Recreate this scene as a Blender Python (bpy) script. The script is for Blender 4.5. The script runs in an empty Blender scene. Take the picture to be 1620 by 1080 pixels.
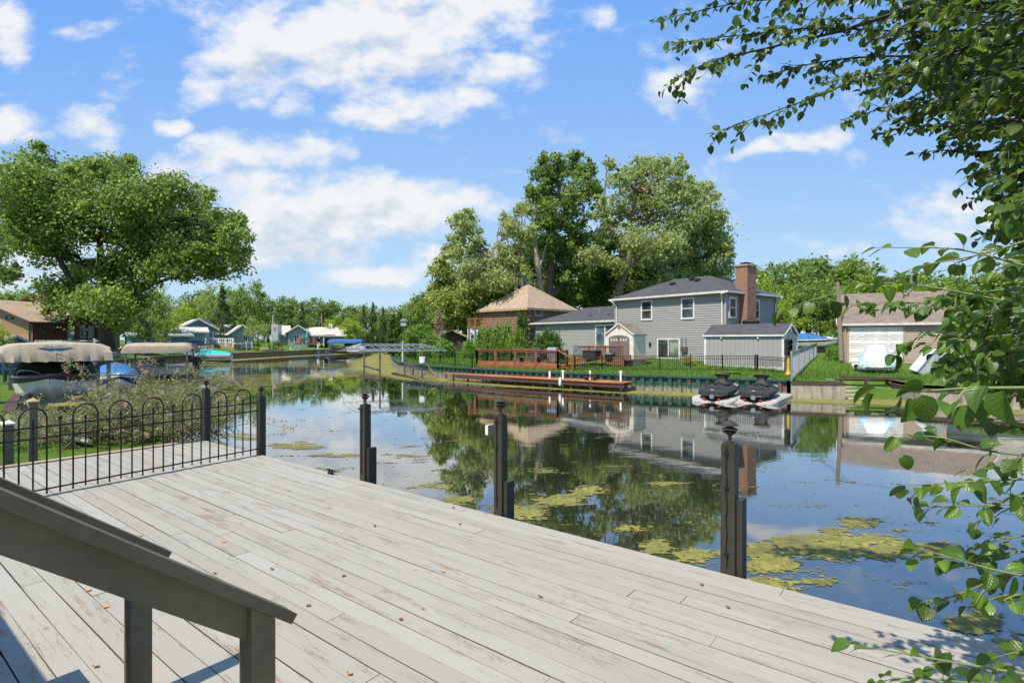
import bpy, math, random
import numpy as np
from mathutils import Vector, Matrix, geometry
C = bpy.context.scene
COL = C.collection
R = math.radians
F, CX, HY, EYE = 866.0, 810.0, 537.0, 2.55      # focal length / principal column / horizon of the photo (its pixels), eye height above the water

# ---------------------------------------------------------------- camera
cam = bpy.data.cameras.new('camera'); camo = bpy.data.objects.new('camera', cam); COL.objects.link(camo)
camo.location = (0, 0, EYE); camo.rotation_euler = (R(90), 0, 0)
cam.sensor_width = 36; cam.lens = F / 1620 * 36; cam.shift_y = -3 / 1620
cam.clip_start = .05; cam.clip_end = 3000
C.camera = camo
C.render.resolution_x, C.render.resolution_y = 1024, 682

# ---------------------------------------------------------------- light
SUN_EL, SUN_AZ = 57.0, -140.0      # azimuth of the sun: compass angle from +Y to +X
w = bpy.data.worlds.new('World'); C.world = w; w.use_nodes = True
nt = w.node_tree; N = nt.nodes; Lk = nt.links
for n in list(N): N.remove(n)
out = N.new('ShaderNodeOutputWorld'); bg = N.new('ShaderNodeBackground'); bg.inputs[1].default_value = .0905
sky = N.new('ShaderNodeTexSky'); sky.sky_type = 'NISHITA'; sky.sun_disc = False
sky.sun_elevation = R(SUN_EL); sky.sun_rotation = R(SUN_AZ); sky.air_density = 1.25; sky.dust_density = .6; sky.ozone_density = 1.6
Lk.new(bg.outputs[0], out.inputs[0])
def wmath(op, a, b=None, c=None):
    n = N.new('ShaderNodeMath'); n.operation = op
    for i, v in enumerate((a, b, c)):
        if v is None: continue
        if isinstance(v, (int, float)): n.inputs[i].default_value = v
        else: Lk.new(v, n.inputs[i])
    return n.outputs[0]
tc = N.new('ShaderNodeTexCoord'); sep = N.new('ShaderNodeSeparateXYZ'); Lk.new(tc.outputs['Generated'], sep.inputs[0])
ay = wmath('MAXIMUM', wmath('ABSOLUTE', sep.outputs[1]), .05)
ga = wmath('DIVIDE', sep.outputs[0], ay); gb = wmath('DIVIDE', sep.outputs[2], ay)
comb = N.new('ShaderNodeCombineXYZ'); Lk.new(ga, comb.inputs[0]); Lk.new(gb, comb.inputs[1])
# heaps of cloud: (column, row, half width, half height, density) given on the photograph, used as directions of the sky
CLOUDS = [(550,45,245,98,1.25),(400,85,115,62,.95),(330,118,50,28,.75),(720,20,160,80,1.0),(775,118,80,34,.85),(690,110,110,50,.7),(640,172,125,32,1.0),(600,172,75,24,.85),(640,135,60,40,.5),
  (400,245,150,42,.95),(320,265,85,34,.8),(500,235,50,34,.7),(560,335,235,56,1.2),(690,318,100,42,.9),(430,308,110,32,.95),
  (470,385,130,38,1.0),(600,365,90,30,.8),(610,432,100,20,.9),(690,425,60,22,.6),(18,40,45,60,.95),(25,192,52,34,.95),(145,202,52,32,.95),(278,192,32,20,.8),(50,225,32,16,.6),
  (1075,125,48,40,.78),(1215,238,70,15,.66),(1280,228,60,13,.6),(1520,350,110,48,.9),(1345,392,50,12,.4),(170,330,90,40,.35),(460,160,24,20,.55),(90,415,130,34,.5),(110,380,80,26,.45),(945,12,26,18,.6),(130,45,45,16,.45),(1100,60,60,20,.25),
  (1350,-60,300,50,.9),(300,-120,300,70,1.0),(900,-160,250,50,.9),(-400,200,260,90,1.0),(-700,400,250,60,.9),(2100,250,260,90,1.0),(2400,420,220,50,.9)]
nz0 = N.new('ShaderNodeTexNoise'); nz0.inputs['Scale'].default_value = 5; nz0.inputs['Detail'].default_value = 4
Lk.new(comb.outputs[0], nz0.inputs['Vector'])
sb = N.new('ShaderNodeVectorMath'); sb.operation = 'SUBTRACT'; Lk.new(nz0.outputs['Color'], sb.inputs[0]); sb.inputs[1].default_value = (.5, .5, .5)
sc_ = N.new('ShaderNodeVectorMath'); sc_.operation = 'SCALE'; Lk.new(sb.outputs[0], sc_.inputs[0]); sc_.inputs['Scale'].default_value = .14
wp = N.new('ShaderNodeVectorMath'); wp.operation = 'ADD'; Lk.new(comb.outputs[0], wp.inputs[0]); Lk.new(sc_.outputs[0], wp.inputs[1])
dens = None; under = None
for (px, py, hw, hh, dn) in CLOUDS:
    s = N.new('ShaderNodeVectorMath'); s.operation = 'SUBTRACT'; Lk.new(wp.outputs[0], s.inputs[0]); s.inputs[1].default_value = ((px-CX)/F, (HY-py)/F, 0)
    m = N.new('ShaderNodeVectorMath'); m.operation = 'MULTIPLY'; Lk.new(s.outputs[0], m.inputs[0]); m.inputs[1].default_value = (F/hw, F/hh, 0)
    d = N.new('ShaderNodeVectorMath'); d.operation = 'DOT_PRODUCT'; Lk.new(m.outputs[0], d.inputs[0]); Lk.new(m.outputs[0], d.inputs[1])
    v = wmath('MULTIPLY', wmath('MAXIMUM', wmath('SUBTRACT', 1.2, d.outputs['Value']), -1.5), dn*.8)
    dens = v if dens is None else wmath('MAXIMUM', dens, v)
nz = N.new('ShaderNodeTexNoise'); nz.inputs['Scale'].default_value = 9; nz.inputs['Detail'].default_value = 9; nz.inputs['Roughness'].default_value = .6
mp = N.new('ShaderNodeMapping'); mp.inputs['Scale'].default_value = (1, 1.7, 1); Lk.new(comb.outputs[0], mp.inputs[0]); Lk.new(mp.outputs[0], nz.inputs['Vector'])
nzf = N.new('ShaderNodeTexNoise'); nzf.inputs['Scale'].default_value = 30; nzf.inputs['Detail'].default_value = 8; nzf.inputs['Roughness'].default_value = .62; Lk.new(mp.outputs[0], nzf.inputs['Vector'])
fld = wmath('ADD', wmath('ADD', wmath('MULTIPLY', dens, .62), wmath('MULTIPLY', wmath('SUBTRACT', nzf.outputs['Fac'], .5), .38)), wmath('MULTIPLY', wmath('SUBTRACT', nz.outputs['Fac'], .5), 2.0))
mask = N.new('ShaderNodeMapRange'); mask.interpolation_type = 'SMOOTHSTEP'; Lk.new(fld, mask.inputs[0])
for i, v in ((1, -.12), (2, .66), (3, 0), (4, .96)): mask.inputs[i].default_value = v
cm = mask.outputs[0]
# the body of each heap: brighter where thin-topped, greyer inside
nz2 = N.new('ShaderNodeTexNoise'); nz2.inputs['Scale'].default_value = 6; nz2.inputs['Detail'].default_value = 6; Lk.new(mp.outputs[0], nz2.inputs['Vector'])
gr = N.new('ShaderNodeMapRange'); up_ = N.new('ShaderNodeVectorMath'); up_.operation = 'ADD'; Lk.new(mp.outputs[0], up_.inputs[0]); up_.inputs[1].default_value = (-.012, .05, 0)
nzu = N.new('ShaderNodeTexNoise'); nzu.inputs['Scale'].default_value = 9; nzu.inputs['Detail'].default_value = 6; nzu.inputs['Roughness'].default_value = .6; Lk.new(up_.outputs[0], nzu.inputs['Vector'])
base_ = None        # flat grey undersides of the larger heaps
for (px, py, hw, hh) in [(600,392,190,24),(480,405,130,16),(560,105,200,34),(690,150,90,20),(400,275,110,14),(640,192,90,9),(620,445,90,8),(520,352,120,22),(1520,390,110,16)]:
    s = N.new('ShaderNodeVectorMath'); s.operation = 'SUBTRACT'; Lk.new(wp.outputs[0], s.inputs[0]); s.inputs[1].default_value = ((px-CX)/F, (HY-py)/F, 0)
    m = N.new('ShaderNodeVectorMath'); m.operation = 'MULTIPLY'; Lk.new(s.outputs[0], m.inputs[0]); m.inputs[1].default_value = (F/hw, F/hh, 0)
    d = N.new('ShaderNodeVectorMath'); d.operation = 'DOT_PRODUCT'; Lk.new(m.outputs[0], d.inputs[0]); Lk.new(m.outputs[0], d.inputs[1])
    v = wmath('MAXIMUM', wmath('SUBTRACT', 1.6, d.outputs['Value']), 0); base_ = v if base_ is None else wmath('MAXIMUM', base_, v)
Lk.new(wmath('ADD', wmath('ADD', wmath('MULTIPLY', nz2.outputs['Fac'], .8), wmath('MULTIPLY', base_, .24)), wmath('ADD', wmath('MULTIPLY', wmath('SUBTRACT', nzu.outputs['Fac'], nz.outputs['Fac']), 1.9), wmath('MULTIPLY', wmath('MAXIMUM', fld, 0), .16))), gr.inputs[0])
for i, v in ((1, .55), (2, 1.12), (3, 0), (4, 1)): gr.inputs[i].default_value = v
cc = N.new('ShaderNodeMix'); cc.data_type = 'RGBA'; Lk.new(gr.outputs[0], cc.inputs[0])
cc.inputs[6].default_value = (7.9, 8.0, 8.1, 1); cc.inputs[7].default_value = (5.0, 5.8, 6.6, 1)
# clear sky: the Nishita sky, a little paler towards the horizon
hz = N.new('ShaderNodeMapRange'); Lk.new(gb, hz.inputs[0])
for i, v in ((1, 0), (2, .62), (3, 1), (4, 0)): hz.inputs[i].default_value = v
tint = N.new('ShaderNodeMix'); tint.data_type = 'RGBA'; Lk.new(wmath('POWER', hz.outputs[0], 1.5), tint.inputs[0])
tint.inputs[6].default_value = (1.75, 3.95, 8.7, 1); tint.inputs[7].default_value = (5.2, 7.2, 8.6, 1)
sm = N.new('ShaderNodeMix'); sm.data_type = 'RGBA'; sm.inputs[0].default_value = .88; Lk.new(sky.outputs[0], sm.inputs[6]); Lk.new(tint.outputs[2], sm.inputs[7])
fin = N.new('ShaderNodeMix'); fin.data_type = 'RGBA'; Lk.new(cm, fin.inputs[0]); Lk.new(sm.outputs[2], fin.inputs[6]); Lk.new(cc.outputs[2], fin.inputs[7])
Lk.new(fin.outputs[2], bg.inputs[0])

sl = bpy.data.lights.new('sun', 'SUN'); sl.energy = 5.0; sl.angle = R(.55); sl.color = (1, .92, .79)
so = bpy.data.objects.new('sun', sl); COL.objects.link(so)
_t = Vector((math.sin(R(SUN_AZ))*math.cos(R(SUN_EL)), math.cos(R(SUN_AZ))*math.cos(R(SUN_EL)), math.sin(R(SUN_EL))))
so.rotation_euler = _t.to_track_quat('Z', 'Y').to_euler(); so.location = _t*80
C.view_settings.view_transform = 'Standard'; C.view_settings.look = 'None'; C.view_settings.exposure = .35; C.view_settings.gamma = 1
C.cycles.max_bounces = 7; C.cycles.transparent_max_bounces = 12; C.cycles.sample_clamp_indirect = 6
C.cycles.use_adaptive_sampling = True

# ---------------------------------------------------------------- helpers
def P(px, py, D): return Vector(((px-CX)/F*D, D, EYE-(py-HY)/F*D))
def G(px, py, z=0.0):
    D = (EYE-z)*F/(py-HY); return Vector(((px-CX)/F*D, D, z))
def ss(a, b, x):
    t = min(1, max(0, (x-a)/(b-a))); return t*t*(3-2*t)

def tag(o, label=None, cat=None, group=None, kind=None):
    if label: o['label'] = label
    if cat: o['category'] = cat
    if group: o['group'] = group
    if kind: o['kind'] = kind
    return o
def thing(name, label, cat, loc=(0,0,0), rz=0, group=None):
    o = bpy.data.objects.new(name, None); COL.objects.link(o); o.empty_display_size = .2
    o.location = loc; o.rotation_euler = (0, 0, rz); return tag(o, label, cat, group)
def wmat(o):
    m = Matrix.Identity(4)
    while o is not None:
        m = (Matrix.Translation(o.location) @ o.rotation_euler.to_matrix().to_4x4() @ Matrix.Diagonal((*o.scale, 1))) @ m; o = o.parent
    return m

class MB:
    def __init__(s): s.v = []; s.f = []; s.c = []; s.col = (1, 1, 1); s.sm = False
    def add(s, vs, fs, col=None):
        b = len(s.v); s.v += [tuple(x) for x in vs]; s.f += [tuple(i+b for i in q) for q in fs]; s.c += [col or s.col]*len(fs); return s
    def box(s, c, d, rz=0, rx=0, ry=0, col=None):
        x, y, z = d[0]/2, d[1]/2, d[2]/2
        vs = [Vector((i*x, j*y, k*z)) for k in (-1, 1) for j in (-1, 1) for i in (-1, 1)]
        if rz or rx or ry:
            m = Matrix.Rotation(rz, 3, 'Z') @ Matrix.Rotation(ry, 3, 'Y') @ Matrix.Rotation(rx, 3, 'X'); vs = [m @ q for q in vs]
        c = Vector(c); return s.add([q+c for q in vs], [(0,2,3,1),(4,5,7,6),(0,1,5,4),(2,6,7,3),(0,4,6,2),(1,3,7,5)], col)
    def bb(s, x0, x1, y0, y1, z0, z1, col=None): return s.box(((x0+x1)/2, (y0+y1)/2, (z0+z1)/2), (abs(x1-x0), abs(y1-y0), abs(z1-z0)), col=col)
    def beam(s, a, b, w_, h, up=(0,0,1), col=None):       # rectangular bar from a to b
        a, b = Vector(a), Vector(b); d = (b-a).normalized(); sd = d.cross(Vector(up))
        if sd.length < 1e-4: sd = d.cross(Vector((0,1,0)))
        sd.normalize(); u = sd.cross(d).normalized()
        vs = [p+sd*i*w_/2+u*j*h/2 for p in (a, b) for j in (-1, 1) for i in (-1, 1)]
        return s.add(vs, [(0,1,3,2),(4,6,7,5),(0,4,5,1),(2,3,7,6),(0,2,6,4),(1,5,7,3)], col)
    def tube(s, pts, r, n=6, cap=True, col=None):
        pts = [Vector(p) for p in pts]; rs = r if isinstance(r, (list, tuple)) else [r]*len(pts)
        vs = []; fs = []; prev = None
        for i, p in enumerate(pts):
            d = (pts[min(i+1, len(pts)-1)]-pts[max(i-1, 0)])
            if d.length < 1e-9: d = Vector((0,0,1))
            d.normalize()
            if prev is None: a = d.cross(Vector((0,0,1)) if abs(d.z) < .9 else Vector((1,0,0))).normalized()
            else:
                a = prev-d*prev.dot(d); a = a.normalized() if a.length > 1e-6 else d.orthogonal().normalized()
            prev = a; b = d.cross(a)
            for k in range(n):
                t = 2*math.pi*k/n; vs.append(p+(a*math.cos(t)+b*math.sin(t))*rs[i])
        for i in range(len(pts)-1):
            for k in range(n): fs.append((i*n+k, i*n+(k+1) % n, (i+1)*n+(k+1) % n, (i+1)*n+k))
        if cap: fs.append(tuple(range(n-1, -1, -1))); fs.append(tuple((len(pts)-1)*n+k for k in range(n)))
        return s.add(vs, fs, col)
    def cyl(s, c, r, h, n=12, r2=None, col=None): c = Vector(c); return s.tube([c, c+Vector((0,0,h))], [r, r if r2 is None else r2], n, col=col)
    def lathe(s, prof, c=(0,0,0), n=16, col=None):         # profile [(r,z)...]
        c = Vector(c); vs = []; fs = []
        for (r, z) in prof:
            for k in range(n): t = 2*math.pi*k/n; vs.append(c+Vector((r*math.cos(t), r*math.sin(t), z)))
        for i in range(len(prof)-1):
            for k in range(n): fs.append((i*n+k, i*n+(k+1) % n, (i+1)*n+(k+1) % n, (i+1)*n+k))
        fs.append(tuple(range(n-1, -1, -1))); fs.append(tuple((len(prof)-1)*n+k for k in range(n)))
        return s.add(vs, fs, col)
    def prism(s, poly, ext, col=None):                      # polygon (3-D points) swept along ext
        poly = [Vector(p) for p in poly]; e = Vector(ext); n = len(poly)
        nn = Vector((0,0,0))
        for i in range(n): nn += poly[i].cross(poly[(i+1) % n])
        if nn.dot(e) > 0: poly = poly[::-1]
        vs = poly+[p+e for p in poly]
        fs = [tuple(range(n)), tuple(range(2*n-1, n-1, -1))]+[(i, i+n, (i+1) % n+n, (i+1) % n) for i in range(n)]
        return s.add(vs, fs, col)
    def grid(s, rows, col=None, close=False):                # rows of points -> surface
        nr, nc = len(rows), len(rows[0]); vs = [p for r_ in rows for p in r_]; fs = []
        for i in range(nr-1):
            for j in range(nc-1 if not close else nc): k = (j+1) % nc; fs.append((i*nc+j, i*nc+k, (i+1)*nc+k, (i+1)*nc+j))
        return s.add(vs, fs, col)
    def build(s, name, mat, parent=None, world=False, smooth=None):
        vs = s.v
        if world and parent is not None:
            m = wmat(parent).inverted(); vs = [tuple(m @ Vector(v)) for v in vs]
        me = bpy.data.meshes.new(name); me.from_pydata(vs, [], s.f); me.update()
        me.materials.append(mat)
        finish(me, np.array(s.c, dtype=np.float32))
        if smooth or (smooth is None and s.sm): shade(me)
        o = bpy.data.objects.new(name, me); COL.objects.link(o)
        if parent is not None: o.parent = parent
        return o
def shade(me, ang=40):
    me.polygons.foreach_set('use_smooth', [True]*len(me.polygons))
    try: me.set_sharp_from_angle(angle=R(ang))
    except Exception: pass
def finish(me, cols):
    # UVs in metres: u horizontal along each face, v up its slope
    nl = len(me.loops); vi = np.empty(nl, np.int32); me.loops.foreach_get('vertex_index', vi)
    co = np.empty(len(me.vertices)*3, np.float32); me.vertices.foreach_get('co', co); co = co.reshape(-1, 3)
    npoly = len(me.polygons); nm = np.empty(npoly*3, np.float32); me.polygons.foreach_get('normal', nm); nm = nm.reshape(-1, 3)
    lt = np.empty(npoly, np.int32); me.polygons.foreach_get('loop_total', lt)
    fi = np.repeat(np.arange(npoly), lt)
    t = np.stack([-nm[:, 1], nm[:, 0], np.zeros(npoly)], 1); ln = np.linalg.norm(t, axis=1); flat = ln < .08
    t[flat] = (1, 0, 0); t /= np.linalg.norm(t, axis=1)[:, None]; b = np.cross(nm, t)
    p = co[vi]; uv = np.stack([(p*t[fi]).sum(1), (p*b[fi]).sum(1)], 1).astype(np.float32)
    l = me.uv_layers.new(name='UVMap'); l.data.foreach_set('uv', uv.ravel())
    a = me.attributes.new('col', 'FLOAT_COLOR', 'FACE')
    if cols.shape[1] == 3: cols = np.concatenate([cols, np.ones((len(cols), 1), np.float32)], 1)
    a.data.foreach_set('color', cols.astype(np.float32).ravel())
def npmesh(name, V, Q, cols, mat, parent=None, loc0=None):    # quads from arrays
    me = bpy.data.meshes.new(name)
    V = np.asarray(V, np.float32)
    if loc0 is not None: V = V-np.array(loc0, np.float32)
    me.vertices.add(len(V)); me.vertices.foreach_set('co', V.ravel())
    nq, k = Q.shape
    me.loops.add(nq*k); me.loops.foreach_set('vertex_index', Q.astype(np.int32).ravel())
    me.polygons.add(nq); me.polygons.foreach_set('loop_start', np.arange(0, nq*k, k, dtype=np.int32)); 
    me.update(calc_edges=True); me.materials.append(mat)
    finish(me, np.asarray(cols, np.float32))
    o = bpy.data.objects.new(name, me); COL.objects.link(o)
    if parent is not None: o.parent = parent
    return o
def copy_tree(o, parent=None):
    c = o.copy(); COL.objects.link(c); c.parent = parent
    for ch in [x for x in COL.objects if x.parent == o]: copy_tree(ch, c)
    return c

# ---------------------------------------------------------------- materials
MT = {}
class Mat:
    def __init__(s, name, col=(.5,.5,.5), rough=.6, metal=0, spec=.5):
        s.m = bpy.data.materials.new(name); s.m.use_nodes = True; MT[name] = s.m
        s.n = s.m.node_tree.nodes; s.l = s.m.node_tree.links; s.b = s.n['Principled BSDF']; s.out = s.n['Material Output']
        s.b.inputs['Base Color'].default_value = (*col, 1); s.b.inputs['Roughness'].default_value = rough
        s.b.inputs['Metallic'].default_value = metal; s.b.inputs['Specular IOR Level'].default_value = spec
    def N(s, t, **k):
        n = s.n.new(t)
        for a, v in k.items():
            if a in n.inputs: n.inputs[a].default_value = v
            else: setattr(n, a, v)
        return n
    def uv(s, sc=(1,1,1), rot=0, kind='UV'):
        t = s.N('ShaderNodeTexCoord'); m = s.N('ShaderNodeMapping'); m.inputs['Scale'].default_value = sc; m.inputs['Rotation'].default_value = (0,0,rot)
        s.l.new(t.outputs[kind], m.inputs[0]); return m.outputs[0]
    def noise(s, vec, scale=5, detail=4, rough=.55, out='Fac'):
        n = s.N('ShaderNodeTexNoise'); n.inputs['Scale'].default_value = scale; n.inputs['Detail'].default_value = detail; n.inputs['Roughness'].default_value = rough
        s.l.new(vec, n.inputs['Vector']); return n.outputs[out]
    def ramp(s, fac, a, b, lo=0, hi=1, smooth=True):
        n = s.N('ShaderNodeMapRange'); n.interpolation_type = 'SMOOTHSTEP' if smooth else 'LINEAR'; s.l.new(fac, n.inputs[0])
        for i, v in ((1, a), (2, b), (3, lo), (4, hi)): n.inputs[i].default_value = v
        return n.outputs[0]
    def mix(s, fac, a, b, mode='MIX'):
        n = s.N('ShaderNodeMix'); n.data_type = 'RGBA'; n.blend_type = mode
        for i, v in ((0, fac), (6, a), (7, b)):
            if isinstance(v, (int, float)): n.inputs[i].default_value = v
            elif isinstance(v, tuple): n.inputs[i].default_value = (*v, 1) if len(v) == 3 else v
            else: s.l.new(v, n.inputs[i])
        return n.outputs[2]
    def math(s, op, a, b=0):
        n = s.N('ShaderNodeMath'); n.operation = op
        for i, v in ((0, a), (1, b)):
            if isinstance(v, (int, float)): n.inputs[i].default_value = v
            else: s.l.new(v, n.inputs[i])
        return n.outputs[0]
    def attr(s): 
        n = s.N('ShaderNodeAttribute'); n.attribute_name = 'col'; return n.outputs['Color']
    def color(s, c): s.l.new(c, s.b.inputs['Base Color']); return s
    def rough(s, c): s.l.new(c, s.b.inputs['Roughness']); return s
    def bump(s, h, strength=.3, dist=.01):
        n = s.N('ShaderNodeBump'); n.inputs['Strength'].default_value = strength; n.inputs['Distance'].default_value = dist
        s.l.new(h, n.inputs['Height']); s.l.new(n.outputs[0], s.b.inputs['Normal']); return s
def plain(name, col, rough=.6, metal=0, var=.18, sc=3.0, bump=0):
    m = Mat(name, col, rough, metal); v = m.uv((1,1,1), kind='Object'); n = m.noise(v, sc, 5)
    n2 = m.noise(v, sc*9, 3)
    f = m.math('ADD', m.math('MULTIPLY', n, .6), m.math('MULTIPLY', n2, .4))
    c = m.mix(m.ramp(f, .3, .7), tuple(x*(1-var) for x in col), tuple(min(1, x*(1+var)) for x in col))
    m.color(m.mix(1.0, c, m.attr(), 'MULTIPLY'))
    if bump: m.bump(n2, bump, .005)
    return m.m
def siding(name, col): return plain(name, col, .5, var=.06, sc=.7)
def shingle(name, col, var=.3, sc=1.0):
    m = Mat(name, col, .9); u = m.uv((sc, sc, 1))
    b = m.N('ShaderNodeTexBrick'); b.offset = .5; b.inputs['Scale'].default_value = 1; b.inputs['Brick Width'].default_value = .34; b.inputs['Row Height'].default_value = .15
    b.inputs['Mortar Size'].default_value = .012; b.inputs['Bias'].default_value = 0
    b.inputs['Color1'].default_value = (*[x*(1-var) for x in col], 1); b.inputs['Color2'].default_value = (*[x*(1+var) for x in col], 1); b.inputs['Mortar'].default_value = (*[x*.35 for x in col], 1)
    m.l.new(u, b.inputs[0]); n = m.noise(u, .6, 6)
    n3 = m.noise(u, 40, 3)
    c = m.mix(m.ramp(n, .3, .7, 0, .5), b.outputs[0], tuple(x*.75 for x in col)); c = m.mix(m.ramp(n3, .3, .7, 0, .35), c, tuple(min(1, x*1.5) for x in col))
    m.color(c); m.bump(b.outputs['Fac'], -.4, .02); return m.m
def brick(name, c1, c2, mort):
    m = Mat(name, c1, .85); u = m.uv()
    b = m.N('ShaderNodeTexBrick'); b.inputs['Scale'].default_value = 1; b.inputs['Brick Width'].default_value = .22; b.inputs['Row Height'].default_value = .08; b.inputs['Mortar Size'].default_value = .009
    b.inputs['Color1'].default_value = (*c1, 1); b.inputs['Color2'].default_value = (*c2, 1); b.inputs['Mortar'].default_value = (*mort, 1); m.l.new(u, b.inputs[0])
    n = m.noise(u, 12, 4); m.color(m.mix(m.ramp(n, .35, .7, 0, .5), b.outputs[0], tuple(x*.5 for x in c1))); m.bump(b.outputs['Fac'], -.5, .01); return m.m
def glass(name, col=(.03,.035,.035), rough=.05):
    m = Mat(name, col, rough, spec=.6); u = m.uv((1,1,1), kind='Object'); n = m.noise(u, 1.3, 3)
    m.color(m.mix(m.ramp(n, .35, .65), tuple(x*.6 for x in col), tuple(x*1.7 for x in col))); return m.m
def leafmat(name, c1, c2, trans=.35, rough=.5, spec=.35):
    m = Mat(name, c1, rough, spec=spec); a = m.attr(); s_ = m.N('ShaderNodeSeparateColor'); m.l.new(a, s_.inputs[0])
    c = m.mix(s_.outputs[0], c1, c2); c = m.mix(1.0, c, m.N('ShaderNodeCombineColor').outputs[0], 'MULTIPLY') if False else c
    br = m.N('ShaderNodeHueSaturation'); m.l.new(c, br.inputs['Color']); m.l.new(m.ramp(s_.outputs[1], 0, 1, .6, 1.4, False), br.inputs['Value'])
    m.l.new(br.outputs[0], m.b.inputs['Base Color'])
    tr = m.N('ShaderNodeBsdfTranslucent'); ht = m.N('ShaderNodeHueSaturation'); ht.inputs['Value'].default_value = 1.7; ht.inputs['Hue'].default_value = .485; m.l.new(br.outputs[0], ht.inputs['Color']); m.l.new(ht.outputs[0], tr.inputs[0])
    mx = m.N('ShaderNodeMixShader'); mx.inputs[0].default_value = trans; m.l.new(m.b.outputs[0], mx.inputs[1]); m.l.new(tr.outputs[0], mx.inputs[2]); m.l.new(mx.outputs[0], m.out.inputs[0]); return m.m
def bark(name, col):
    m = Mat(name, col, .9); v = m.uv((1,1,.25), kind='Object'); n = m.noise(v, 9, 7, .65)
    m.color(m.mix(m.ramp(n, .3, .7), tuple(x*.45 for x in col), tuple(x*1.35 for x in col))); m.bump(n, .8, .04); return m.m
# ================================================================ materials of the place
rng = np.random.default_rng(7); random.seed(7)
def mk_water():
    m = Mat('water', (.018, .026, .016), .02, spec=.5); m.b.inputs['IOR'].default_value = 1.85
    v = m.uv((1, 1, 1), kind='Object')
    mp = m.N('ShaderNodeMapping'); mp.inputs['Scale'].default_value = (.7, 1.6, 1); m.l.new(v, mp.inputs[0])
    a = m.noise(mp.outputs[0], 1.1, 3, .5); b = m.noise(mp.outputs[0], 5, 3, .55); z = m.noise(v, .06, 2)
    gust = m.ramp(z, .42, .6, .15, 1)
    h = m.math('MULTIPLY', m.math('ADD', m.math('MULTIPLY', a, .7), m.math('MULTIPLY', b, .22)), gust)
    m.bump(h, .075, .06)
    sp = m.noise(v, 42, 2); sp2 = m.noise(v, .9, 3)
    speck = m.math('MULTIPLY', m.ramp(sp, .68, .72), m.ramp(sp2, .45, .62))
    m.b.inputs['Coat Weight'].default_value = 1; m.b.inputs['Coat IOR'].default_value = 1.6; m.b.inputs['Coat Roughness'].default_value = .015
    m.color(m.mix(speck, (.022, .025, .014), (.20, .20, .08))); m.rough(m.ramp(speck, 0, 1, .015, .6)); m.l.new(m.ramp(speck, 0, 1, 1, 0), m.b.inputs['Coat Weight']); m.l.new(m.b.inputs['Normal'].links[0].from_socket, m.b.inputs['Coat Normal']); return m.m
mk_water()
def mk_algae():
    m = Mat('algae', (.2, .21, .05), .85, spec=.2); v = m.uv((1, 1, 1), kind='Object')
    mp = m.N('ShaderNodeMapping'); mp.inputs['Scale'].default_value = (.75, 1.5, 1); m.l.new(v, mp.inputs[0])
    n1 = m.noise(mp.outputs[0], 1.25, 8, .70); n2 = m.noise(v, 14, 5, .7); n3 = m.noise(mp.outputs[0], 3.2, 5, .65)
    a = m.N('ShaderNodeAttribute', attribute_name='dens')
    f = m.math('ADD', m.math('ADD', a.outputs['Fac'], m.math('MULTIPLY', m.math('SUBTRACT', n1, .5), 1.9)), m.math('ADD', m.math('MULTIPLY', m.math('SUBTRACT', n3, .5), 1.5), m.math('MULTIPLY', m.math('SUBTRACT', n2, .5), 1.3)))
    al = m.ramp(f, .36, .54)
    c = m.mix(m.ramp(n2, .3, .7), (.15, .14, .028), (.36, .32, .075)); c = m.mix(m.ramp(n1, .35, .7), c, (.13, .13, .045)); c = m.mix(m.ramp(n3, .5, .75, 0, .8), c, (.065, .07, .03))
    m.color(c); m.bump(n2, .5, .01)
    tr = m.N('ShaderNodeBsdfTransparent'); mx = m.N('ShaderNodeMixShader'); m.l.new(al, mx.inputs[0]); m.l.new(tr.outputs[0], mx.inputs[1]); m.l.new(m.b.outputs[0], mx.inputs[2]); m.l.new(mx.outputs[0], m.out.inputs[0]); return m.m
mk_algae()
def mk_grass():
    m = Mat('grass', (.08, .16, .03), .95, spec=.1); v = m.uv(kind='Object'); n = m.noise(v, .35, 6, .65); n2 = m.noise(v, 22, 4, .7); n3 = m.noise(v, 1.7, 5)
    c = m.mix(m.ramp(n, .3, .7), (.085, .165, .018), (.155, .235, .032)); c = m.mix(m.ramp(n2, .3, .7, 0, .8), c, (.045, .11, .015)); c = m.mix(m.ramp(n3, .62, .75, 0, .5), c, (.22, .19, .09))
    m.color(c); m.bump(n2, .9, .06); return m.m
mk_grass()
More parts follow.
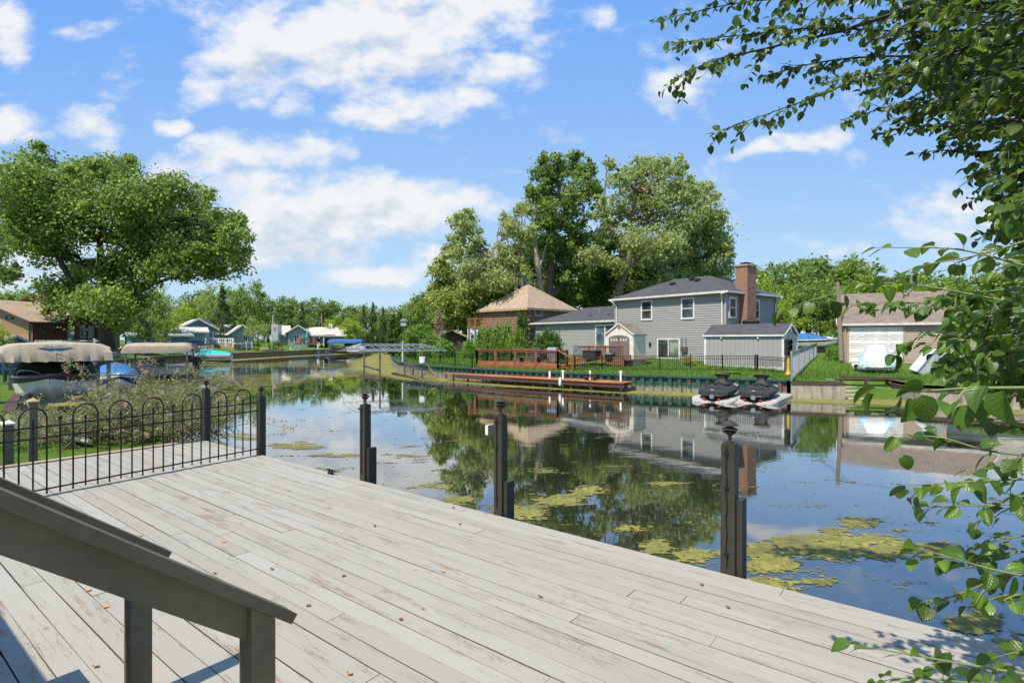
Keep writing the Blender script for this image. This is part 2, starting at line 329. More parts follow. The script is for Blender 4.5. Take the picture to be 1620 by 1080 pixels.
def mk_deck():
    m = Mat('deck_paint', (.5, .5, .48), .62, spec=.3); u = m.uv((1, 1, 1)); a = m.attr(); s_ = m.N('ShaderNodeSeparateColor'); m.l.new(a, s_.inputs[0])
    off = m.N('ShaderNodeCombineXYZ'); m.l.new(m.math('MULTIPLY', s_.outputs[0], 37), off.inputs[0]); m.l.new(m.math('MULTIPLY', s_.outputs[1], 23), off.inputs[1])
    ad = m.N('ShaderNodeVectorMath', operation='ADD'); m.l.new(u, ad.inputs[0]); m.l.new(off.outputs[0], ad.inputs[1]); q = ad.outputs[0]
    def st(sx, sy):
        p = m.N('ShaderNodeMapping'); p.inputs['Scale'].default_value = (sx, sy, 1); m.l.new(q, p.inputs[0]); return p.outputs[0]
    grain = m.noise(st(3, 95), 1, 6, .7); patch = m.noise(st(1.1, 5), 1, 8, .72); cr = m.noise(st(2.2, 42), 1, 5, .65); fine = m.noise(st(60, 60), 1, 3); big = m.noise(u, .55, 5)
    base = m.mix(m.ramp(s_.outputs[2], 0, 1, 0, 1, False), (.318, .298, .236), (.378, .362, .302)); base = m.mix(m.ramp(grain, .3, .75, 0, .35), base, (.275, .256, .205)); base = m.mix(m.ramp(big, .3, .7, 0, .4), base, (.325, .296, .24))
    wood = m.mix(grain, (.17, .10, .06), (.34, .225, .14))
    pm = m.math('MULTIPLY', m.ramp(patch, .575, .64), m.ramp(grain, .30, .55, .2, 1)); c = m.mix(m.math('MULTIPLY', pm, .8), base, wood)
    crack = m.math('MULTIPLY', m.ramp(m.math('ABSOLUTE', m.math('SUBTRACT', cr, .5)), .0, .013, 1, 0), m.ramp(m.noise(st(1.3, 9), 1, 3), .5, .62)); c = m.mix(m.math('MULTIPLY', crack, .75), c, (.12, .085, .055))
    vo = m.N('ShaderNodeTexVoronoi'); vo.inputs['Scale'].default_value = 1; vo.inputs['Randomness'].default_value = 1; m.l.new(st(2.4, 5.5), vo.inputs['Vector'])
    kd = m.math('ADD', vo.outputs['Distance'], m.math('MULTIPLY', m.math('SUBTRACT', m.noise(st(30, 60), 1, 3), .5), .05))
    sc2 = m.N('ShaderNodeSeparateColor'); m.l.new(vo.outputs['Color'], sc2.inputs[0]); on = m.ramp(sc2.outputs[0], .55, .56)
    ring = m.math('MULTIPLY', m.ramp(kd, .055, .085, 1, 0), on); c = m.mix(m.math('MULTIPLY', ring, .6), c, (.23, .17, .11)); core = m.math('MULTIPLY', m.ramp(kd, .02, .04, 1, 0), m.math('MULTIPLY', on, m.ramp(sc2.outputs[1], .6, .62))); c = m.mix(m.math('MULTIPLY', core, .8), c, (.03, .022, .016))
    dirt = m.noise(st(16, 30), 1, 4, .7); c = m.mix(m.ramp(dirt, .66, .74, 0, .55), c, (.16, .135, .10))
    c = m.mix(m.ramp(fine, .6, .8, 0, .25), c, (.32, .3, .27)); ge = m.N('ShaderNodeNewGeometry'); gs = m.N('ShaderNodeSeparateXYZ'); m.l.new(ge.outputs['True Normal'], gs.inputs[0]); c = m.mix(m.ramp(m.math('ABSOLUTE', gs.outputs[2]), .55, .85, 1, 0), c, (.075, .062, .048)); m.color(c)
    h = m.math('ADD', m.math('MULTIPLY', grain, .5), m.math('ADD', m.math('MULTIPLY', pm, -.5), m.math('MULTIPLY', crack, -1.2))); m.bump(h, .5, .004); return m.m
mk_deck()
def mk_concrete(name, col, stain, warm=0):
    m = Mat(name, col, .9); v = m.uv(kind='Object'); u = m.uv((1, 1, 1)); n = m.noise(v, 2.2, 6, .65)
    mp = m.N('ShaderNodeMapping'); mp.inputs['Scale'].default_value = (7, .7, 1); m.l.new(u, mp.inputs[0]); n2 = m.noise(mp.outputs[0], 1, 5, .6)
    c = m.mix(m.ramp(n, .3, .7), tuple(x*.75 for x in col), tuple(x*1.15 for x in col)); c = m.mix(m.ramp(n2, .45, .7, 0, .7), c, stain); m.color(m.mix(1.0, c, m.attr(), 'MULTIPLY')); m.bump(n, .3, .01); return m.m
mk_concrete('concrete', (.35, .315, .25), (.09, .075, .06)); mk_concrete('pavers', (.45, .38, .30), (.30, .26, .21))
def mk_pile():
    m = Mat('sheet_pile', (.03, .09, .07), .6); v = m.uv(kind='Object'); g = m.N('ShaderNodeNewGeometry'); sp = m.N('ShaderNodeSeparateXYZ'); m.l.new(g.outputs['Position'], sp.inputs[0])
    u = m.uv(); mp = m.N('ShaderNodeMapping'); mp.inputs['Scale'].default_value = (6, 1.2, 1); m.l.new(u, mp.inputs[0]); n = m.noise(mp.outputs[0], 1, 6, .65); n2 = m.noise(v, 3, 5); n3 = m.noise(v, 1.1, 3)
    zz = m.math('ADD', sp.outputs[2], m.math('MULTIPLY', m.math('SUBTRACT', n, .5), .75))
    lv = m.ramp(sp.outputs[0], -13, 3, .55, .26)
    fa = m.N('ShaderNodeMapRange'); m.l.new(m.math('SUBTRACT', zz, lv), fa.inputs[0]); [fa.inputs[i].__setattr__('default_value', x) for i, x in ((1, -.08), (2, .08), (3, 1), (4, 0))]
    paint = m.mix(m.ramp(n2, .35, .7), (.010, .05, .038), (.032, .095, .072)); paint = m.mix(m.ramp(n3, .60, .68, 0, .8), paint, (.22, .07, .045))
    wth = m.mix(m.ramp(n, .35, .65), (.11, .11, .08), (.33, .31, .24)); m.color(m.mix(fa.outputs[0], paint, wth)); m.bump(n2, .3, .01); return m.m
mk_pile()
for a in [('dark_paint', (.034, .032, .022), .5), ('rail_paint', (.135, .108, .062), .6, 0, .22, 2.2, .25), ('black_metal', (.012, .012, .013), .45, .3), ('white_paint', (.66, .65, .61), .45), ('white_vinyl', (.66, .655, .63), .4),
          ('cedar_deck', (.23, .09, .035), .6), ('orange_deck', (.42, .145, .045), .7), ('brown_trim', (.075, .04, .03), .6), ('grey_metal', (.16, .165, .17), .45, .6), ('alu', (.50, .51, .52), .35, .8), ('tan_cap', (.40, .30, .15), .6),
          ('timber', (.36, .27, .18), .9), ('weathered_wood', (.30, .25, .185), .9), ('stone', (.4, .35, .29), .9), ('canvas_beige', (.37, .31, .22), .85), ('canvas_blue', (.03, .14, .33), .7), ('canvas_teal', (.03, .42, .46), .7), ('canvas_navy', (.012, .03, .09), .7), ('canvas_dark', (.045, .042, .036), .85),
          ('hull_white', (.66, .66, .63), .25), ('hull_dark', (.02, .022, .02), .45), ('hull_maroon', (.13, .012, .03), .25), ('hull_grey', (.22, .24, .24), .3), ('cover_black', (.026, .026, .023), .7), ('red_paint', (.35, .02, .02), .4), ('float_grey', (.38, .365, .325), .7), ('yellow_paint', (.62, .33, .02), .45),
          ('plastic_beige', (.62, .60, .50), .6), ('plastic_brown', (.16, .135, .12), .6), ('pale_blue', (.45, .65, .78), .6), ('rope', (.38, .34, .18), .9), ('rubber', (.02, .02, .02), .7), ('skin_bark', (.25, .2, .15), .9), ('flag_red', (.35, .05, .05), .7), ('blue_plastic', (.02, .10, .35), .4), ('gravel', (.38, .36, .33), .95),
          ('gutter', (.56, .54, .49), .5), ('red_wood', (.085, .033, .024), .7), ('terracotta', (.26, .09, .05), .8), ('leaf_orange', (.62, .26, .04), .7), ('leaf_brown', (.2, .08, .045), .8), ('led', (.7, .7, .65), .3)]:
    plain(*a)
for n_, c_ in [('side_grey', (.30, .295, .275)), ('side_grey2', (.31, .305, .285)), ('side_blue', (.10, .20, .29)), ('side_greyblue', (.27, .33, .36)), ('side_paleblue', (.32, .40, .45)), ('side_sage', (.33, .39, .36)), ('side_tan', (.36, .29, .21)), ('side_white', (.62, .61, .58)), ('shed_grey', (.315, .312, .30)), ('stucco_tan', (.30, .19, .10)), ('shed_teal', (.035, .10, .13)), ('plank_blue', (.25, .45, .62))]: siding(n_, c_)
shingle('roof_charcoal', (.062, .063, .066)); shingle('roof_tan', (.35, .26, .18)); shingle('roof_grey', (.26, .245, .215)); shingle('roof_brown', (.20, .155, .12)); shingle('roof_lightgrey', (.52, .47, .40), .15); shingle('roof_blue', (.36, .55, .68), .03)
brick('chimney_brick', (.36, .17, .09), (.22, .09, .045), (.30, .25, .2)); brick('wall_brick', (.48, .24, .11), (.36, .16, .075), (.38, .31, .24))
glass('glass_dark', (.05, .06, .055)); glass('glass_blue', (.10, .14, .16)); glass('glass_curtain', (.17, .20, .15), .2)
leafmat('leaf_maple', (.125, .205, .035), (.25, .34, .075), .52); leafmat('leaf_cottonwood', (.22, .285, .09), (.39, .44, .18), .48, .55, .3); leafmat('leaf_far', (.10, .185, .035), (.22, .30, .06), .42); leafmat('leaf_bright', (.19, .30, .022), (.34, .42, .04), .4)
leafmat('leaf_dark', (.05, .12, .016), (.11, .19, .026)); leafmat('leaf_willow', (.20, .27, .05), (.34, .40, .11), .45); leafmat('leaf_shrub', (.11, .22, .030), (.22, .34, .055)); leafmat('leaf_dry', (.25, .19, .13), (.36, .28, .20), .15); leafmat('needle', (.045, .09, .02), (.10, .16, .035), .2)
leafmat('leaf_tamarisk', (.17, .20, .065), (.32, .32, .14), .4); leafmat('flower_pink', (.55, .38, .27), (.66, .50, .34), .35); leafmat('leaf_hosta', (.2, .28, .06), (.5, .5, .2), .3); leafmat('grass_blade', (.07, .15, .02), (.13, .24, .035), .35); leafmat('leaf_yellow', (.3, .32, .03), (.5, .45, .05), .3); leafmat('flower_cream', (.5, .42, .28), (.6, .52, .35), .3)
bark('bark', (.17, .135, .10)); bark('bark_pale', (.34, .28, .21)); bark('bark_dark', (.07, .058, .045)); bark('log', (.30, .185, .115)); bark('log_end', (.55, .42, .28))

# foreground leaf: smooth blade with side veins
def mk_bigleaf(name, c1, c2, trans):
    m = Mat(name, c1, .38, spec=.5); a = m.attr(); s_ = m.N('ShaderNodeSeparateColor'); m.l.new(a, s_.inputs[0]); u = m.N('ShaderNodeUVMap', uv_map='leaf'); sp = m.N('ShaderNodeSeparateXYZ'); m.l.new(u.outputs[0], sp.inputs[0])
    ax = m.math('ABSOLUTE', m.math('SUBTRACT', sp.outputs[0], .5))
    ph = m.math('SUBTRACT', m.math('MULTIPLY', sp.outputs[1], 6.0), m.math('MULTIPLY', ax, 4.2)); tri = m.math('ABSOLUTE', m.math('SUBTRACT', m.math('FRACT', ph), .5))
    vein = m.math('MAXIMUM', m.ramp(ax, .0, .025, 1, 0), m.ramp(tri, 0, .07, .6, 0))
    c = m.mix(s_.outputs[0], c1, c2); c = m.mix(m.math('MULTIPLY', vein, .38), c, (.16, .26, .06))
    hs = m.N('ShaderNodeHueSaturation'); m.l.new(c, hs.inputs['Color']); m.l.new(m.ramp(s_.outputs[1], 0, 1, .55, 1.35, False), hs.inputs['Value'])
    m.color(hs.outputs[0]); bh = m.math('SUBTRACT', m.math('MULTIPLY', tri, 1.0), m.math('MULTIPLY', m.ramp(ax, 0, .04, 1, 0), .5)); m.bump(bh, .55, .002)
    tr = m.N('ShaderNodeBsdfTranslucent'); ht = m.N('ShaderNodeHueSaturation'); ht.inputs['Value'].default_value = 2.2; ht.inputs['Hue'].default_value = .48; m.l.new(hs.outputs[0], ht.inputs['Color']); m.l.new(ht.outputs[0], tr.inputs[0])
    mx = m.N('ShaderNodeMixShader'); mx.inputs[0].default_value = trans; m.l.new(m.b.outputs[0], mx.inputs[1]); m.l.new(tr.outputs[0], mx.inputs[2]); m.l.new(mx.outputs[0], m.out.inputs[0])
mk_bigleaf('leaf_near', (.034, .082, .007), (.10, .185, .012), .30)
mk_bigleaf('leaf_canopy', (.036, .075, .009), (.10, .16, .015), .36)

# ================================================================ shoreline, water, land
LEFT = [(7,-1.9),(-5.6,8.5),(-6.3,10.0),(-12.7,13.8),(-15.2,16.6),(-18.4,20.6),(-22,25),(-30,38),(-35,48),(-37.2,58),(-36.8,71),(-35,86),(-32.8,99),(-31,112),(-30,128)]
RIGHT = [(-23,128),(-21.5,100),(-17,76),(-13.9,63),(-12.35,56.6),(-8.95,43.6),(-4.85,36.7),(0.6,31.4),(6.0,27.8),(8.4,26.6),(12.15,24.2),(14.0,23.4),(14.2,25.4),(17.0,24.6),(16.3,21.9),(19.5,19.2),(26,14),(34,8),(46,-4)]
SHORE = LEFT+RIGHT
def in_water(x, y):
    poly = SHORE+[(46,-30),(7,-30)] ; c = False; n = len(poly); j = n-1
    for i in range(n):
        xi, yi = poly[i]; xj, yj = poly[j]
        if (yi > y) != (yj > y) and x < (xj-xi)*(y-yi)/(yj-yi)+xi: c = not c
        j = i
    return c
_sa = np.array([(*SHORE[i], *SHORE[i+1]) for i in range(len(SHORE)-1)])
def shore_dist(x, y):
    ax_, ay_, bx, by = _sa.T; dx, dy = bx-ax_, by-ay_
    t = np.clip(((x-ax_)*dx+(y-ay_)*dy)/(dx*dx+dy*dy), 0, 1); return float(np.sqrt((x-ax_-t*dx)**2+(y-ay_-t*dy)**2).min())
def gz(x, y):
    d = shore_dist(x, y); z = .74+.95*(1-math.exp(-d/13))
    if x < -28: z += (.2+.95*(1-math.exp(-d/4.5))-.95*(1-math.exp(-d/13)))*ss(28, 35, -x)*ss(30, 50, y)*min(1, d/.6)
    if y < 16 and x < 12: z = min(z, .56+.3*ss(0, 1, max((-x-9)/3, (y-13)/3, 0)) if True else z)
    return z
def land():
    pts = []; seg = []
    for i in range(len(SHORE)-1):
        a, b = Vector(SHORE[i]), Vector(SHORE[i+1]); n = max(1, int((b-a).length/2))
        for k in range(n): pts.append(tuple(a.lerp(b, k/n)))
    pts.append(SHORE[-1]); ns = len(pts); edges = [(i, i+1) for i in range(ns-1)]
    for y in np.arange(-12, 70, 1.6):
        for x in np.arange(-62, 50, 1.6):
            if not in_water(x, y) and shore_dist(x, y) > .8: pts.append((x+random.uniform(-.2,.2), y+random.uniform(-.2,.2)))
    for y in list(np.arange(74, 170, 8)): 
        for x in np.arange(-130, 130, 8):
            if not in_water(x, y) and shore_dist(x, y) > 2: pts.append((x, y))
    for y in np.arange(-10, 70, 9):
        for x in list(np.arange(-130, -63, 9))+list(np.arange(52, 130, 9)): pts.append((x, y))
    rim0 = len(pts); W = 1400
    rim = [(46,-4),(46,-60),(W,-60),(W,W),(-W,W),(-W,-60),(7,-60),(7,-1.9)]
    pts += rim[1:-1]; 
    edges += [(ns-1, rim0)]+[(rim0+i, rim0+i+1) for i in range(5)]+[(rim0+5, 0)]
    for r_ in (220, 400, 800):
        for k in range(40):
            t = math.pi*k/39; pts.append((r_*math.cos(t), max(-50, r_*math.sin(t))))
    v, e, f, *_ = geometry.delaunay_2d_cdt([Vector(p) for p in pts], edges, [], 0, 1e-4)
    vs = []
    for p in v:
        z = gz(p.x, p.y) if shore_dist(p.x, p.y) > .02 else .74
        vs.append((p.x, p.y, z))
    fs = []
    for t in f:
        cx = sum(v[i].x for i in t)/3; cy = sum(v[i].y for i in t)/3
        if in_water(cx, cy) or (7 < cx < 46 and cy < -2 and in_water(cx, max(cy, -29))): continue
        a, b, c_ = [v[i] for i in t]
        if (b-a).cross(c_-a) < 0: t = t[::-1]
        fs.append(tuple(t))
    mb = MB(); mb.v = vs; mb.f = fs; mb.c = [(1,1,1)]*len(fs)
    o = mb.build('ground', MT['grass'], smooth=True); tag(o, kind='structure')
land()
mb = MB(); mb.add([(-90,-60,0),(90,-60,0),(90,170,0),(-90,170,0)], [(0,1,2,3)]); tag(mb.build('water', MT['water']), kind='structure')
mb = MB(); mb.add([(-90,-60,-1.6),(90,-60,-1.6),(90,170,-1.6),(-90,170,-1.6)], [(0,1,2,3)]); tag(mb.build('canal_bed', MT['gravel']), kind='structure')

# algae mats: patches given where they float (photo column/row -> point of the water)
ALG = []
def blob(px, py, hw, hh, d=1.0): ALG.append((px, py, hw, hh, d))
for a in [(1330,865,150,32,1.0),(1220,890,60,30,.95),(1460,870,80,16,.9),(1290,915,60,16,.6),(1180,870,45,22,.8),(1210,925,90,16,.95),(1540,985,60,22,1.0),(1440,840,70,10,.4),(1600,1010,50,18,.9),(1350,830,60,14,.6),
          (890,790,60,12,.95),(930,775,45,10,.9),(1000,835,40,10,.85),(1060,765,50,6,.7),(1035,865,35,14,.9),(1100,880,50,18,.9),(820,812,55,16,1.0),(725,790,45,8,.85),(690,770,60,7,.8),(760,750,50,6,.5),(860,745,60,6,.5),
          (470,705,60,8,.75),(540,720,50,5,.7),(650,722,60,6,.62),(520,745,50,6,.5),(600,735,60,5,.45),(330,665,60,10,.6),(380,690,60,9,.6),(300,640,60,10,.55),(700,700,60,5,.35),(1240,800,60,8,.4),(1150,770,60,6,.4),(960,740,60,6,.4)]: blob(*a)
def algae():
    V = []; dens = []; Q = []
    ds = [3.0]
    while ds[-1] < 125: ds.append(ds[-1]*1.022)
    tt = np.linspace(-.98, 1.05, 190)
    idx = {}
    A = np.array(ALG)
    for i, D in enumerate(ds):
        py = HY+EYE*F/D
        for j, t in enumerate(tt):
            x = t*D; px = CX+F*t; wat = in_water(x, D)
            d = (1.0-np.minimum(1.4, ((px-A[:, 0])/A[:, 2])**2+((py-A[:, 1])/A[:, 3])**2))
            v = float((A[:, 4]*(d*.66+.17)).max()) if len(A) else -1
            v = max(v, .06)
            if wat:
                sd = shore_dist(x, D)
                if D > 18:
                    wd = 2.0 if x > -6 else 2.8
                    if D > 45: wd = 3.5 if x < -20 else 4.2
                    v = max(v, .86*(1-ss(.3, 1.0, sd/wd*.62)))
                    if x < -12 and D < 60: v = max(v, .36)
                if -15 < x < -2 and 37 < D < 56: v = max(v, .43)
                if D <= 18 and x < -6: v = max(v, .62*(1-ss(.2, 1, sd/4)))
            else: v = max(v, .9 if shore_dist(x, D) < .6 else -1) if D > 12 else -1
            if v > .02: idx[i, j] = len(V); V.append((x, D, .006)); dens.append(v)
    for i in range(len(ds)-1):
        for j in range(len(tt)-1):
            k = [idx.get(q) for q in ((i, j), (i, j+1), (i+1, j+1), (i+1, j))]
            if None not in k: Q.append(k)
    o = npmesh('algae', V, np.array(Q), np.ones((len(Q), 3)), MT['algae'])
    at = o.data.attributes.new('dens', 'FLOAT', 'POINT'); at.data.foreach_set('value', np.array(dens, np.float32)); tag(o, kind='stuff', label='yellow green duckweed and algae floating on the water', cat='algae')
algae()

# ================================================================ our own deck, in a frame along its boards
U = Vector((.615, .788, 0)); VV = Vector((.788, -.615, 0)); DZ = .81
RZ = math.atan2(VV.y, VV.x)                    # local x = along the boards (r), local y = towards the water (q)
def Q2(q, r, z=0): return U*q+VV*r+Vector((0, 0, z))
def deck():
    t = thing('wooden_deck', 'large deck of pale grey painted boards, worn and peeling, along the water', 'deck', (0,0,0), RZ)
    mb = MB(); q = 4.19; k = 0; rg = random.Random(4)
    while q > -1.4:
        r = -9.95; end = 1.6; cur = r; w_ = .1312; wr = .1306-rg.random()*.0015
        cuts = []; x = r+rg.uniform(.6, 3.6)
        while x < end: cuts.append(x); x += rg.choice([2.44, 3.05, 3.66])*rg.uniform(.92, 1.02)
        cuts.append(end)
        for c_ in cuts:
            dz = rg.uniform(-.0012, .0012); gap = rg.choice([.0008, .0015, .004]); yo = rg.uniform(-.0008, .0008)
            x0, x1 = cur+.0006, c_-gap; y0, y1 = q-wr+yo+rg.choice([.0,.001,.0015,.0035]), q-rg.uniform(0, .0025)+yo
            col = (rg.random(), rg.random(), rg.random()); b = .0018; zt = DZ+dz; n = max(2, int((x1-x0)/.35))
            rows = []
            for i in range(n+1):
                xx = x0+(x1-x0)*i/n; wv = .0014*math.sin(xx*1.7+k*2.3)
                rows.append([(xx, y0+wv, zt-.035), (xx, y0+wv, zt-b), (xx, y0+b+wv, zt), (xx, y1-b+wv, zt), (xx, y1+wv, zt-b), (xx, y1+wv, zt-.035)])
            mb.grid([r_[::-1] for r_ in rows], col=col)
            mb.add(rows[0], [(0,1,2,3,4,5)], col); mb.add(rows[-1][::-1], [(0,1,2,3,4,5)], col); cur = c_
        q -= w_; k += 1
    mb.build('boards', MT['deck_paint'], t)
    mb = MB(); mb.bb(-9.95, 1.6, 4.13, 4.165, .55, .772); mb.bb(-9.95, 1.6, 3.6, 3.64, .55, .772)
    for i in range(22): mb.bb(-9.9+i*.53, -9.86+i*.53, -1.3, 4.12, .58, .7715)
    mb.build('joists', MT['weathered_wood'], t)
    mb = MB(); mb.bb(-10.09, -9.96, -1, 3.75, .60, .83); mb.build('edge_board', MT['timber'], t)
    return t
deck()
mb = MB(); t = thing('dock_cleat', 'small dark metal mooring cleat on the edge of the grey deck', 'cleat', G(523, 750, DZ), RZ)
mb.box((0,0,.012), (.10,.03,.02)); mb.box((-.03,0,.03), (.018,.02,.04)); mb.box((.03,0,.03), (.018,.02,.04)); mb.tube([(-.1,0,.05),(-.05,0,.058),(.05,0,.058),(.1,0,.05)], [.006,.011,.011,.006], 8); mb.build('cleat_body', MT['black_metal'], t, smooth=True)

def pagoda(mb, z):
    mb.lathe([(.03,z),(.03,z+.012),(.012,z+.018),(.012,z+.055),(.022,z+.062),(.040,z+.075),(.052,z+.088),(.020,z+.090),(.020,z+.10),(.058,z+.101),(.060,z+.105),(.04,z+.116),(.022,z+.118),(.022,z+.132),(.062,z+.133),(.064,z+.138),(.036,z+.156),(.012,z+.170),(.004,z+.178)], n=20)
def lamp_post(label, q, r, ztop, kind, base=-.9):
    t = thing('lamp_post', label, 'post', Q2(q, r), RZ, 'dark posts with tiered lamps along the deck edge'); h = .051
    mb = MB(); b = .006
    for (z0, z1) in ((base, ztop-.012),):
        pr = [(-h+b,-h),(h-b,-h),(h,-h+b),(h,h-b),(h-b,h),(-h+b,h),(-h,h-b),(-h,-h+b)]
        mb.prism([(x, y, z0) for x, y in pr], (0,0,z1-z0))
    mb.prism([(x*.94, y*.94, ztop-.012) for x, y in pr], (0,0,.012)); mb.build('post', MT['dark_paint'], t)
    mb = MB(); pagoda(mb, ztop); l = mb.build('lamp', MT['dark_paint'], t, smooth=True)
    mb = MB(); mb.cyl((0,0,ztop+.091), .017, .04, 10); mb.build('lens', MT['led'], l)
    if kind != 'plain':
        mb = MB(); pts = [(-.008+.004*math.sin(i*1.9), -h-.007, ztop-.02-i*.06) for i in range(int((ztop-DZ)/.06))]; mb.tube(pts, .005, 6)
        for z in (ztop-.07, ztop-.33, ztop-.82): mb.box((-.008, -h-.008, z), (.035, .012, .012))
        mb.build('cable', MT['black_metal'], t)
    if kind in ('plank', 'box', 'bracket'):
        mb = MB(); mb.bb(h+.002, h+.042, -.02, .10, base, DZ+(.55 if kind == 'plank' else .40 if kind == 'bracket' else .33)); mb.bb(-h-.018, -h-.002, .0, .08, base, DZ+.3); mb.build('fender_plank', MT['weathered_wood' if kind == 'x' else 'dark_paint'], t)
    if kind == 'box':
        mb = MB(); mb.bb(-h-.085, -h-.003, -.035, .045, ztop-.22, ztop-.115); mb.build('outlet_box', MT['dark_paint'], t); mb = MB(); mb.bb(-h-.125, -h-.087, -.035, .05, ztop-.215, ztop-.12); mb.build('outlet_cover', MT['plastic_beige'], t)
    if kind == 'bracket':
        mb = MB(); mb.bb(-h-.07, -h-.002, -.02, .02, ztop-.075, ztop-.055); mb.build('bracket', MT['dark_paint'], t)
    return t
lamp_post('dark post with tiered lamp nearest the camera, a cable down its face', 4.25, -1.24, 1.775, 'plank')
lamp_post('dark lamp post with beige outlet box on its left side', 4.25, -3.46, 1.80, 'box')
lamp_post('dark lamp post with small bracket near its top, right of the fence end', 4.255, -5.64, 1.745, 'bracket')
lamp_post('dark lamp post at which the hooped metal fence ends', 4.20, -8.10, 1.695, 'plain')
lamp_post('dark lamp post at the far corner of the deck, behind the hooped fence', 4.22, -10.02, 1.70, 'plain')

# hooped steel fence across the deck
def hoop_fence():
    a = Q2(4.17, -8.13); b = Q2(.1, -7.74); d = (b-a).normalized(); L = (b-a).length
    t = thing('hoop_fence', 'black hooped metal fence standing across the grey deck', 'fence', (a.x, a.y, DZ), math.atan2(d.y, d.x))
    mb = MB(); 
    def sag(x): return -.03*x/4
    for z, r_ in ((.09, .0075), (.665, .0075), (.79, .0075)):
        mb.beam((0,0,z), (L,0,z+sag(L)), .016, .016)
    mb.build('rail', MT['black_metal'], t); n = int(L/.1215)
    for i in range(1, n+1):
        x = L-(L-.0) + i*.1215+.0
        k = (i-1) % 10
        if k == 9:
            mb = MB(); mb.tube([(x,0,.01),(x,0,.86+sag(x))], .0095, 8); mb.lathe([(.004,.85),(.018,.862),(.022,.878),(.016,.893),(.003,.90)], (x,0,sag(x)), 12); mb.build('ball_picket', MT['black_metal'], t, smooth=True)
        elif k % 3 == 0 and i+2 <= n:
            pts = [(x,0,.02)]+[(x,0,.9+sag(x)-.02)]; w2 = .1215
            pts = [(x,0,.015),(x,0,.5),(x,0,.875+sag(x))]+[(x+w2-w2*math.cos(a_), 0, .875+sag(x)+w2*1.05*math.sin(a_)) for a_ in np.linspace(.15, math.pi-.15, 13)]+[(x+2*w2,0,.875+sag(x)),(x+2*w2,0,.5),(x+2*w2,0,.015)]
            mb = MB(); mb.tube(pts, .0095, 8); mb.build('hoop', MT['black_metal'], t, smooth=True)
        elif k % 3 == 1:
            mb = MB(); mb.tube([(x,0,.03),(x,0,.84+sag(x))], .0088, 8); mb.lathe([(.007,.80),(.013,.81),(.008,.82),(.013,.835),(.011,.85),(.003,.885)], (x,0,sag(x)), 10); mb.build('spear_picket', MT['black_metal'], t, smooth=True)
hoop_fence()

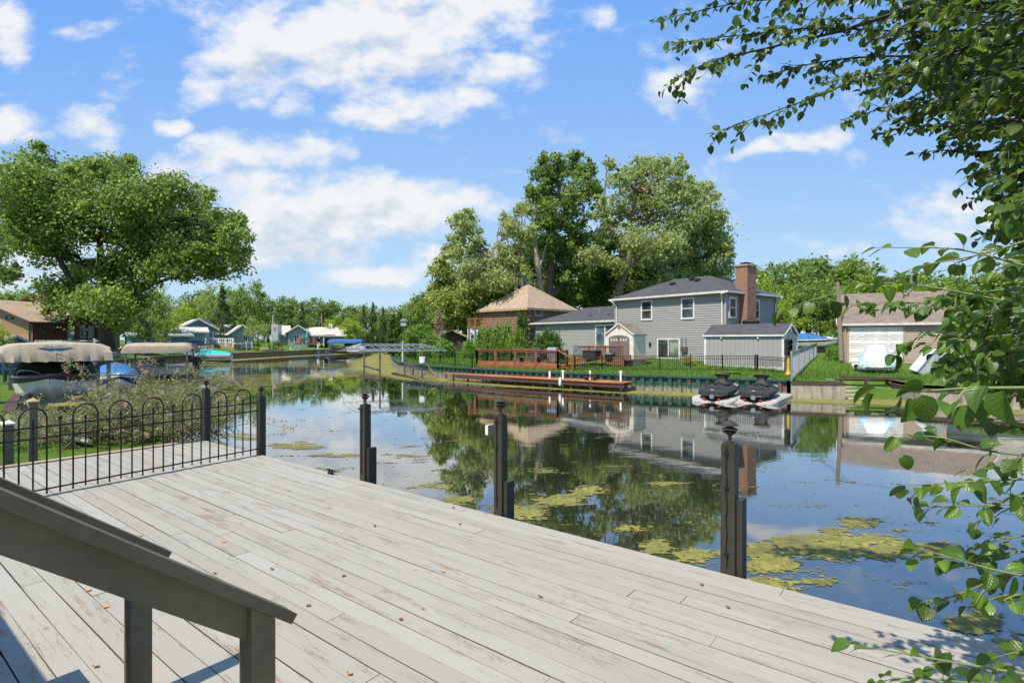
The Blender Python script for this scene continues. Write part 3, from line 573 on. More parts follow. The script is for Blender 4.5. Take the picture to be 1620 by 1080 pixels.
# stair handrails coming down to the deck
def stairs():
    sl_ = math.tan(R(38))
    def rail(label, r, q1, zc, q_post, grp):
        t = thing('stair_handrail', label, 'handrail', Q2(q1, r, DZ), RZ+R(90), grp)     # local x = down the stair (+q), local y = -r
        def along(x): return zc-DZ-sl_*x
        mb = MB(); mb.beam((-3.0,0,along(-3.0)), (0,0,along(0)), .10, .038); mb.build('cap_rail', MT['rail_paint'], t)
        mb = MB(); xe = q_post-q1-.046; dz = .019/math.cos(R(38))+.002+.06
        mb.prism([(-3.0, -.018, along(-3.0)-dz+.06), (xe, -.018, along(xe)-dz+.06), (xe, -.018, along(xe)-dz-.065), (-3.0, -.018, along(-3.0)-dz-.065)], (0,.036,0)); mb.build('side_beam', MT['rail_paint'], t)
        for xp in (q_post-q1, q_post-q1-1.55):
            zt = along(xp)-.03; mb = MB()
            mb.prism([(xp-.0445, -.0445, along(xp-.0445)-.026), (xp+.0445, -.0445, along(xp+.0445)-.026), (xp+.0445, -.0445, 0 if xp > -1 else .6), (xp-.0445, -.0445, 0 if xp > -1 else .6)], (0,.089,0)); mb.build('post', MT['rail_paint'], t)
    a = P(455, 972, 2.1); ra = a.dot(VV); qa = a.dot(U)
    rail('olive grey stair handrail nearest the camera, its post in the foreground', ra, qa, a.z, P(403, 1000, 2.02).dot(U), 'pair of stair handrails')
    b = P(262, 875, 2.73); rb = b.dot(VV); qb = b.dot(U)
    rail('olive grey stair handrail on the far side of the steps', rb, qb, b.z, P(222, 1000, 2.62).dot(U), 'pair of stair handrails')
    t = thing('stairs', 'grey painted steps leading down to the deck, cut by the lower left corner', 'stairs', Q2(.70, -3.2, DZ), RZ+R(90))
    c = G(125, 1057, .99); qc = c.dot(U); rc = c.dot(VV)
    for i in range(3):
        mb = MB(); q1 = qc-.27*i; p0 = Q2(q1-.30, rc); mb2 = []
        vs = [Q2(q, r, z) for q in (q1-.30, q1) for r in (rc, ra-.1) for z in (.99+.18*i-.038, .99+.18*i)]
        mb.add(vs, [(0,1,3,2),(4,6,7,5),(0,4,5,1),(2,3,7,6),(0,2,6,4),(1,5,7,3)]); mb.build('tread', MT['deck_paint'], t, world=True)
    mb = MB(); mb.prism([Q2(qc-.02, rc-.07, DZ), Q2(qc-.02, rc-.07, DZ+.06), Q2(qc-1.4, rc-.07, DZ+1.0), Q2(qc-1.4, rc-.07, DZ)], VV*.045); mb.prism([Q2(qc-.1, ra, DZ), Q2(qc-.1, ra, DZ+.08), Q2(qc-1.4, ra, DZ+.98), Q2(qc-1.4, ra, DZ)], VV*-.045); mb.build('stringer', MT['deck_paint'], t, world=True)
    mb = MB(); vs = [Q2(q, r, z) for q in (qc-2.2, qc-.93) for r in (rc-.9, ra+.0) for z in (DZ, 1.66)]
    mb.add(vs, [(0,1,3,2),(4,6,7,5),(0,4,5,1),(2,3,7,6),(0,2,6,4),(1,5,7,3)]); mb.build('landing', MT['rail_paint'], t, world=True)
    mb = MB(); q0 = qc-.93  # unseen panel added behind the steps, sized to cast shadow on deck and tread
    for r0_, r1_, zt in ((rc-1.9, rc-.04, 2.18), (rc-.04, rc+.75, 2.47)):
        vs = [Q2(q, r, z) for q in (q0-.04, q0) for r in (r0_, r1_) for z in (DZ, zt)]; mb.add(vs, [(0,1,3,2),(4,6,7,5),(0,4,5,1),(2,3,7,6),(0,2,6,4),(1,5,7,3)])
    mb.build('shadow_panel', MT['rail_paint'], t, world=True)
stairs()

# fallen leaves on the deck
def deck_leaf(px, py, mat, lab, s=.03):
    p = G(px, py, DZ+.004); t = thing('fallen_leaf', lab, 'fallen leaf', p, random.uniform(0, 6), 'fallen leaves on the deck')
    mb = MB(); n = 8; rows = []
    for i in range(6):
        f_ = i/5; w_ = s*.42*math.sin(math.pi*(f_**.8))+.0005; rows.append([(-s/2+s*f_, -w_, .006+.012*abs(f_-.5)), (-s/2+s*f_, 0, .001+.004*f_), (-s/2+s*f_, w_, .008*f_+.003)])
    mb.grid(rows); mb.build('blade', MT[mat], t, smooth=True)
for (x, y, l) in [(140,934,'orange fallen leaf just under the handrail beam, upper of two close together'),(166,960,'orange fallen leaf left of the far handrail post'),(151,1054,'orange fallen leaf near the lower left step'),(553,1066,'orange-yellow fallen leaf at the bottom edge of the deck'),(223,847,'orange fallen leaf between the two handrails'),(353,857,'orange fallen leaf right of the far handrail end'),(701,904,'tiny yellow fallen leaf in the middle of the deck')]: deck_leaf(x, y, 'leaf_orange', l, .034)
for (x, y, l) in [(544,911,'dark red fallen leaf on a board joint in the middle of the deck'),(634,980,'dark fallen leaf beside the long peeled crack'),(717,803,'brown fallen leaf at the deck edge left of the outlet box post'),(1152,961,'red-brown fallen leaf below the nearest lamp post'),(593,832,'brown fallen leaf in the upper middle of the deck'),(340,907,'dark curled fallen leaf above the near handrail'),(855,944,'dark fallen leaf right of the deck centre'),(1110,925,'brown fallen leaf left of the nearest lamp post base'),(728,829,'red-brown fallen leaf near the deck edge, lower of two'),(430,900,'small brown fallen leaf in line with the handrail end'),(488,958,'small brown fallen leaf right of the near handrail end')]: deck_leaf(x, y, 'leaf_brown', l, .030)
# ================================================================ right bank: walls, docks, houses
def wall_run(name, label, cat, pts, top, capw, capm, corr=None, bodym='sheet_pile', bottom=-1.2, mat_cap_h=.09, grp=None):
    t = thing(name, label, cat, (pts[0][0], pts[0][1], 0), 0, grp); rows = []
    tot = 0; P2 = [Vector((*p, 0)) for p in pts]; sm = []
    for a, b in zip(P2, P2[1:]):
        L = (b-a).length; n = max(1, int(L/(corr or .6))); d = (b-a)/n; nm = Vector((d.y, -d.x, 0)).normalized()
        for k in range(n):
            p = a+d*k
            if corr:
                o = .09
                for f_, s in ((0, 0), (.12, 1), (.5, 1), (.62, 0)): sm.append(p+d*f_+nm*o*s)
            else: sm.append(p)
    sm.append(P2[-1])
    mb = MB(); mb.grid([[(p.x, p.y, bottom) for p in sm], [(p.x, p.y, .30) for p in sm], [(p.x, p.y, top-mat_cap_h) for p in sm]]); mb.build('wall_sheet', MT[bodym], t, world=True)
    mb = MB(); row = []
    for i, p in enumerate(P2):
        a = P2[max(0, i-1)]; b = P2[min(len(P2)-1, i+1)]; d = (b-a).normalized(); nm = Vector((d.y, -d.x, 0))
        o_ = p+nm*(.13 if corr else .05); i_ = p-nm*capw
        row.append([(o_.x, o_.y, top-mat_cap_h), (o_.x, o_.y, top), (i_.x, i_.y, top), (i_.x, i_.y, top-mat_cap_h), (o_.x, o_.y, top-mat_cap_h)])
    mb.grid(row); mb.build('cap', MT[capm], t, world=True); return t
gw = wall_run('seawall', 'long dark green corrugated steel seawall with pale weathered lower half', 'seawall', [(-14.6,66),(-13.0,60),(-12.3,56.3),(-10.6,49.5),(-8.9,43.3),(-6.9,39.6),(-4.8,36.4),(0.6,31.2),(6.0,27.6),(8.4,26.4),(12.1,24.1)], .79, .22, 'sheet_pile', .42)
for x, y in [(-12.3,56.3),(-8.9,43.3),(-4.8,36.4)]: pass
wall_run('seawall', 'short concrete seawall with brown timber cap, right of the green seawall', 'seawall', [(12.1,23.75),(14.1,23.15),(14.4,25.2)], .72, .2, 'brown_trim', None, 'concrete')
wall_run('seawall', 'stained concrete seawall behind the leaves at the right edge', 'seawall', [(16.9,24.8),(16.2,21.7),(19.5,19.0),(26,13.8),(34,7.8)], .62, .25, 'brown_trim', None, 'concrete')

# orange dock boards on the green wall
def dock():
    a = Vector((-4.25, 34.5, 0)); b = Vector((5.75, 26.75, 0)); d = (b-a).normalized(); t = thing('narrow_dock', 'long narrow dock of orange-brown boards fixed along the green seawall', 'dock', a, math.atan2(d.y, d.x)); L = (b-a).length
    mb = MB(); n = int(L/.14); rg = random.Random(3)
    for i in range(n):
        f_ = i/n; w_ = .35+.75*ss(0, .5, f_); c_ = rg.uniform(.75, 1.15); mb.bb(i*.14, i*.14+.134, -w_*.62, w_*.55, .435, .47, (c_, c_, c_))
    mb.build('boards', MT['orange_deck'], t)
    mb = MB(); mb.bb(1.5, L, -.62, -.58, .22, .433); mb.bb(3, L, .1, .14, .31, .433)
    for i in range(1, 10): mb.bb(i*1.2, i*1.2+.09, -.55, -.46, -.9, .43)
    mb.build('frame', MT['brown_trim'], t)
    for k, (px, py, pt, lab) in enumerate([(869.6,612,587,'shortest'),(890.5,613,585,'second'),(933.5,615,586,'third'),(982,617.5,586,'tall')]):
        p = G(px, py, 0); zt = EYE-(pt-HY)*p.y/F
        q = thing('mooring_post', ['white mooring post leftmost of four on the orange dock', 'white mooring post with crossbar holding a fender on the orange dock', 'white mooring post with plain top beside the small red-brown step', 'white mooring post with crossbar at the right end of the orange dock'][k], 'post', p, 0, 'white posts of the orange dock')
        mb = MB(); mb.tube([(0,0,-1), (0,0,zt-.02), (0,0,zt)], [.052,.052,.035], 12); mb.build('post', MT['white_vinyl'], q, smooth=True)
        if k in (1, 3): mb = MB(); mb.tube([(-.11,0,zt-.06),(.11,0,zt-.06)], .014, 8); mb.build('crossbar', MT['white_vinyl'], q)
    p = P(886, 603, 27.9); q = thing('boat_fender', 'white inflated fender hanging at the orange dock', 'fender', p)
    mb = MB(); mb.lathe([(.02,-.26),(.06,-.22),(.075,-.15),(.075,.12),(.05,.18),(.02,.21)], n=14); mb.build('fender_body', MT['white_vinyl'], q, smooth=True); mb = MB(); mb.tube([(0,0,.2),(.05,-.0,.42)], .008, 5); mb.build('rope', MT['rope'], q)
    p = P(935, 603, 28.0); q = thing('dock_step', 'small red-brown wooden step standing on the orange dock', 'step', (p.x, p.y+.15, .47), math.atan2(d.y, d.x))
    mb = MB(); mb.bb(-.28,.28,-.2,-.02,.14,.17); mb.bb(-.28,.28,.0,.2,.29,.32); mb.build('tread', MT['red_wood'], q); mb = MB(); mb.bb(-.27,-.23,-.18,.2,0,.14); mb.bb(.23,.27,-.18,.2,0,.14); mb.bb(-.27,-.23,.02,.2,.14,.29); mb.bb(.23,.27,.02,.2,.14,.29); mb.build('side_board', MT['red_wood'], q)
    p = G(923, 604, .3); q = thing('thin_pole', 'thin grey pole standing at the green seawall', 'pole', (p.x, p.y+1.2, 0)); mb = MB(); mb.tube([(0,0,-.5),(0,0,1.65)], .02, 8); mb.build('pole', MT['grey_metal'], q)
dock()

# metal fence with pickets behind the wall
def picket_fence(label, a, b, h, npan, pick=True, mat='black_metal', pitch=.105):
    a, b = Vector(a), Vector(b); d = (b-a); L = d.xy.length; t = thing('metal_fence', label, 'fence', a, math.atan2(d.y, d.x)); sl = d.z/L
    for i in range(npan+1):
        x = L*i/npan; mb = MB(); mb.bb(x-.032, x+.032, -.032, .032, x*sl-.2, x*sl+h+.06); mb.prism([(x-.04,-.04,x*sl+h+.06),(x+.04,-.04,x*sl+h+.06),(x+.04,.04,x*sl+h+.06),(x-.04,.04,x*sl+h+.06)], (0,0,.02)); mb.build('post', MT[mat], t)
    for z in ((h, h-.14, .10) if pick else (h, .10)):
        mb = MB(); mb.beam((0,0,z),(L,0,z+L*sl),.025,.025); mb.build('rail', MT[mat], t)
    mb = MB()
    if pick:
        n = int(L/pitch)
        for i in range(n): x = (i+.5)*L/n; mb.bb(x-.011, x+.011, -.011, .011, x*sl+.06, x*sl+h)
    else:
        n = int(L/.3)
        for i in range(n): x = (i+.5)*L/n; mb.bb(x-.003, x+.003, -.003, .003, x*sl+.06, x*sl+h)
    o = mb.build('picket', MT[mat], t); o['kind'] = 'stuff'
fa = P(909, 586, 31.2); fb = P(1195, 587.5, 27.9); fc = P(1249, 592, 26.4)
picket_fence('black metal picket fence on the lawn behind the green seawall, right of the brown deck', fa, fb, .80, 6)
picket_fence('short black metal picket fence ending at the chain link fence', fb+Vector((.1,0,0)), fc, .78, 1)
picket_fence('dark wire fence on the lawn left of the brown deck', P(657,571,44), P(747,582,34), .82, 4, False)
picket_fence('dark wire fence running back under the hedge', P(657.5,571,44.3), P(643,566,51), .85, 2, False)

# chain link fence going back between the lots
def chain():
    a = P(1252, 605, 24.1); b = P(1292, 574, 38.5); a.z = .75; b.z = 1.05; d = b-a; L = d.xy.length; t = thing('chain_link_fence', 'grey chain link fence running back between the two lawns', 'fence', a, math.atan2(d.y, d.x)); h = 1.25; sl = d.z/L
    for i in range(6):
        x = L*i/5; mb = MB(); mb.tube([(x,0,x*sl-.2),(x,0,x*sl+h+.04)], .03 if i else .045, 8); mb.build('post', MT['alu'], t)
    mb = MB(); mb.tube([(0,0,h),(L,0,h+L*sl)], .02, 6); mb.build('rail', MT['alu'], t)
    mb = MB(); s = .13; n = int(L/s)
    for i in range(-10, n):
        for sg in (0, 1):
            x0 = i*s; x1 = x0+h; z0, z1 = (.03, h) if sg == 0 else (h, .03)
            if x0 < 0: z0 = z0+(-x0)*(z1-z0)/h; x0 = 0
            if x1 > L: z1 = z1-(x1-L)*(z1-z0)/(x1-x0); x1 = L
            mb.beam((x0,0,z0+x0*sl),(x1,0,z1+x1*sl),.006,.006)
    mb.build('mesh', MT['alu'], t)
chain()

# ---------------------------------------------------------------- building kit
class Bld:
    def __init__(s, name, label, a, b, z0, W, cat='house', group=None):      # a, b: ends of the wall facing us (left, right); W: depth
        a, b = Vector((a[0], a[1], 0)), Vector((b[0], b[1], 0)); s.a, s.b = a, b; d = b-a; s.L = d.length; s.W = W; s.z0 = z0
        s.dx = d.normalized(); s.dy = Vector((-s.dx.y, s.dx.x, 0)); s.rz = math.atan2(d.y, d.x); s.t = thing(name, label, cat, (a.x, a.y, z0), s.rz, group)
    def wd(s, x, y, z=0): return s.a+s.dx*x+s.dy*y+Vector((0,0,z))
    def onwall(s, face, px):            # distance along the wall and depth where photo column px meets it
        o, d = (s.a, s.dx) if face == 'F' else (s.b, s.dy) if face == 'R' else (s.a, s.dy)
        k = (px-CX)/F; u = (k*o.y-o.x)/(d.x-k*d.y); return u, o.y+d.y*u
    def z(s, py, Y): return EYE-(py-HY)*Y/F-s.z0
    def frm(s, face):
        return {'F': (Vector((0,0,0)), Vector((1,0,0)), Vector((0,-1,0))), 'R': (Vector((s.L,0,0)), Vector((0,1,0)), Vector((1,0,0))), 'L': (Vector((0,0,0)), Vector((0,1,0)), Vector((-1,0,0)))}[face]
    def lap(s, face, z0, z1, mat, c=.15, u0=None, u1=None, gable=None, name='wall', parent=None):
        o, tx, n = s.frm(face); L = s.L if face == 'F' else s.W; u0 = 0 if u0 is None else u0; u1 = L if u1 is None else u1; mb = MB(); z = z0
        def ext(zz):
            if gable and zz > gable[0]:
                f_ = (zz-gable[0])/(gable[1]-gable[0]); m = (u0+u1)/2; return u0+(m-u0)*f_, u1+(m-u1)*f_
            return u0, u1
        while z < z1-.01:
            ze = min(z+c, z1); a0, a1 = ext(z); b0, b1 = ext(ze)
            q = [o+tx*a0+n*.036+Vector((0,0,z)), o+tx*a1+n*.036+Vector((0,0,z)), o+tx*b1+n*.004+Vector((0,0,ze)), o+tx*b0+n*.004+Vector((0,0,ze)), o+tx*a0+Vector((0,0,z)), o+tx*a1+Vector((0,0,z))]
            fl = [(0,1,2,3),(4,5,1,0)] if tx.cross(Vector((0,0,1))).dot(n) > 0 else [(3,2,1,0),(0,1,5,4)]
            mb.add(q, fl); z += c
        return mb.build(name, MT[mat], parent or s.t)
    def core(s, h, mat, name='wall_core'):
        mb = MB(); mb.bb(.01, s.L-.01, .01, s.W-.01, -.6, h); return mb.build(name, MT[mat], s.t)
    def quad(s, face, u0, u1, z0, z1, n0, n1, mb):
        o, tx, n = s.frm(face); vs = [o+tx*u+n*k+Vector((0,0,z)) for k in (n0, n1) for z in (z0, z1) for u in (u0, u1)]
        return mb.add(vs, [(0,2,3,1),(4,5,7,6),(0,1,5,4),(2,6,7,3),(0,4,6,2),(1,3,7,5)] if tx.cross(Vector((0,0,1))).dot(n) > 0 else [(0,1,3,2),(4,6,7,5),(0,4,5,1),(2,3,7,6),(0,2,6,4),(1,5,7,3)])
    def window(s, face, u0, u1, z0, z1, fr='white_vinyl', gl='glass_dark', fw=.07, rail=True, mull=0, name='window', curtain=None):
        mb = MB(); Q_ = lambda a,b,c,d: s.quad(face, a, b, c, d, .005, .085, mb)
        Q_(u0,u0+fw,z0,z1); Q_(u1-fw,u1,z0,z1); Q_(u0+fw,u1-fw,z1-fw,z1); Q_(u0+fw,u1-fw,z0,z0+fw*1.1)
        if rail: s.quad(face, u0+fw, u1-fw, (z0+z1)/2-.025, (z0+z1)/2+.025, .005, .070, mb)
        for k in range(mull): um = u0+(u1-u0)*(k+1)/(mull+1); s.quad(face, um-.03, um+.03, z0+fw, z1-fw, .005, .071, mb)
        w_ = mb.build('window_frame' if name == 'window' else 'door_frame', MT[fr], s.t); w_.name = name; mb = MB(); s.quad(face, u0+fw*.9, u1-fw*.9, z0+fw*.9, z1-fw*.9, .004, .050, mb); mb.build('pane', MT[gl], w_)
        if curtain:
            mb = MB(); s.quad(face, u0+fw+(u1-u0)*curtain[0], u0+(u1-u0)*curtain[1], z0+fw, z1-fw, .003, .055, mb); mb.build('curtain', MT['glass_curtain'], w_)
        return w_
    def pwin(s, face, x0, x1, y0, y1, **k):
        u0, Y0 = s.onwall(face, x0); u1, Y1 = s.onwall(face, x1); Ym = (Y0+Y1)/2; 
        if u0 > u1: u0, u1 = u1, u0
        return s.window(face, u0, u1, s.z(y1, Ym), s.z(y0, Ym), **k)
    def hip(s, ze, zr, oh, mat, fas='gutter', x0=None, x1=None, y0=None, y1=None, ridge=None, fh=.14, name='roof'):
        x0 = 0 if x0 is None else x0; x1 = s.L if x1 is None else x1; y0 = 0 if y0 is None else y0; y1 = s.W if y1 is None else y1
        X0, X1, Y0, Y1 = x0-oh, x1+oh, y0-oh, y1+oh; sp = min(X1-X0, Y1-Y0)/2
        if ridge is None:
            ridge = [((X0+sp, (Y0+Y1)/2), (X1-sp, (Y0+Y1)/2))] if X1-X0 >= Y1-Y0 else [(((X0+X1)/2, Y0+sp), ((X0+X1)/2, Y1-sp))]
        (r0, r1) = ridge[0]; cs = [(X0,Y0,ze),(X1,Y0,ze),(X1,Y1,ze),(X0,Y1,ze)]; A = (*r0, zr); B_ = (*r1, zr); mb = MB(); horiz = abs(r0[1]-r1[1]) < 1e-6
        fs = [(0,1,5,4),(1,2,5),(2,3,4,5),(3,0,4)] if horiz else [(0,1,4),(1,2,5,4),(2,3,5),(3,0,4,5)]
        if (Vector(r0)-Vector(r1)).length < .02: fs = [(0,1,4),(1,2,4),(2,3,4),(3,0,4)]
        mb.add(cs+[A, B_], fs); r_ = mb.build(name, MT[mat], s.t)
        mb = MB(); e = .02; mb.bb(X0-e,X1+e,Y0-e,Y0+.02,ze-fh,ze-.004); mb.bb(X0-e,X1+e,Y1-.02,Y1+e,ze-fh,ze-.004); mb.bb(X0-e,X0+.02,Y0+.02,Y1-.02,ze-fh,ze-.004); mb.bb(X1-.02,X1+e,Y0+.02,Y1-.02,ze-fh,ze-.004); mb.build('fascia', MT[fas], r_)
        mb = MB(); mb.bb(X0+.02,X1-.02,Y0+.02,Y1-.02,ze-.10,ze-.08); mb.build('soffit', MT['gutter'], r_); return r_
    def gable(s, ze, zr, oh, mat, axis='x', fas='gutter', x0=None, x1=None, y0=None, y1=None, fh=.16, name='roof', oe=None):
        x0 = 0 if x0 is None else x0; x1 = s.L if x1 is None else x1; y0 = 0 if y0 is None else y0; y1 = s.W if y1 is None else y1; oe = oh if oe is None else oe
        mb = MB(); mf = MB()
        if axis == 'x':
            m = (y0+y1)/2; k = (zr-ze)/(m-y0); yl, yh, zl = y0-oh, y1+oh, ze-k*oh; X0, X1 = x0-oe, x1+oe; th = .09
            for a, b in (((yl, zl), (m, zr)), ((m, zr), (yh, zl))):
                mb.add([(X0,a[0],a[1]),(X1,a[0],a[1]),(X1,b[0],b[1]),(X0,b[0],b[1]),(X0,a[0],a[1]-th),(X1,a[0],a[1]-th),(X1,b[0],b[1]-th),(X0,b[0],b[1]-th)], [(0,1,2,3),(7,6,5,4),(0,4,5,1),(1,5,6,2),(2,6,7,3),(3,7,4,0)])
            for X in (X0, X1):
                for a, b in (((yl, zl), (m, zr)), ((yh, zl), (m, zr))): mf.beam((X, a[0], a[1]-.07), (X, b[0], b[1]-.07), .04, fh)
            mf.bb(X0, X1, yl-.03, yl+.0, zl-fh*.9, zl-.01); mf.bb(X0, X1, yh, yh+.03, zl-fh*.9, zl-.01)
        else:
            m = (x0+x1)/2; k = (zr-ze)/(m-x0); xl, xh, zl = x0-oh, x1+oh, ze-k*oh; Y0, Y1 = y0-oe, y1+oe; th = .09
            for a, b in (((xl, zl), (m, zr)), ((m, zr), (xh, zl))):
                mb.add([(a[0],Y0,a[1]),(b[0],Y0,b[1]),(b[0],Y1,b[1]),(a[0],Y1,a[1]),(a[0],Y0,a[1]-th),(b[0],Y0,b[1]-th),(b[0],Y1,b[1]-th),(a[0],Y1,a[1]-th)], [(0,1,2,3),(7,6,5,4),(0,4,5,1),(1,5,6,2),(2,6,7,3),(3,7,4,0)])
            for Y in (Y0, Y1):
                for a, b in (((xl, zl), (m, zr)), ((xh, zl), (m, zr))): mf.beam((a[0], Y, a[1]-.07), (b[0], Y, b[1]-.07), .04, fh)
            mf.bb(xl-.03, xl, Y0, Y1, zl-fh*.9, zl-.01); mf.bb(xh, xh+.03, Y0, Y1, zl-fh*.9, zl-.01)
        r_ = mb.build(name, MT[mat], s.t); mf.build('fascia', MT[fas], r_); return r_
    def box(s, name, mat, x0, x1, y0, y1, z0, z1, parent=None):
        mb = MB(); mb.bb(x0, x1, y0, y1, z0, z1); return mb.build(name, MT[mat], parent or s.t)

# ---------------------------------------------------------------- grey two-storey house
def grey_house():
    b = Bld('house', 'two-storey grey sided house with charcoal hip roof and tall brick chimney', (7.72,40.5), (13.07,33.5), 1.2, 6.0); z0 = 1.2; L = b.L
    ze = EYE+75*33.5/F-z0; b.core(ze-.05, 'side_grey'); b.lap('F', 0, ze-.06, 'side_grey'); b.lap('R', 0, ze-.06, 'side_grey'); b.lap('L', 0, ze-.06, 'side_grey')
    rf = b.hip(ze+.08, EYE+99*38.5/F-z0, .38, 'roof_charcoal')
    for (x, y) in ((L*.42, 1.9), (L*.62, 2.2), (L*.55, 2.5)): mb = MB(); f_ = min(y, 3)/3; mb.box((x, y-.2, ze+.08+(y+.15)*.47), (.34, .3, .14)); mb.build('roof_vent', MT['rubber'], rf)
    b.pwin('F', 1014.9, 1033, 475, 506.5, fw=.1); b.pwin('F', 1078.3, 1099.5, 470.8, 504.8, fw=.1)
    b.pwin('R', 1152, 1163.5, 470, 503.5, fw=.1); b.pwin('R', 1191, 1200, 474, 506, fw=.1)
    u0, Y0 = b.onwall('F', 1040.5); u1, Y1 = b.onwall('F', 1076.5)
    b.window('F', u0, u1, b.z(569.5, 34.9), b.z(535, 34.9), fw=.09, rail=False, mull=1, name='patio_door', curtain=(.5, .94))
    mb = MB()
    for (x, y) in ((L+.03, -.03), (-.03, -.03), (L+.03, b.W+.03)): mb.bb(x-.06, x+.06, y-.06, y+.06, -.3, ze-.04)
    mb.build('corner_trim', MT['side_grey2'], b.t)
    for nm, pts in (('front', [(L+.2, -.42, ze-.05), (L-.02, -.42, ze-.1), (L-.18, -.10, ze-.55), (L-.18, -.09, -.2)]), ('left', [(-.2, -.42, ze-.05), (-.05, -.3, ze-.2), (.1, -.10, ze-.5), (.1, -.09, -.2)]), ('end', [(L+.42, b.W+.15, ze-.05), (L+.3, b.W, ze-.2), (L+.10, b.W-.1, ze-.5), (L+.09, b.W-.1, -.2)])):
        mb = MB(); mb.tube(pts, .045, 6); mb.build('downspout', MT['white_paint'], b.t)
    # chimney on the right wall
    u0, Y0 = b.onwall('R', 1163); u1, Y1 = b.onwall('R', 1190); zt = EYE+121*34/F-z0
    ch = b.box('chimney', 'chimney_brick', L-.25, L+.55, u0+.45, u0+1.5, -.3, zt-.16); c0, c1 = u0+.45, u0+1.5
    b.box('chimney_cap', 'concrete', L-.32, L+.62, c0-.07, c1+.07, zt-.157, zt-.05, ch); b.box('flue', 'grey_metal', L-.0, L+.3, c0+.25, c1-.25, zt-.048, zt+.02, ch); b.box('flue_lid', 'black_metal', L-.1, L+.42, c0+.15, c1-.15, zt+.06, zt+.09, ch); b.box('flue_leg', 'black_metal', L-.05, L-.01, c0+.3, c0+.34, zt-.048, zt+.06, ch)
    b.box('wall_lamp', 'black_metal', *(lambda u: (u-.06, u+.06))(b.onwall('F', 1029.5)[0]), -.13, -.025, b.z(548, 36), b.z(542, 36))
    u, Y = b.onwall('F', 1084); b.box('meter_box', 'grey_metal', u-.22, u+.22, -.2, -.03, b.z(556.5, Y), b.z(549, Y)); mb = MB(); mb.tube([(u-.2,-.08,b.z(549,Y)),(u-.2,-.08,b.z(533,Y))], .02, 6); mb.tube([(u+.1,-.08,b.z(549,Y)),(u+.1,-.08,b.z(533,Y))], .02, 6); mb.build('conduit', MT['grey_metal'], b.t)
    mb = MB(); u, Y = b.onwall('F', 1149.5); mb.lathe([(.01,0),(.06,.02),(.07,.08),(.02,.1)], (u-.1, -.12, b.z(466, Y)), 8); mb.lathe([(.01,0),(.06,.02),(.07,.08),(.02,.1)], (u-.3, -.12, b.z(466, Y)), 8); mb.build('flood_light', MT['white_paint'], b.t)
    # lower wing to the left, one building with the house
    wl = Vector((1.9, 48.2, 0)); w = b; xl = (wl-b.a).dot(b.dx); yl = (wl-b.a).dot(b.dy); wz = EYE+30*40.8/F-z0
    X0 = xl; mb = MB(); mb.bb(X0+.02, -.02, .3, 6.5, -.6, wz-.03); mb.build('wing_wall_core', MT['side_grey2'], b.t)
    mb = MB(); z = 0
    while z < wz-.05:
        ze2 = min(z+.11, wz-.05); mb.add([(X0,.28,z),(0,.28,z),(0,.296,ze2),(X0,.296,ze2),(X0,.30,z),(0,.30,z)], [(0,1,2,3),(4,5,1,0)]); z += .11
    mb.build('wing_wall', MT['side_grey2'], b.t)
    b.hip(wz+.05, EYE+53*45.5/F-z0, .35, 'roof_charcoal', x0=X0, x1=-.4+.0, y0=.3, y1=6.8, ridge=[((X0+3.2, 3.5), (-.02, 3.5))], name='wing_roof')
    for px in (916, 946): 
        u, Y = b.onwall('F', px); mb = MB(); mb.box((u, 1.3, wz+.05+1.3*.36), (.3,.25,.12)); mb.build('roof_vent', MT['rubber'], b.t)
    u, Y = b.onwall('F', 924); mb = MB(); mb.tube([(u,1.8,wz+.3),(u,1.8,wz+1.1)], .05, 8); mb.build('vent_pipe', MT['alu'], b.t)
    # glazed door of the wing
    sv = b.a.copy(); b.a = b.a+b.dy*.26
    u0, Y0 = b.onwall('F', 942.5); u1, _ = b.onwall('F', 973.5); b.a = sv
    mb = MB(); zb, zt = b.z(551, Y0), b.z(513.5, Y0)
    for (a, c, d, e) in ((u0,u0+.1,zb,zt),(u1-.1,u1,zb,zt),(u0+.1,u1-.1,zt-.1,zt),((u0+u1)/2-.05,(u0+u1)/2+.05,zb,zt-.1)): mb.bb(a, c, .20, .27, d, e)
    d_ = mb.build('patio_door', MT['white_vinyl'], b.t); mb = MB(); mb.bb(u0+.1,u1-.1,.235,.26,zb,zt-.1); mb.build('pane', MT['glass_blue'], d_)
    return b
GH = grey_house()

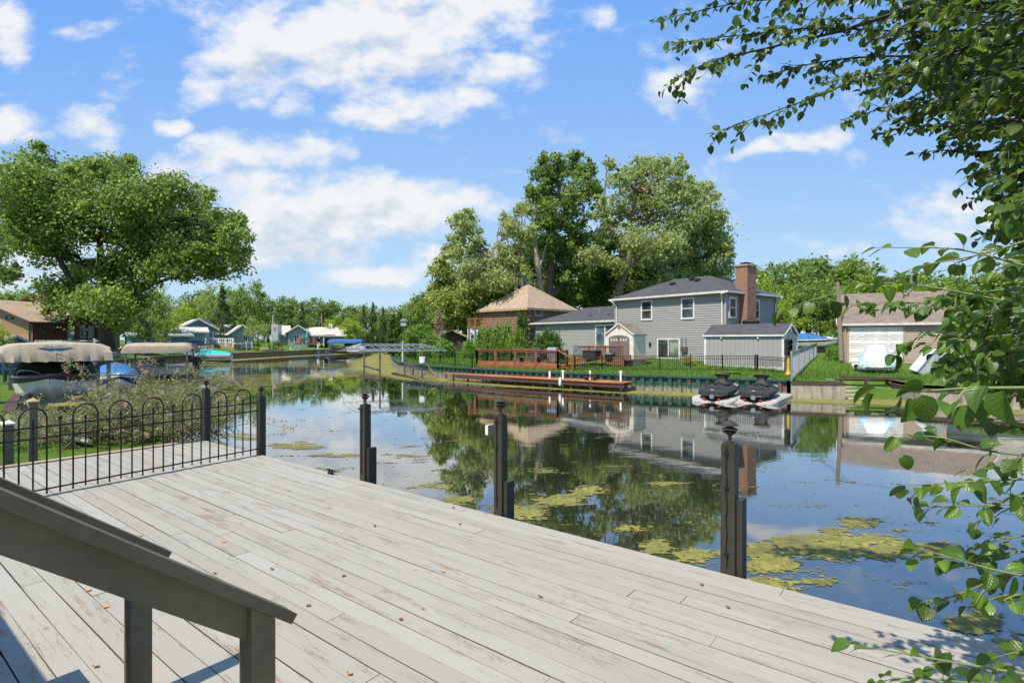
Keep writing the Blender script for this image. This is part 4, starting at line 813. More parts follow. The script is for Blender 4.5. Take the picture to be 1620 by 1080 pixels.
# ---------------------------------------------------------------- long grey shed in front
def long_shed():
    b = Bld('garden_shed', 'long pale grey plank shed with charcoal roof and white trim by the house', (11.2,31.8), (14.15,28.5), .95, 1.75, 'shed'); L = b.L; h = 1.93
    mb = MB(); mb.bb(.01, L-.01, .01, b.W-.01, -.2, h); mb.prism([(L-.03, .01, h), (L-.03, b.W-.01, h), (L-.03, b.W/2, h+.52)], (-L+.06,0,0)); mb.build('wall', MT['shed_grey'], b.t)
    mb = MB(); n = 17
    for i in range(n): x = .05+(L-.1)*i/n; mb.bb(x+.006, x+(L-.1)/n-.006, -.012, .012, .0, h-.02)
    for i in range(7): y = b.W*i/7; mb.bb(L-.012, L+.012, y+.006, y+b.W/7-.006, .0, h-.02)
    mb.build('planks', MT['shed_grey'], b.t)
    mb = MB(); mb.bb(-.03,.09,-.03,.03,-.15,h-.08); mb.bb(L-.09,L+.03,-.03,.03,-.15,h-.08); mb.bb(L-.025,L+.03,.031,.10,-.15,h-.0); mb.bb(L-.025,L+.028,b.W-.1,b.W+.03,-.15,h); mb.bb(.09,L-.09,-.028,.01,-.15,.16); mb.build('trim', MT['white_paint'], b.t)
    b.gable(h, h+.55, .10, 'roof_charcoal', 'x', 'white_paint', fh=.10, oe=.07)
    for px in (1142, 1200): 
        u, Y = b.onwall('F', px); mb = MB(); mb.lathe([(.02,-.07),(.05,-.05),(.05,0),(.02,.02)], (u, -.07, h-.22), 10); mb.build('lamp', MT['led'], b.t)
    mb = MB(); mb.bb(L+.002, L+.03, .8, .95, h+.08, h+.3); mb.build('vent', MT['white_paint'], b.t)
    # round dark barbecue lid visible above the roof
    p = P(1188, 508.5, 34.0); q = thing('roof_turbine', 'dark rounded vent standing behind the long shed roof', 'vent', p); mb = MB(); mb.lathe([(.12,-.5),(.12,-.18),(.45,-.14),(.5,0),(.40,.1),(.2,.16),(.05,.18)], n=16); mb.build('cowl', MT['rubber'], q, smooth=True)
long_shed()

def resin_shed():
    b = Bld('garden_shed', 'small cream plastic shed with brown arched double doors', (5.75,33.7), (7.15,32.2), 1.15, 1.25, 'shed'); L = b.L; k = 1
    Yc = 33; h = b.z(527, 33.0); hr = b.z(509.5, 33.0)
    mb = MB(); mb.bb(0,L,0,b.W,-.2,h); mb.prism([(0,0,h),(L,0,h),(L/2,0,hr-.08)], (0,b.W,0)); mb.build('wall', MT['plastic_beige'], b.t)
    mb = MB(); m = L/2; dw = L*.36; n = 10
    for sg in (-1, 1):
        pts = [(m+sg*.012, -.04, .03), (m+sg*dw, -.04, .03), (m+sg*dw, -.04, h*.82)]+[(m+sg*dw*math.cos(t), -.04, h*.82+.20*math.sin(t)) for t in np.linspace(.3, 1.5, 5)]+[(m+sg*.012, -.04, h*.82+.20)]
        md = MB(); md.prism(pts, (0,.03,0)); d_ = md.build('door', MT['plastic_brown'], b.t)
        for i in range(3): x = m+sg*(dw*.22+dw*.25*i); mm = MB(); mm.bb(x-.045, x+.045, -.05, -.036, h*.74, h*.74+.13); mm.build('door_pane', MT['plastic_beige'], d_)
    mb = MB(); mb.box((m, -.02, hr-.33), (.14,.04,.10)); mb.build('badge', MT['red_paint'], b.t)
    b.gable(h, hr, .06, 'roof_brown', 'y', 'plastic_beige', fh=.07)
resin_shed()

# ---------------------------------------------------------------- log house
def log_house():
    c = Vector((1.4, 50.0)); l = Vector((-2.9, 54.4)); r = Vector((5.75, 54.6)); z0 = 1.4
    b = Bld('log_house', 'brown log house with tan pyramid roof behind the grey house wing', l, c, z0, 6.6); L = b.L; ze = EYE+49*50/F-z0
    def logs(face, Ln):
        o, tx, n = b.frm(face); mb = MB(); k = 0; z = .0; d = .20; rg = random.Random(5)
        while z < ze-.05:
            ex = .28 if (k % 2 == (0 if face == 'F' else 1)) else -.05; c_ = rg.uniform(.75, 1.2)
            mb.tube([o+tx*(-ex)+Vector((0,0,z+d/2)), o+tx*(Ln+ex)+Vector((0,0,z+d/2))], d/2*1.03, 8, col=(c_, c_*.97, c_*.93)); z += d; k += 1
        w_ = mb.build('log_wall', MT['log'], b.t, smooth=True)
        mb = MB(); z = .0; k = 0
        while z < ze-.05:
            if k % 2 == (0 if face == 'F' else 1):
                for u in (-.285, Ln+.285): q = o+tx*u+Vector((0,0,z+d/2)); mb.tube([q-tx*.004, q+tx*.004], d/2*.98, 8)
            z += d; k += 1
        mb.build('log_end', MT['log_end'], w_)
    logs('F', L); logs('R', b.W); mb = MB(); mb.bb(.05,L-.05,.05,b.W-.05,-.3,ze); mb.build('wall_core', MT['log'], b.t)
    r_ = b.hip(ze+.06, EYE+87*55/F-z0, .42, 'roof_tan', fas='tan_cap', ridge=[((L/2-.005, b.W/2), (L/2+.005, b.W/2))], fh=.2)
    b.pwin('F', 790.5, 800, 488.5, 499.5, fr='weathered_wood', gl='glass_blue', rail=False); b.pwin('R', 845, 857, 487, 501, fw=.12)
    mb = MB(); cx, cy, zz = L/2, b.W/2, EYE+87*55/F-z0
    mb.tube([(cx-.7,cy-.2,zz-.5),(cx-.7,cy-.2,zz+.5)], .09, 8); mb.tube([(cx-1.0,cy+.2,zz-.5),(cx-1.0,cy+.2,zz+.45)], .09, 8); mb.cyl((cx-.7,cy-.2,zz+.5), .15, .12); mb.build('flue_pipe', MT['alu'], r_)
    mb = MB(); mb.tube([(cx+.2,cy,zz-.2),(cx+.2,cy,zz+1.3)], .02, 5); mb.tube([(cx-.1,cy,zz+1.2),(cx+.6,cy,zz+1.2)], .012, 5); mb.tube([(cx+.9,cy,zz-.4),(cx+.9,cy,zz+.35)], .02, 5); mb.build('antenna', MT['alu'], r_)
    # timber balcony on the left
    t = thing('timber_balcony', 'orange-brown timber balcony and frame at the left of the log house', 'balcony', P(755, 545, 52)); D = 52
    mb = MB()
    for px in (742, 752): a = P(px, 545, D); c_ = P(px, 503, D); mb.beam((a.x,D,1.3),(c_.x,D,c_.z),.16,.16)
    for px in (742, 765): a = P(px, 545, D+2.5); c_ = P(px, 503, D+2.5); mb.beam((a.x,D+2.5,1.3),(c_.x,D+2.5,c_.z),.14,.14)
    mb.build('post', MT['cedar_deck'], t, world=True)
    mb = MB(); a = P(741, 504, D); c_ = P(770, 504, D); mb.beam(a, c_, .12, .12); mb.beam(P(741,518,D), P(770,518,D), .12,.22); mb.beam(a, P(741,504,D+2.6)+Vector((-.1,0,0)), .12,.12); mb.build('beam', MT['cedar_deck'], t, world=True)
    mb = MB()
    for i in range(14): x = 743+i*1.9; mb.beam(P(x,517,D), P(x,505,D), .04,.04)
    mb.build('balusters', MT['cedar_deck'], t, world=True); mb = MB(); mb.prism([P(741,519,D), P(770,519,D), P(770,519,D)+Vector((0,2.6,0)), P(741,519,D)+Vector((0,2.6,0))], (0,0,.1)); mb.build('floor', MT['cedar_deck'], t, world=True)
    for i, (x0, x1, y0, y1) in enumerate([(744,750,529,544),(756,764,524,545)]):
        mb = MB(); D2 = 52.8
        for q in ((x0,x0+.9,y0,y1),(x1-.9,x1,y0,y1),(x0,x1,y0,y0+1),(x0,x1,y1-1,y1),(x0,x1,(y0+y1)/2-.4,(y0+y1)/2+.4)): mb.prism([P(q[0],q[2],D2),P(q[1],q[2],D2),P(q[1],q[3],D2),P(q[0],q[3],D2)], (0,.06,0))
        w_ = mb.build('window', MT['white_vinyl'], t, world=True); mb = MB(); mb.prism([P(x0,y0,D2+.03),P(x1,y0,D2+.03),P(x1,y1,D2+.03),P(x0,y1,D2+.03)], (0,.04,0)); mb.build('pane', MT['glass_dark'], w_, world=True)
log_house()

# ---------------------------------------------------------------- brown railed deck with grills
def railed(t, pts, zf, h, posts=None, mat='cedar_deck', thick=.11, balus=True, balm='black_metal', cap=True, stair=False):
    for a, b, n in pts:
        a, b = Vector(a), Vector(b)
        for i in range(n+1):
            p = a.lerp(b, i/n); mb = MB(); mb.bb(p.x-.06, p.x+.06, p.y-.06, p.y+.06, p.z-.45, p.z+h-.03); mb.build('post', MT[mat], t, world=True)
        mb = MB(); mb.beam(a+Vector((0,0,h)), b+Vector((0,0,h)), .15, .045); mb.beam(a+Vector((0,0,h-.09)), b+Vector((0,0,h-.09)), .045, .08); mb.beam(a+Vector((0,0,.1)), b+Vector((0,0,.1)), .045, .08); mb.build('rail', MT[mat], t, world=True)
        if balus:
            mb = MB(); L = (b-a).length; k = int(L/.115)
            for i in range(k): p = a.lerp(b, (i+.5)/k); mb.beam(p+Vector((0,0,.1)), p+Vector((0,0,h-.09)), .028, .028)
            o = mb.build('balusters', MT[balm], t, world=True)
def brown_deck():
    zf = 1.07; A = Vector((-2.25, 35.1, zf)); B_ = Vector((2.62, 31.25, zf)); d = (B_-A).normalized(); n = Vector((-d.y, d.x, 0)); D_ = 3.6
    t = thing('raised_deck', 'low raised deck of orange-brown boards with black balusters above the green seawall', 'deck', (A.x, A.y, .85), math.atan2(d.y, d.x)); L = (B_-A).length
    mb = MB(); rg = random.Random(9)
    for i in range(26): y = i*.14; c_ = rg.uniform(.8, 1.15); vs = [A+d*x+n*(y+k)+Vector((0,0,z)) for x in (-.05, L+.05) for k in (0, .135) for z in (-.035, 0)]; mb.add(vs, [(0,1,3,2),(4,6,7,5),(0,4,5,1),(2,3,7,6),(0,2,6,4),(1,5,7,3)], (c_,c_,c_))
    mb.build('floor_boards', MT['orange_deck'], t, world=True)
    mb = MB(); mb.beam(A+Vector((0,0,-.17))-n*.03, B_+Vector((0,0,-.17))-n*.03, .04, .26); mb.beam(B_+Vector((0,0,-.17)), B_+n*D_+Vector((0,0,-.17)), .04, .26); mb.beam(A+Vector((0,0,-.17)), A+n*D_+Vector((0,0,-.17)), .04, .26); mb.build('skirt', MT['cedar_deck'], t, world=True)
    railed(t, [(A, B_, 4), (A+n*1.0, A+n*D_, 2), (A, A+n*1.0, 1), (B_+n*1.0, B_, 1), (A+n*D_, A+n*D_+d*L*.62, 3)], zf, .86)
    e = B_+n*.5+d*.1; mb = MB()
    for i in range(3): q = e+d*(.25*i+.12)+Vector((0,0,-.12*(i+1))); vs = [q+d*x+n*y+Vector((0,0,z)) for x in (-.13,.13) for y in (-.5,.6) for z in (-.03, 0)]; mb.add(vs, [(0,1,3,2),(4,6,7,5),(0,4,5,1),(2,3,7,6),(0,2,6,4),(1,5,7,3)])
    mb.build('steps', MT['orange_deck'], t, world=True)
    mb = MB(); mb.beam(B_+Vector((0,0,.86)), B_+d*.95-n*.0+Vector((0,0,.42)), .1, .05); mb.beam(B_+Vector((0,0,.12)), B_+d*.95+Vector((0,0,-.28)), .04, .07); mb.bb((B_+d*.95).x-.06, (B_+d*.95).x+.06, (B_+d*.95).y-.06, (B_+d*.95).y+.06, .6, 1.55); mb.build('stair_rail', MT['cedar_deck'], t, world=True)
    mb = MB()
    for i in range(8): f_ = (i+.5)/8; p = B_+d*.95*f_; mb.beam(p+Vector((0,0,.12-.4*f_)), p+Vector((0,0,.82-.42*f_)), .018, .018)
    mb.build('stair_balusters', MT['black_metal'], t, world=True)
    # upper platform by the wing door
    A2 = P(908, 568, 35.0); A2.z = 1.38; B2 = P(985, 568, 31.5); B2.z = 1.38; d2 = (B2-A2).normalized(); n2 = Vector((-d2.y, d2.x, 0))
    t2 = thing('raised_deck', 'smaller brown platform with open railing in front of the patio door, behind the black fence', 'deck', (A2.x, A2.y, 1.0), math.atan2(d2.y, d2.x))
    mb = MB(); mb.prism([A2, B2, B2+n2*2.4, A2+n2*2.4], (0,0,-.05)); mb.build('floor_boards', MT['orange_deck'], t2, world=True); mb = MB(); mb.beam(A2+Vector((0,0,-.2)), B2+Vector((0,0,-.2)), .05, .26); mb.build('skirt', MT['cedar_deck'], t2, world=True)
    railed(t2, [(A2, B2, 3)], 0, .80)
    # grills
    for (px, w_, lab, lm, c) in ((849.5, .95, 'black covered gas grill on the brown deck', 'cover_black', 1), (875, .85, 'stainless steel gas grill on the brown deck', 'alu', 0)):
        p = P(px, 568, 34.6); g = thing('gas_grill', lab, 'grill', (p.x, p.y, zf), math.atan2(d.y, d.x), 'grills on the brown deck')
        mb = MB(); mb.bb(-w_*.36,w_*.36,-.22,.22,.12,.62); mb.build('cabinet', MT['grey_metal' if c else 'alu'], g); mb = MB(); mb.bb(-w_*.62,w_*.62,-.2,.2,.62,.66); mb.build('side_shelf', MT['grey_metal'], g)
        mb = MB(); prof = [(-.24,.66),(-.26,.78),(-.16,.94),(0,1.0),(.16,.94),(.24,.82),(.24,.66)]; mb.prism([(-w_*.40, y, z) for y, z in prof], (w_*.80,0,0)); l = mb.build('lid', MT[lm], g, smooth=True)
        mb = MB(); mb.tube([(-w_*.3,-.31,.80),(w_*.3,-.31,.80)], .013, 8); mb.build('handle', MT['alu'], l)
        for x in (-w_*.33, w_*.33): mb = MB(); mb.tube([(x,-.1,.06),(x+.04,-.1,.06)], .06, 10); mb.build('wheel', MT['rubber'], g)
    # furniture on the decks
    p = P(848, 575, 33.6); g = thing('patio_bench', 'dark bench on the brown deck in front of the grills', 'bench', (p.x-.4, p.y, zf), math.atan2(d.y, d.x)); mb = MB(); mb.bb(-.7,.7,-.2,.2,.38,.43); mb.build('seat', MT['plastic_brown'], g); mb = MB(); mb.bb(-.65,-.58,-.18,.18,0,.38); mb.bb(.58,.65,-.18,.18,0,.38); mb.build('leg', MT['black_metal'], g)
    p = P(938, 560, 33.0); g = thing('storage_bench', 'long black box with lid on the upper brown platform', 'storage box', (p.x, p.y+.5, 1.38), math.atan2(d2.y, d2.x)); mb = MB(); mb.bb(-.55,.55,-.25,.25,0,.45); mb.build('box', MT['cover_black'], g); mb = MB(); mb.bb(-.58,.58,-.28,.28,.45,.5); mb.build('lid', MT['rubber'], g)
    p = P(967, 560, 32.0); g = thing('storage_bin', 'dark bin with clear lid beside the long black box', 'storage box', (p.x, p.y+.4, 1.38), math.atan2(d2.y, d2.x)); mb = MB(); mb.prism([(-.25,-.18,0),(.25,-.18,0),(.25,.18,0),(-.25,.18,0)], (0,0,.3)); mb.build('bin', MT['hull_dark'], g); mb = MB(); mb.bb(-.28,.28,-.2,.2,.3,.38); mb.build('lid', MT['hull_grey'], g)
    for px, l in ((914.5, 'grey folded patio chair at the left end of the platform'), (956, 'tan folding chair between the two boxes')):
        p = P(px, 562, 33.3); g = thing('patio_chair', l, 'chair', (p.x, p.y, 1.38), .6); m_ = 'hull_grey' if px < 930 else 'canvas_beige'
        mb = MB(); mb.bb(-.2,.2,-.2,.2,.3,.34); mb.build('seat', MT[m_], g); mb = MB(); mb.box((0,.24,.58),(.4,.03,.5), rx=-.2); mb.build('backrest', MT[m_], g)
        for x in (-.19,.19): mb = MB(); mb.tube([(x,-.2,0),(x,.22,.34),(x,.3,.8)], .014, 6); mb.build('frame', MT['alu'], g)
brown_deck()

# ---------------------------------------------------------------- jet skis on floating docks
def hull_loft(mb, st, n=None, mirror=True):       # st: list of (x, [(y, z)...]) half sections from keel up to the rim; x along the hull
    rows = []
    for x, half in st: rows.append([(x, -y, z) for y, z in half[::-1]]+[(x, y, z) for y, z in half if y > 1e-6 or True][1:])
    mb.grid([r_[::-1] for r_ in rows]); return rows
def jet_ski(label, p, rz):
    t = thing('jet_ski', label, 'jet ski', p, rz, 'covered jet skis on floating docks')      # local -x = stern towards us? x forward (bow)
    mb = MB(); S = [(-1.32,.30,.22),(-1.25,.50,.30),(-.7,.58,.34),(0,.58,.36),(.7,.50,.40),(1.15,.32,.46),(1.42,.08,.52)]
    rows = []
    for x, w_, zr in S: k = .04+.22*max(0, (x-.6)/.8)**2; rows.append((x, [(0,k),(w_*.45,k+.05),(w_*.85,.17+k*.6),(w_,zr)]))
    hull_loft(mb, rows); mb.build('hull', MT['hull_dark'], t, smooth=True)
    # fitted cover: wide skirt, pinched seat ridge, rounded nose
    mb = MB(); sec = [(-1.40,.40,.34,.16,.38),(-1.28,.58,.37,.26,.43),(-.95,.66,.41,.24,.50),(-.55,.65,.43,.17,.57),(-.2,.63,.45,.15,.60),(.05,.62,.47,.17,.62),(.35,.58,.50,.24,.68),(.65,.52,.52,.24,.66),(1.0,.40,.52,.16,.60),(1.3,.22,.53,.09,.57),(1.46,.05,.52,.02,.54)]
    rr = []
    for i, (x, w_, zs, wt, zt) in enumerate(sec):
        k = .012*math.sin(i*2.7); h = [(w_*.98, zs-.15), (w_+.01, zs-.02), (w_*.93, zs+.03), (wt*1.3+.10, zs+(zt-zs)*.40+k), (wt, zt-.03), (wt*.5, zt), (0, zt+.015)]
        rr.append([(x, -y, z) for y, z in h]+[(x, y, z) for y, z in h[::-1][1:]])
    mb.grid(rr); mb.add([rr[0][i] for i in range(len(rr[0]))], [tuple(range(len(rr[0])))[::-1]]); c = mb.build('cover', MT['cover_black'], t, smooth=True)
    mb = MB(); rws = []
    for (z, hx, hy, ox) in [(.58,.40,.34,.16),(.68,.27,.23,.14),(.78,.17,.17,.12),(.87,.145,.20,.10),(.95,.17,.29,.08),(.985,.18,.345,.07),(.975,.13,.25,.07),(.96,.0,.0,.07)]:
        rws.append([(ox+hx*math.copysign(abs(math.cos(a))**.6, math.cos(a)), hy*math.copysign(abs(math.sin(a))**.6, math.sin(a)), z+(.02*math.cos(2*a) if .9 < z else 0)) for a in np.linspace(0, 2*math.pi, 25)[:-1]])
    mb.grid(rws, close=True); mb.build('handlebar_cover', MT['cover_black'], c, smooth=True)
    mb = MB(); mb.tube([(-1.02,-.63,.33),(-1.04,-.3,.50),(-1.04,.3,.50),(-1.02,.63,.33)], .012, 5); mb.tube([(.48,-.57,.42),(.48,-.2,.69),(.48,.2,.69),(.48,.57,.42)], .012, 5); mb.build('strap', MT['rubber'], c)
    mb = MB(); mb.tube([(-.30,-.17,.60),(-.36,0,.665),(-.30,.17,.60)], .035, 6); mb.build('seat_grip', MT['rubber'], c, smooth=True)
    mb = MB()
    for i in range(4): mb.add([(.0+i*.16,-.60+.02*i,.530),(.11+i*.16,-.585+.02*i,.532),(.17+i*.16,-.42+.02*i,.600),(.07+i*.16,-.44+.02*i,.600)], [(0,1,2,3)])
    mb.build('lettering', MT['hull_white'], c); mb = MB(); mb.box((-1.36,0,.425),(.02,.11,.035), ry=-.6); mb.build('badge', MT['hull_white'], c)
    mb = MB(); mb.tube([(-1.45,0,.17),(-1.2,0,.17)], [.09,.12], 12); mb.bb(-1.4,-1.25,-.28,.28,.2,.26); mb.build('jet_nozzle', MT['alu'], t)
    return t
def float_dock(label, p, rz):
    t = thing('floating_dock', label, 'floating dock', p, rz, 'pale floating docks of the jet skis'); mb = MB(); rows = []
    for x in np.linspace(-1.9, 1.75, 16):
        f_ = ss(-1.9, -1.1, x); wd = .90*(.55+.45*math.sqrt(max(0, min(1, (x+1.92)/.7)))); top = .04+.15*f_; rows.append([(x, -wd, -.12), (x, -wd, top-.05), (x, -wd+.06, top), (x, -.55, top+.01), (x, -.34, top-.01), (x, -.12, top-.09), (x, .12, top-.09), (x, .34, top-.01), (x, .55, top+.01), (x, wd-.06, top), (x, wd, top-.05), (x, wd, -.12)])
    mb.grid([r_[::-1] for r_ in rows]); mb.add(rows[-1], [tuple(range(12))]); mb.add(rows[0][::-1], [tuple(range(12))]); o_ = mb.build('platform', MT['float_grey'], t); shade(o_.data, 22)
    for s in (-1, 1):
        for i in range(3): x = -1.55+.32*i; mb = MB(); z = .04+.15*ss(-1.9, -1.1, x)+.02; mb.tube([(x, s*(.30)-.05, z),(x, s*.30, z+.015),(x, s*.30+.05, z)], [.035,.055,.035], 10); mb.build('roller', MT['red_paint'], t, smooth=True)
    return t
g1 = G(1137, 637.5, 0); g2 = G(1196, 641, 0)
for k, (px, py) in enumerate(((1143, 631), (1205, 633))):
    c = G(px, py, 0); rz = math.atan2(.80, .60)      # bow away from us, slightly right
    float_dock(['pale grey floating dock under the left jet ski', 'pale grey floating dock under the right jet ski, nearest the concrete seawall'][k], (c.x, c.y, 0), rz)
    jet_ski(['jet ski under black fitted cover, the left one of the pair', 'jet ski under black fitted cover, the right one of the pair'][k], (c.x-.10, c.y-.20, .08), rz)

# ---------------------------------------------------------------- yellow pole with black signal head
p = P(1247, 590, 26.2); t = thing('traffic_signal', 'black traffic signal head mounted on a yellow pedestal by the shed corner', 'traffic signal', (p.x, p.y, .85))
mb = MB(); mb.lathe([(.20,0),(.20,.04),(.11,.10),(.075,.22),(.06,.9),(.06,.95)], n=12); mb.build('pedestal', MT['yellow_paint'], t, smooth=True)
mb = MB(); mb.box((0,0,1.33),(.30,.2,.78)); h = mb.build('signal_head', MT['cover_black'], t)
for i in range(3):
    z = 1.08+i*.25; mb = MB(); mb.tube([(0,-.1,z),(0,-.24,z)], .095, 12, cap=False); mb.build('visor', MT['black_metal'], h, smooth=True); mb = MB(); mb.tube([(0,-.101,z),(0,-.115,z)], .08, 12); mb.build('lens', MT['hull_dark'], h)

# ---------------------------------------------------------------- tan garage and white building
def garage():
    a = P(1331, 574, 32.6); b_ = a+Vector((.857*4.95,-.515*4.95,0)); b = Bld('garage', 'tan sided garage with white panelled door and brown shingle roof', a, b_, 1.10, 7.0, 'garage'); L = b.L
    h = b.z(509, 32.2); hr = b.z(466.5, 35.6); b.core(h, 'side_tan'); b.lap('F', 0, h, 'side_tan', .13); b.lap('R', 0, hr, 'side_tan', .13, gable=(h, hr)); b.lap('L', 0, hr, 'side_tan', .13, gable=(h, hr))
    b.gable(h+.05, hr+.05, .25, 'roof_brown', 'x', 'gutter', x1=L+1.9)
    u0, Y = b.onwall('F', 1343.5); u1, Y = b.onwall('F', 1428.5); zt = b.z(517.5, Y)
    mb = MB(); mb.bb(u0-.1,u0,-.06,-.02,0,zt+.1); mb.bb(u1,u1+.1,-.06,-.02,0,zt+.1); mb.bb(u0,u1,-.06,-.02,zt,zt+.1); fr = mb.build('door_frame', MT['side_tan'], b.t)
    mb = MB(); mb.bb(u0,u1,-.045,-.01,0.02,zt)
    nr, nc = 4, 4
    for i in range(nr):
        for j in range(nc):
            x0 = u0+(u1-u0)*(j+.10)/nc; x1 = u0+(u1-u0)*(j+.90)/nc; z0 = .05+(zt-.05)*(i+.2)/nr; z1 = .05+(zt-.05)*(i+.8)/nr
            for q in ((x0,x1,z0,z0+.03),(x0,x1,z1-.03,z1),(x0,x0+.03,z0,z1),(x1-.03,x1,z0,z1)): mb.bb(q[0],q[1],-.062,-.046,q[2],q[3])
        mb.bb(u0, u1, -.056, -.046, .05+(zt-.05)*i/nr-.008, .05+(zt-.05)*i/nr+.008, (.45,.45,.45))
    mb.build('garage_door', MT['white_vinyl'], b.t)
    mb = MB(); mb.bb(-.04,.14,-.05,.0,0,h); mb.build('corner_trim', MT['side_tan'], b.t); mb = MB(); mb.tube([(.2,-.1,h),(.2,-.1,0)], .05, 6); mb.build('downspout', MT['side_tan'], b.t)
    # white sided house to the right, with grey roof
    a = P(1497, 577, 30.6); c = Vector((a.x+6.5, a.y-3.0, 0)); w = Bld('house', 'white sided house with grey roof behind the leaves at the right edge', a, c, 1.0, 7.5); h2 = w.z(523, 30)
    w.core(h2, 'side_white'); w.lap('F', 0, h2, 'side_white', .15); w.lap('L', 0, h2, 'side_white', .15); w.gable(h2+.05, h2+2.1, .3, 'roof_grey', 'x', 'white_paint')
    w.window('F', 3.4, 4.5, 1.0, 2.0, gl='glass_blue')
    mb = MB()
    for i in range(3): mb.tube([(.6+.55*i,-.12,.0),(.62+.55*i,-.12,1.35)], .02, 5); mb.beam((.5+.55*i,-.12,1.1),(.75+.55*i,-.12,1.1),.02,.02)
    mb.build('trellis', MT['brown_trim'], w.t)
garage()
def right_bits():
    # covered personal watercraft on a trailer
    p = P(1386, 592, 27.3); t = thing('covered_watercraft', 'small watercraft under a white and light blue cover on a trailer before the garage', 'jet ski', (p.x, p.y, .88), R(-33))
    mb = MB(); rows = []
    for y, w_, zb, zt, wt in [(-.9,.52,.35,.62,.42),(-.7,.72,.30,.80,.5),(-.2,.78,.30,1.10,.42),(.3,.76,.32,1.36,.36),(.8,.70,.36,1.40,.34),(1.3,.55,.42,1.22,.26),(1.7,.2,.5,.8,.1)]:
        s = [(-w_,y,zb),(-w_*1.02,y,zb+.12),(-w_*.9,y,(zb+zt)/2),(-wt,y,zt-.05),(0,y,zt),(wt,y,zt-.05),(w_*.9,y,(zb+zt)/2),(w_*1.02,y,zb+.12),(w_,y,zb)]; rows.append(s)
    mb.grid(rows); mb.add(rows[0], [tuple(range(9))[::-1]]); c = mb.build('cover', MT['pale_blue'], t, smooth=True)
    mb = MB(); r2 = [[(x*1.0, y-.005, z+.012) for x, y, z in (r_[3], r_[4], r_[5])] for r_ in rows]; mb.grid(r2)
    mb.add([(-.30,-.915,.32),(.30,-.915,.32),(.36,-.912,.60),(-.36,-.912,.60)], [(0,1,2,3)]); r3 = [[(-.36,-.912,.60),(.36,-.912,.60)],[(-.42,-.72,.80),(.42,-.72,.80)]]; mb.grid(r3); mb.build('white_panel', MT['white_vinyl'], c)
    mb = MB(); mb.bb(-.7,.7,-.5,-.44,.18,.24); mb.beam((-.5,-.9,.22),(-.25,2.2,.22),.06,.06); mb.beam((.5,-.9,.22),(.25,2.2,.22),.06,.06); mb.bb(-.8,.8,.2,.26,.12,.18); mb.build('trailer_frame', MT['alu'], t)
    for x in (-.86,.86):
        mb = MB(); mb.tube([(x-.07,.23,.2),(x+.07,.23,.2)], .2, 16); wq = mb.build('wheel', MT['rubber'], t, smooth=True); mb = MB(); mb.bb(x-.11,x+.11,-.05,.5,.41,.45); mb.build('fender', MT['white_vinyl'], t)
    # leaning white shell and black board
    p = P(1474, 598, 25.6); t = thing('leaning_boat_shell', 'white boat shell turned on its side and leaning behind the leaves', 'boat', (p.x, p.y, .8), 0)
    a, b, c, d = P(1451.5, 588, 25.6), P(1482, 552, 26.6), P(1497, 562, 27.2), P(1468, 599, 26.0)
    mb = MB(); mb.prism([a, b, c, d], Vector((.25,.9,.1))); mb.build('hull', MT['hull_white'], t, world=True); mb = MB(); mb.beam(d+Vector((.06,.0,0)), c+Vector((.06,0,0)), .05, .06); mb.beam(a, b, .05,.06); mb.build('rim', MT['hull_grey'], t, world=True)
    mb = MB(); pts = [P(1466,575,25.9)+Vector((.1*math.sin(k),-.05,.12*math.cos(k*1.0))) for k in np.linspace(0,4.5,12)]; mb.tube(pts, .012, 5); mb.build('rope', MT['rope'], t, world=True)
    p = P(1451, 575, 31.4); t = thing('black_panel', 'black rounded panel with pale emblem leaning on the tan garage wall', 'panel', (p.x, p.y, 1.1), 0); mb = MB(); mb.prism([(-.28,-.25,0),(.32,-.25,0),(.26,.02,.82),(-.22,.02,.86)], (0,.06,0)); mb.build('panel', MT['cover_black'], t); mb = MB(); mb.lathe([(.09,0),(.11,.015),(.04,.03)], n=14); o = mb.build('emblem', MT['hull_white'], t); o.rotation_euler = (R(80),0,0); o.location = (.05,-.20,.32)
    # rail and steps at the boat slip
    t = thing('timber_rail', 'low brown timber rail across the grassy boat slip', 'rail', P(1383, 620, 24.3)); t.location.z = .3
    mb = MB(); a, b = P(1329, 596.5, 24.6), P(1438, 599, 24.0); mb.beam(a, b, .12, .10); mb.build('top_rail', MT['brown_trim'], t, world=True)
    for px in (1331, 1370, 1403, 1436):
        q = P(px, 600, 24.3+.0); mb = MB(); mb.bb(q.x-.05,q.x+.05,q.y-.05,q.y+.05,.0,.80); mb.build('post', MT['brown_trim'], t, world=True)
    mb = MB(); mb.beam(P(1345,620,24.2), P(1440,624,23.8), .12,.12); mb.build('lower_beam', MT['brown_trim'], t, world=True)
    t = thing('slip_steps', 'concrete and stone steps going up the grass from the water', 'steps', (15.6, 24.6, 0)); mb = MB()
    for i in range(6):
        y = 23.35+i*.38; z = .05+i*.137
        for x0, x1 in ((14.35+.03*i, 15.35+.03*i), (16.1, 16.95)): mb.bb(x0, x1, y, y+.32, z-.25, z)
    mb.build('step', MT['pavers'], t, world=True)
    mb = MB(); mb.prism([P(1350,586,28.4), P(1425,586,28.4), P(1430,574.5,32.4), P(1345,574.5,32.4)], (0,0,.03)); o = mb.build('driveway', MT['pavers']); tag(o, kind='structure'); o.location.z += .05
    mb = MB(); mb.add([(14.15,25.5,.70),(14.15,23.3,-.1),(17.1,22.8,-.1),(17.1,24.7,.70)], [(0,1,2,3)]); o = mb.build('slip_bank', MT['grass']); tag(o, kind='structure')
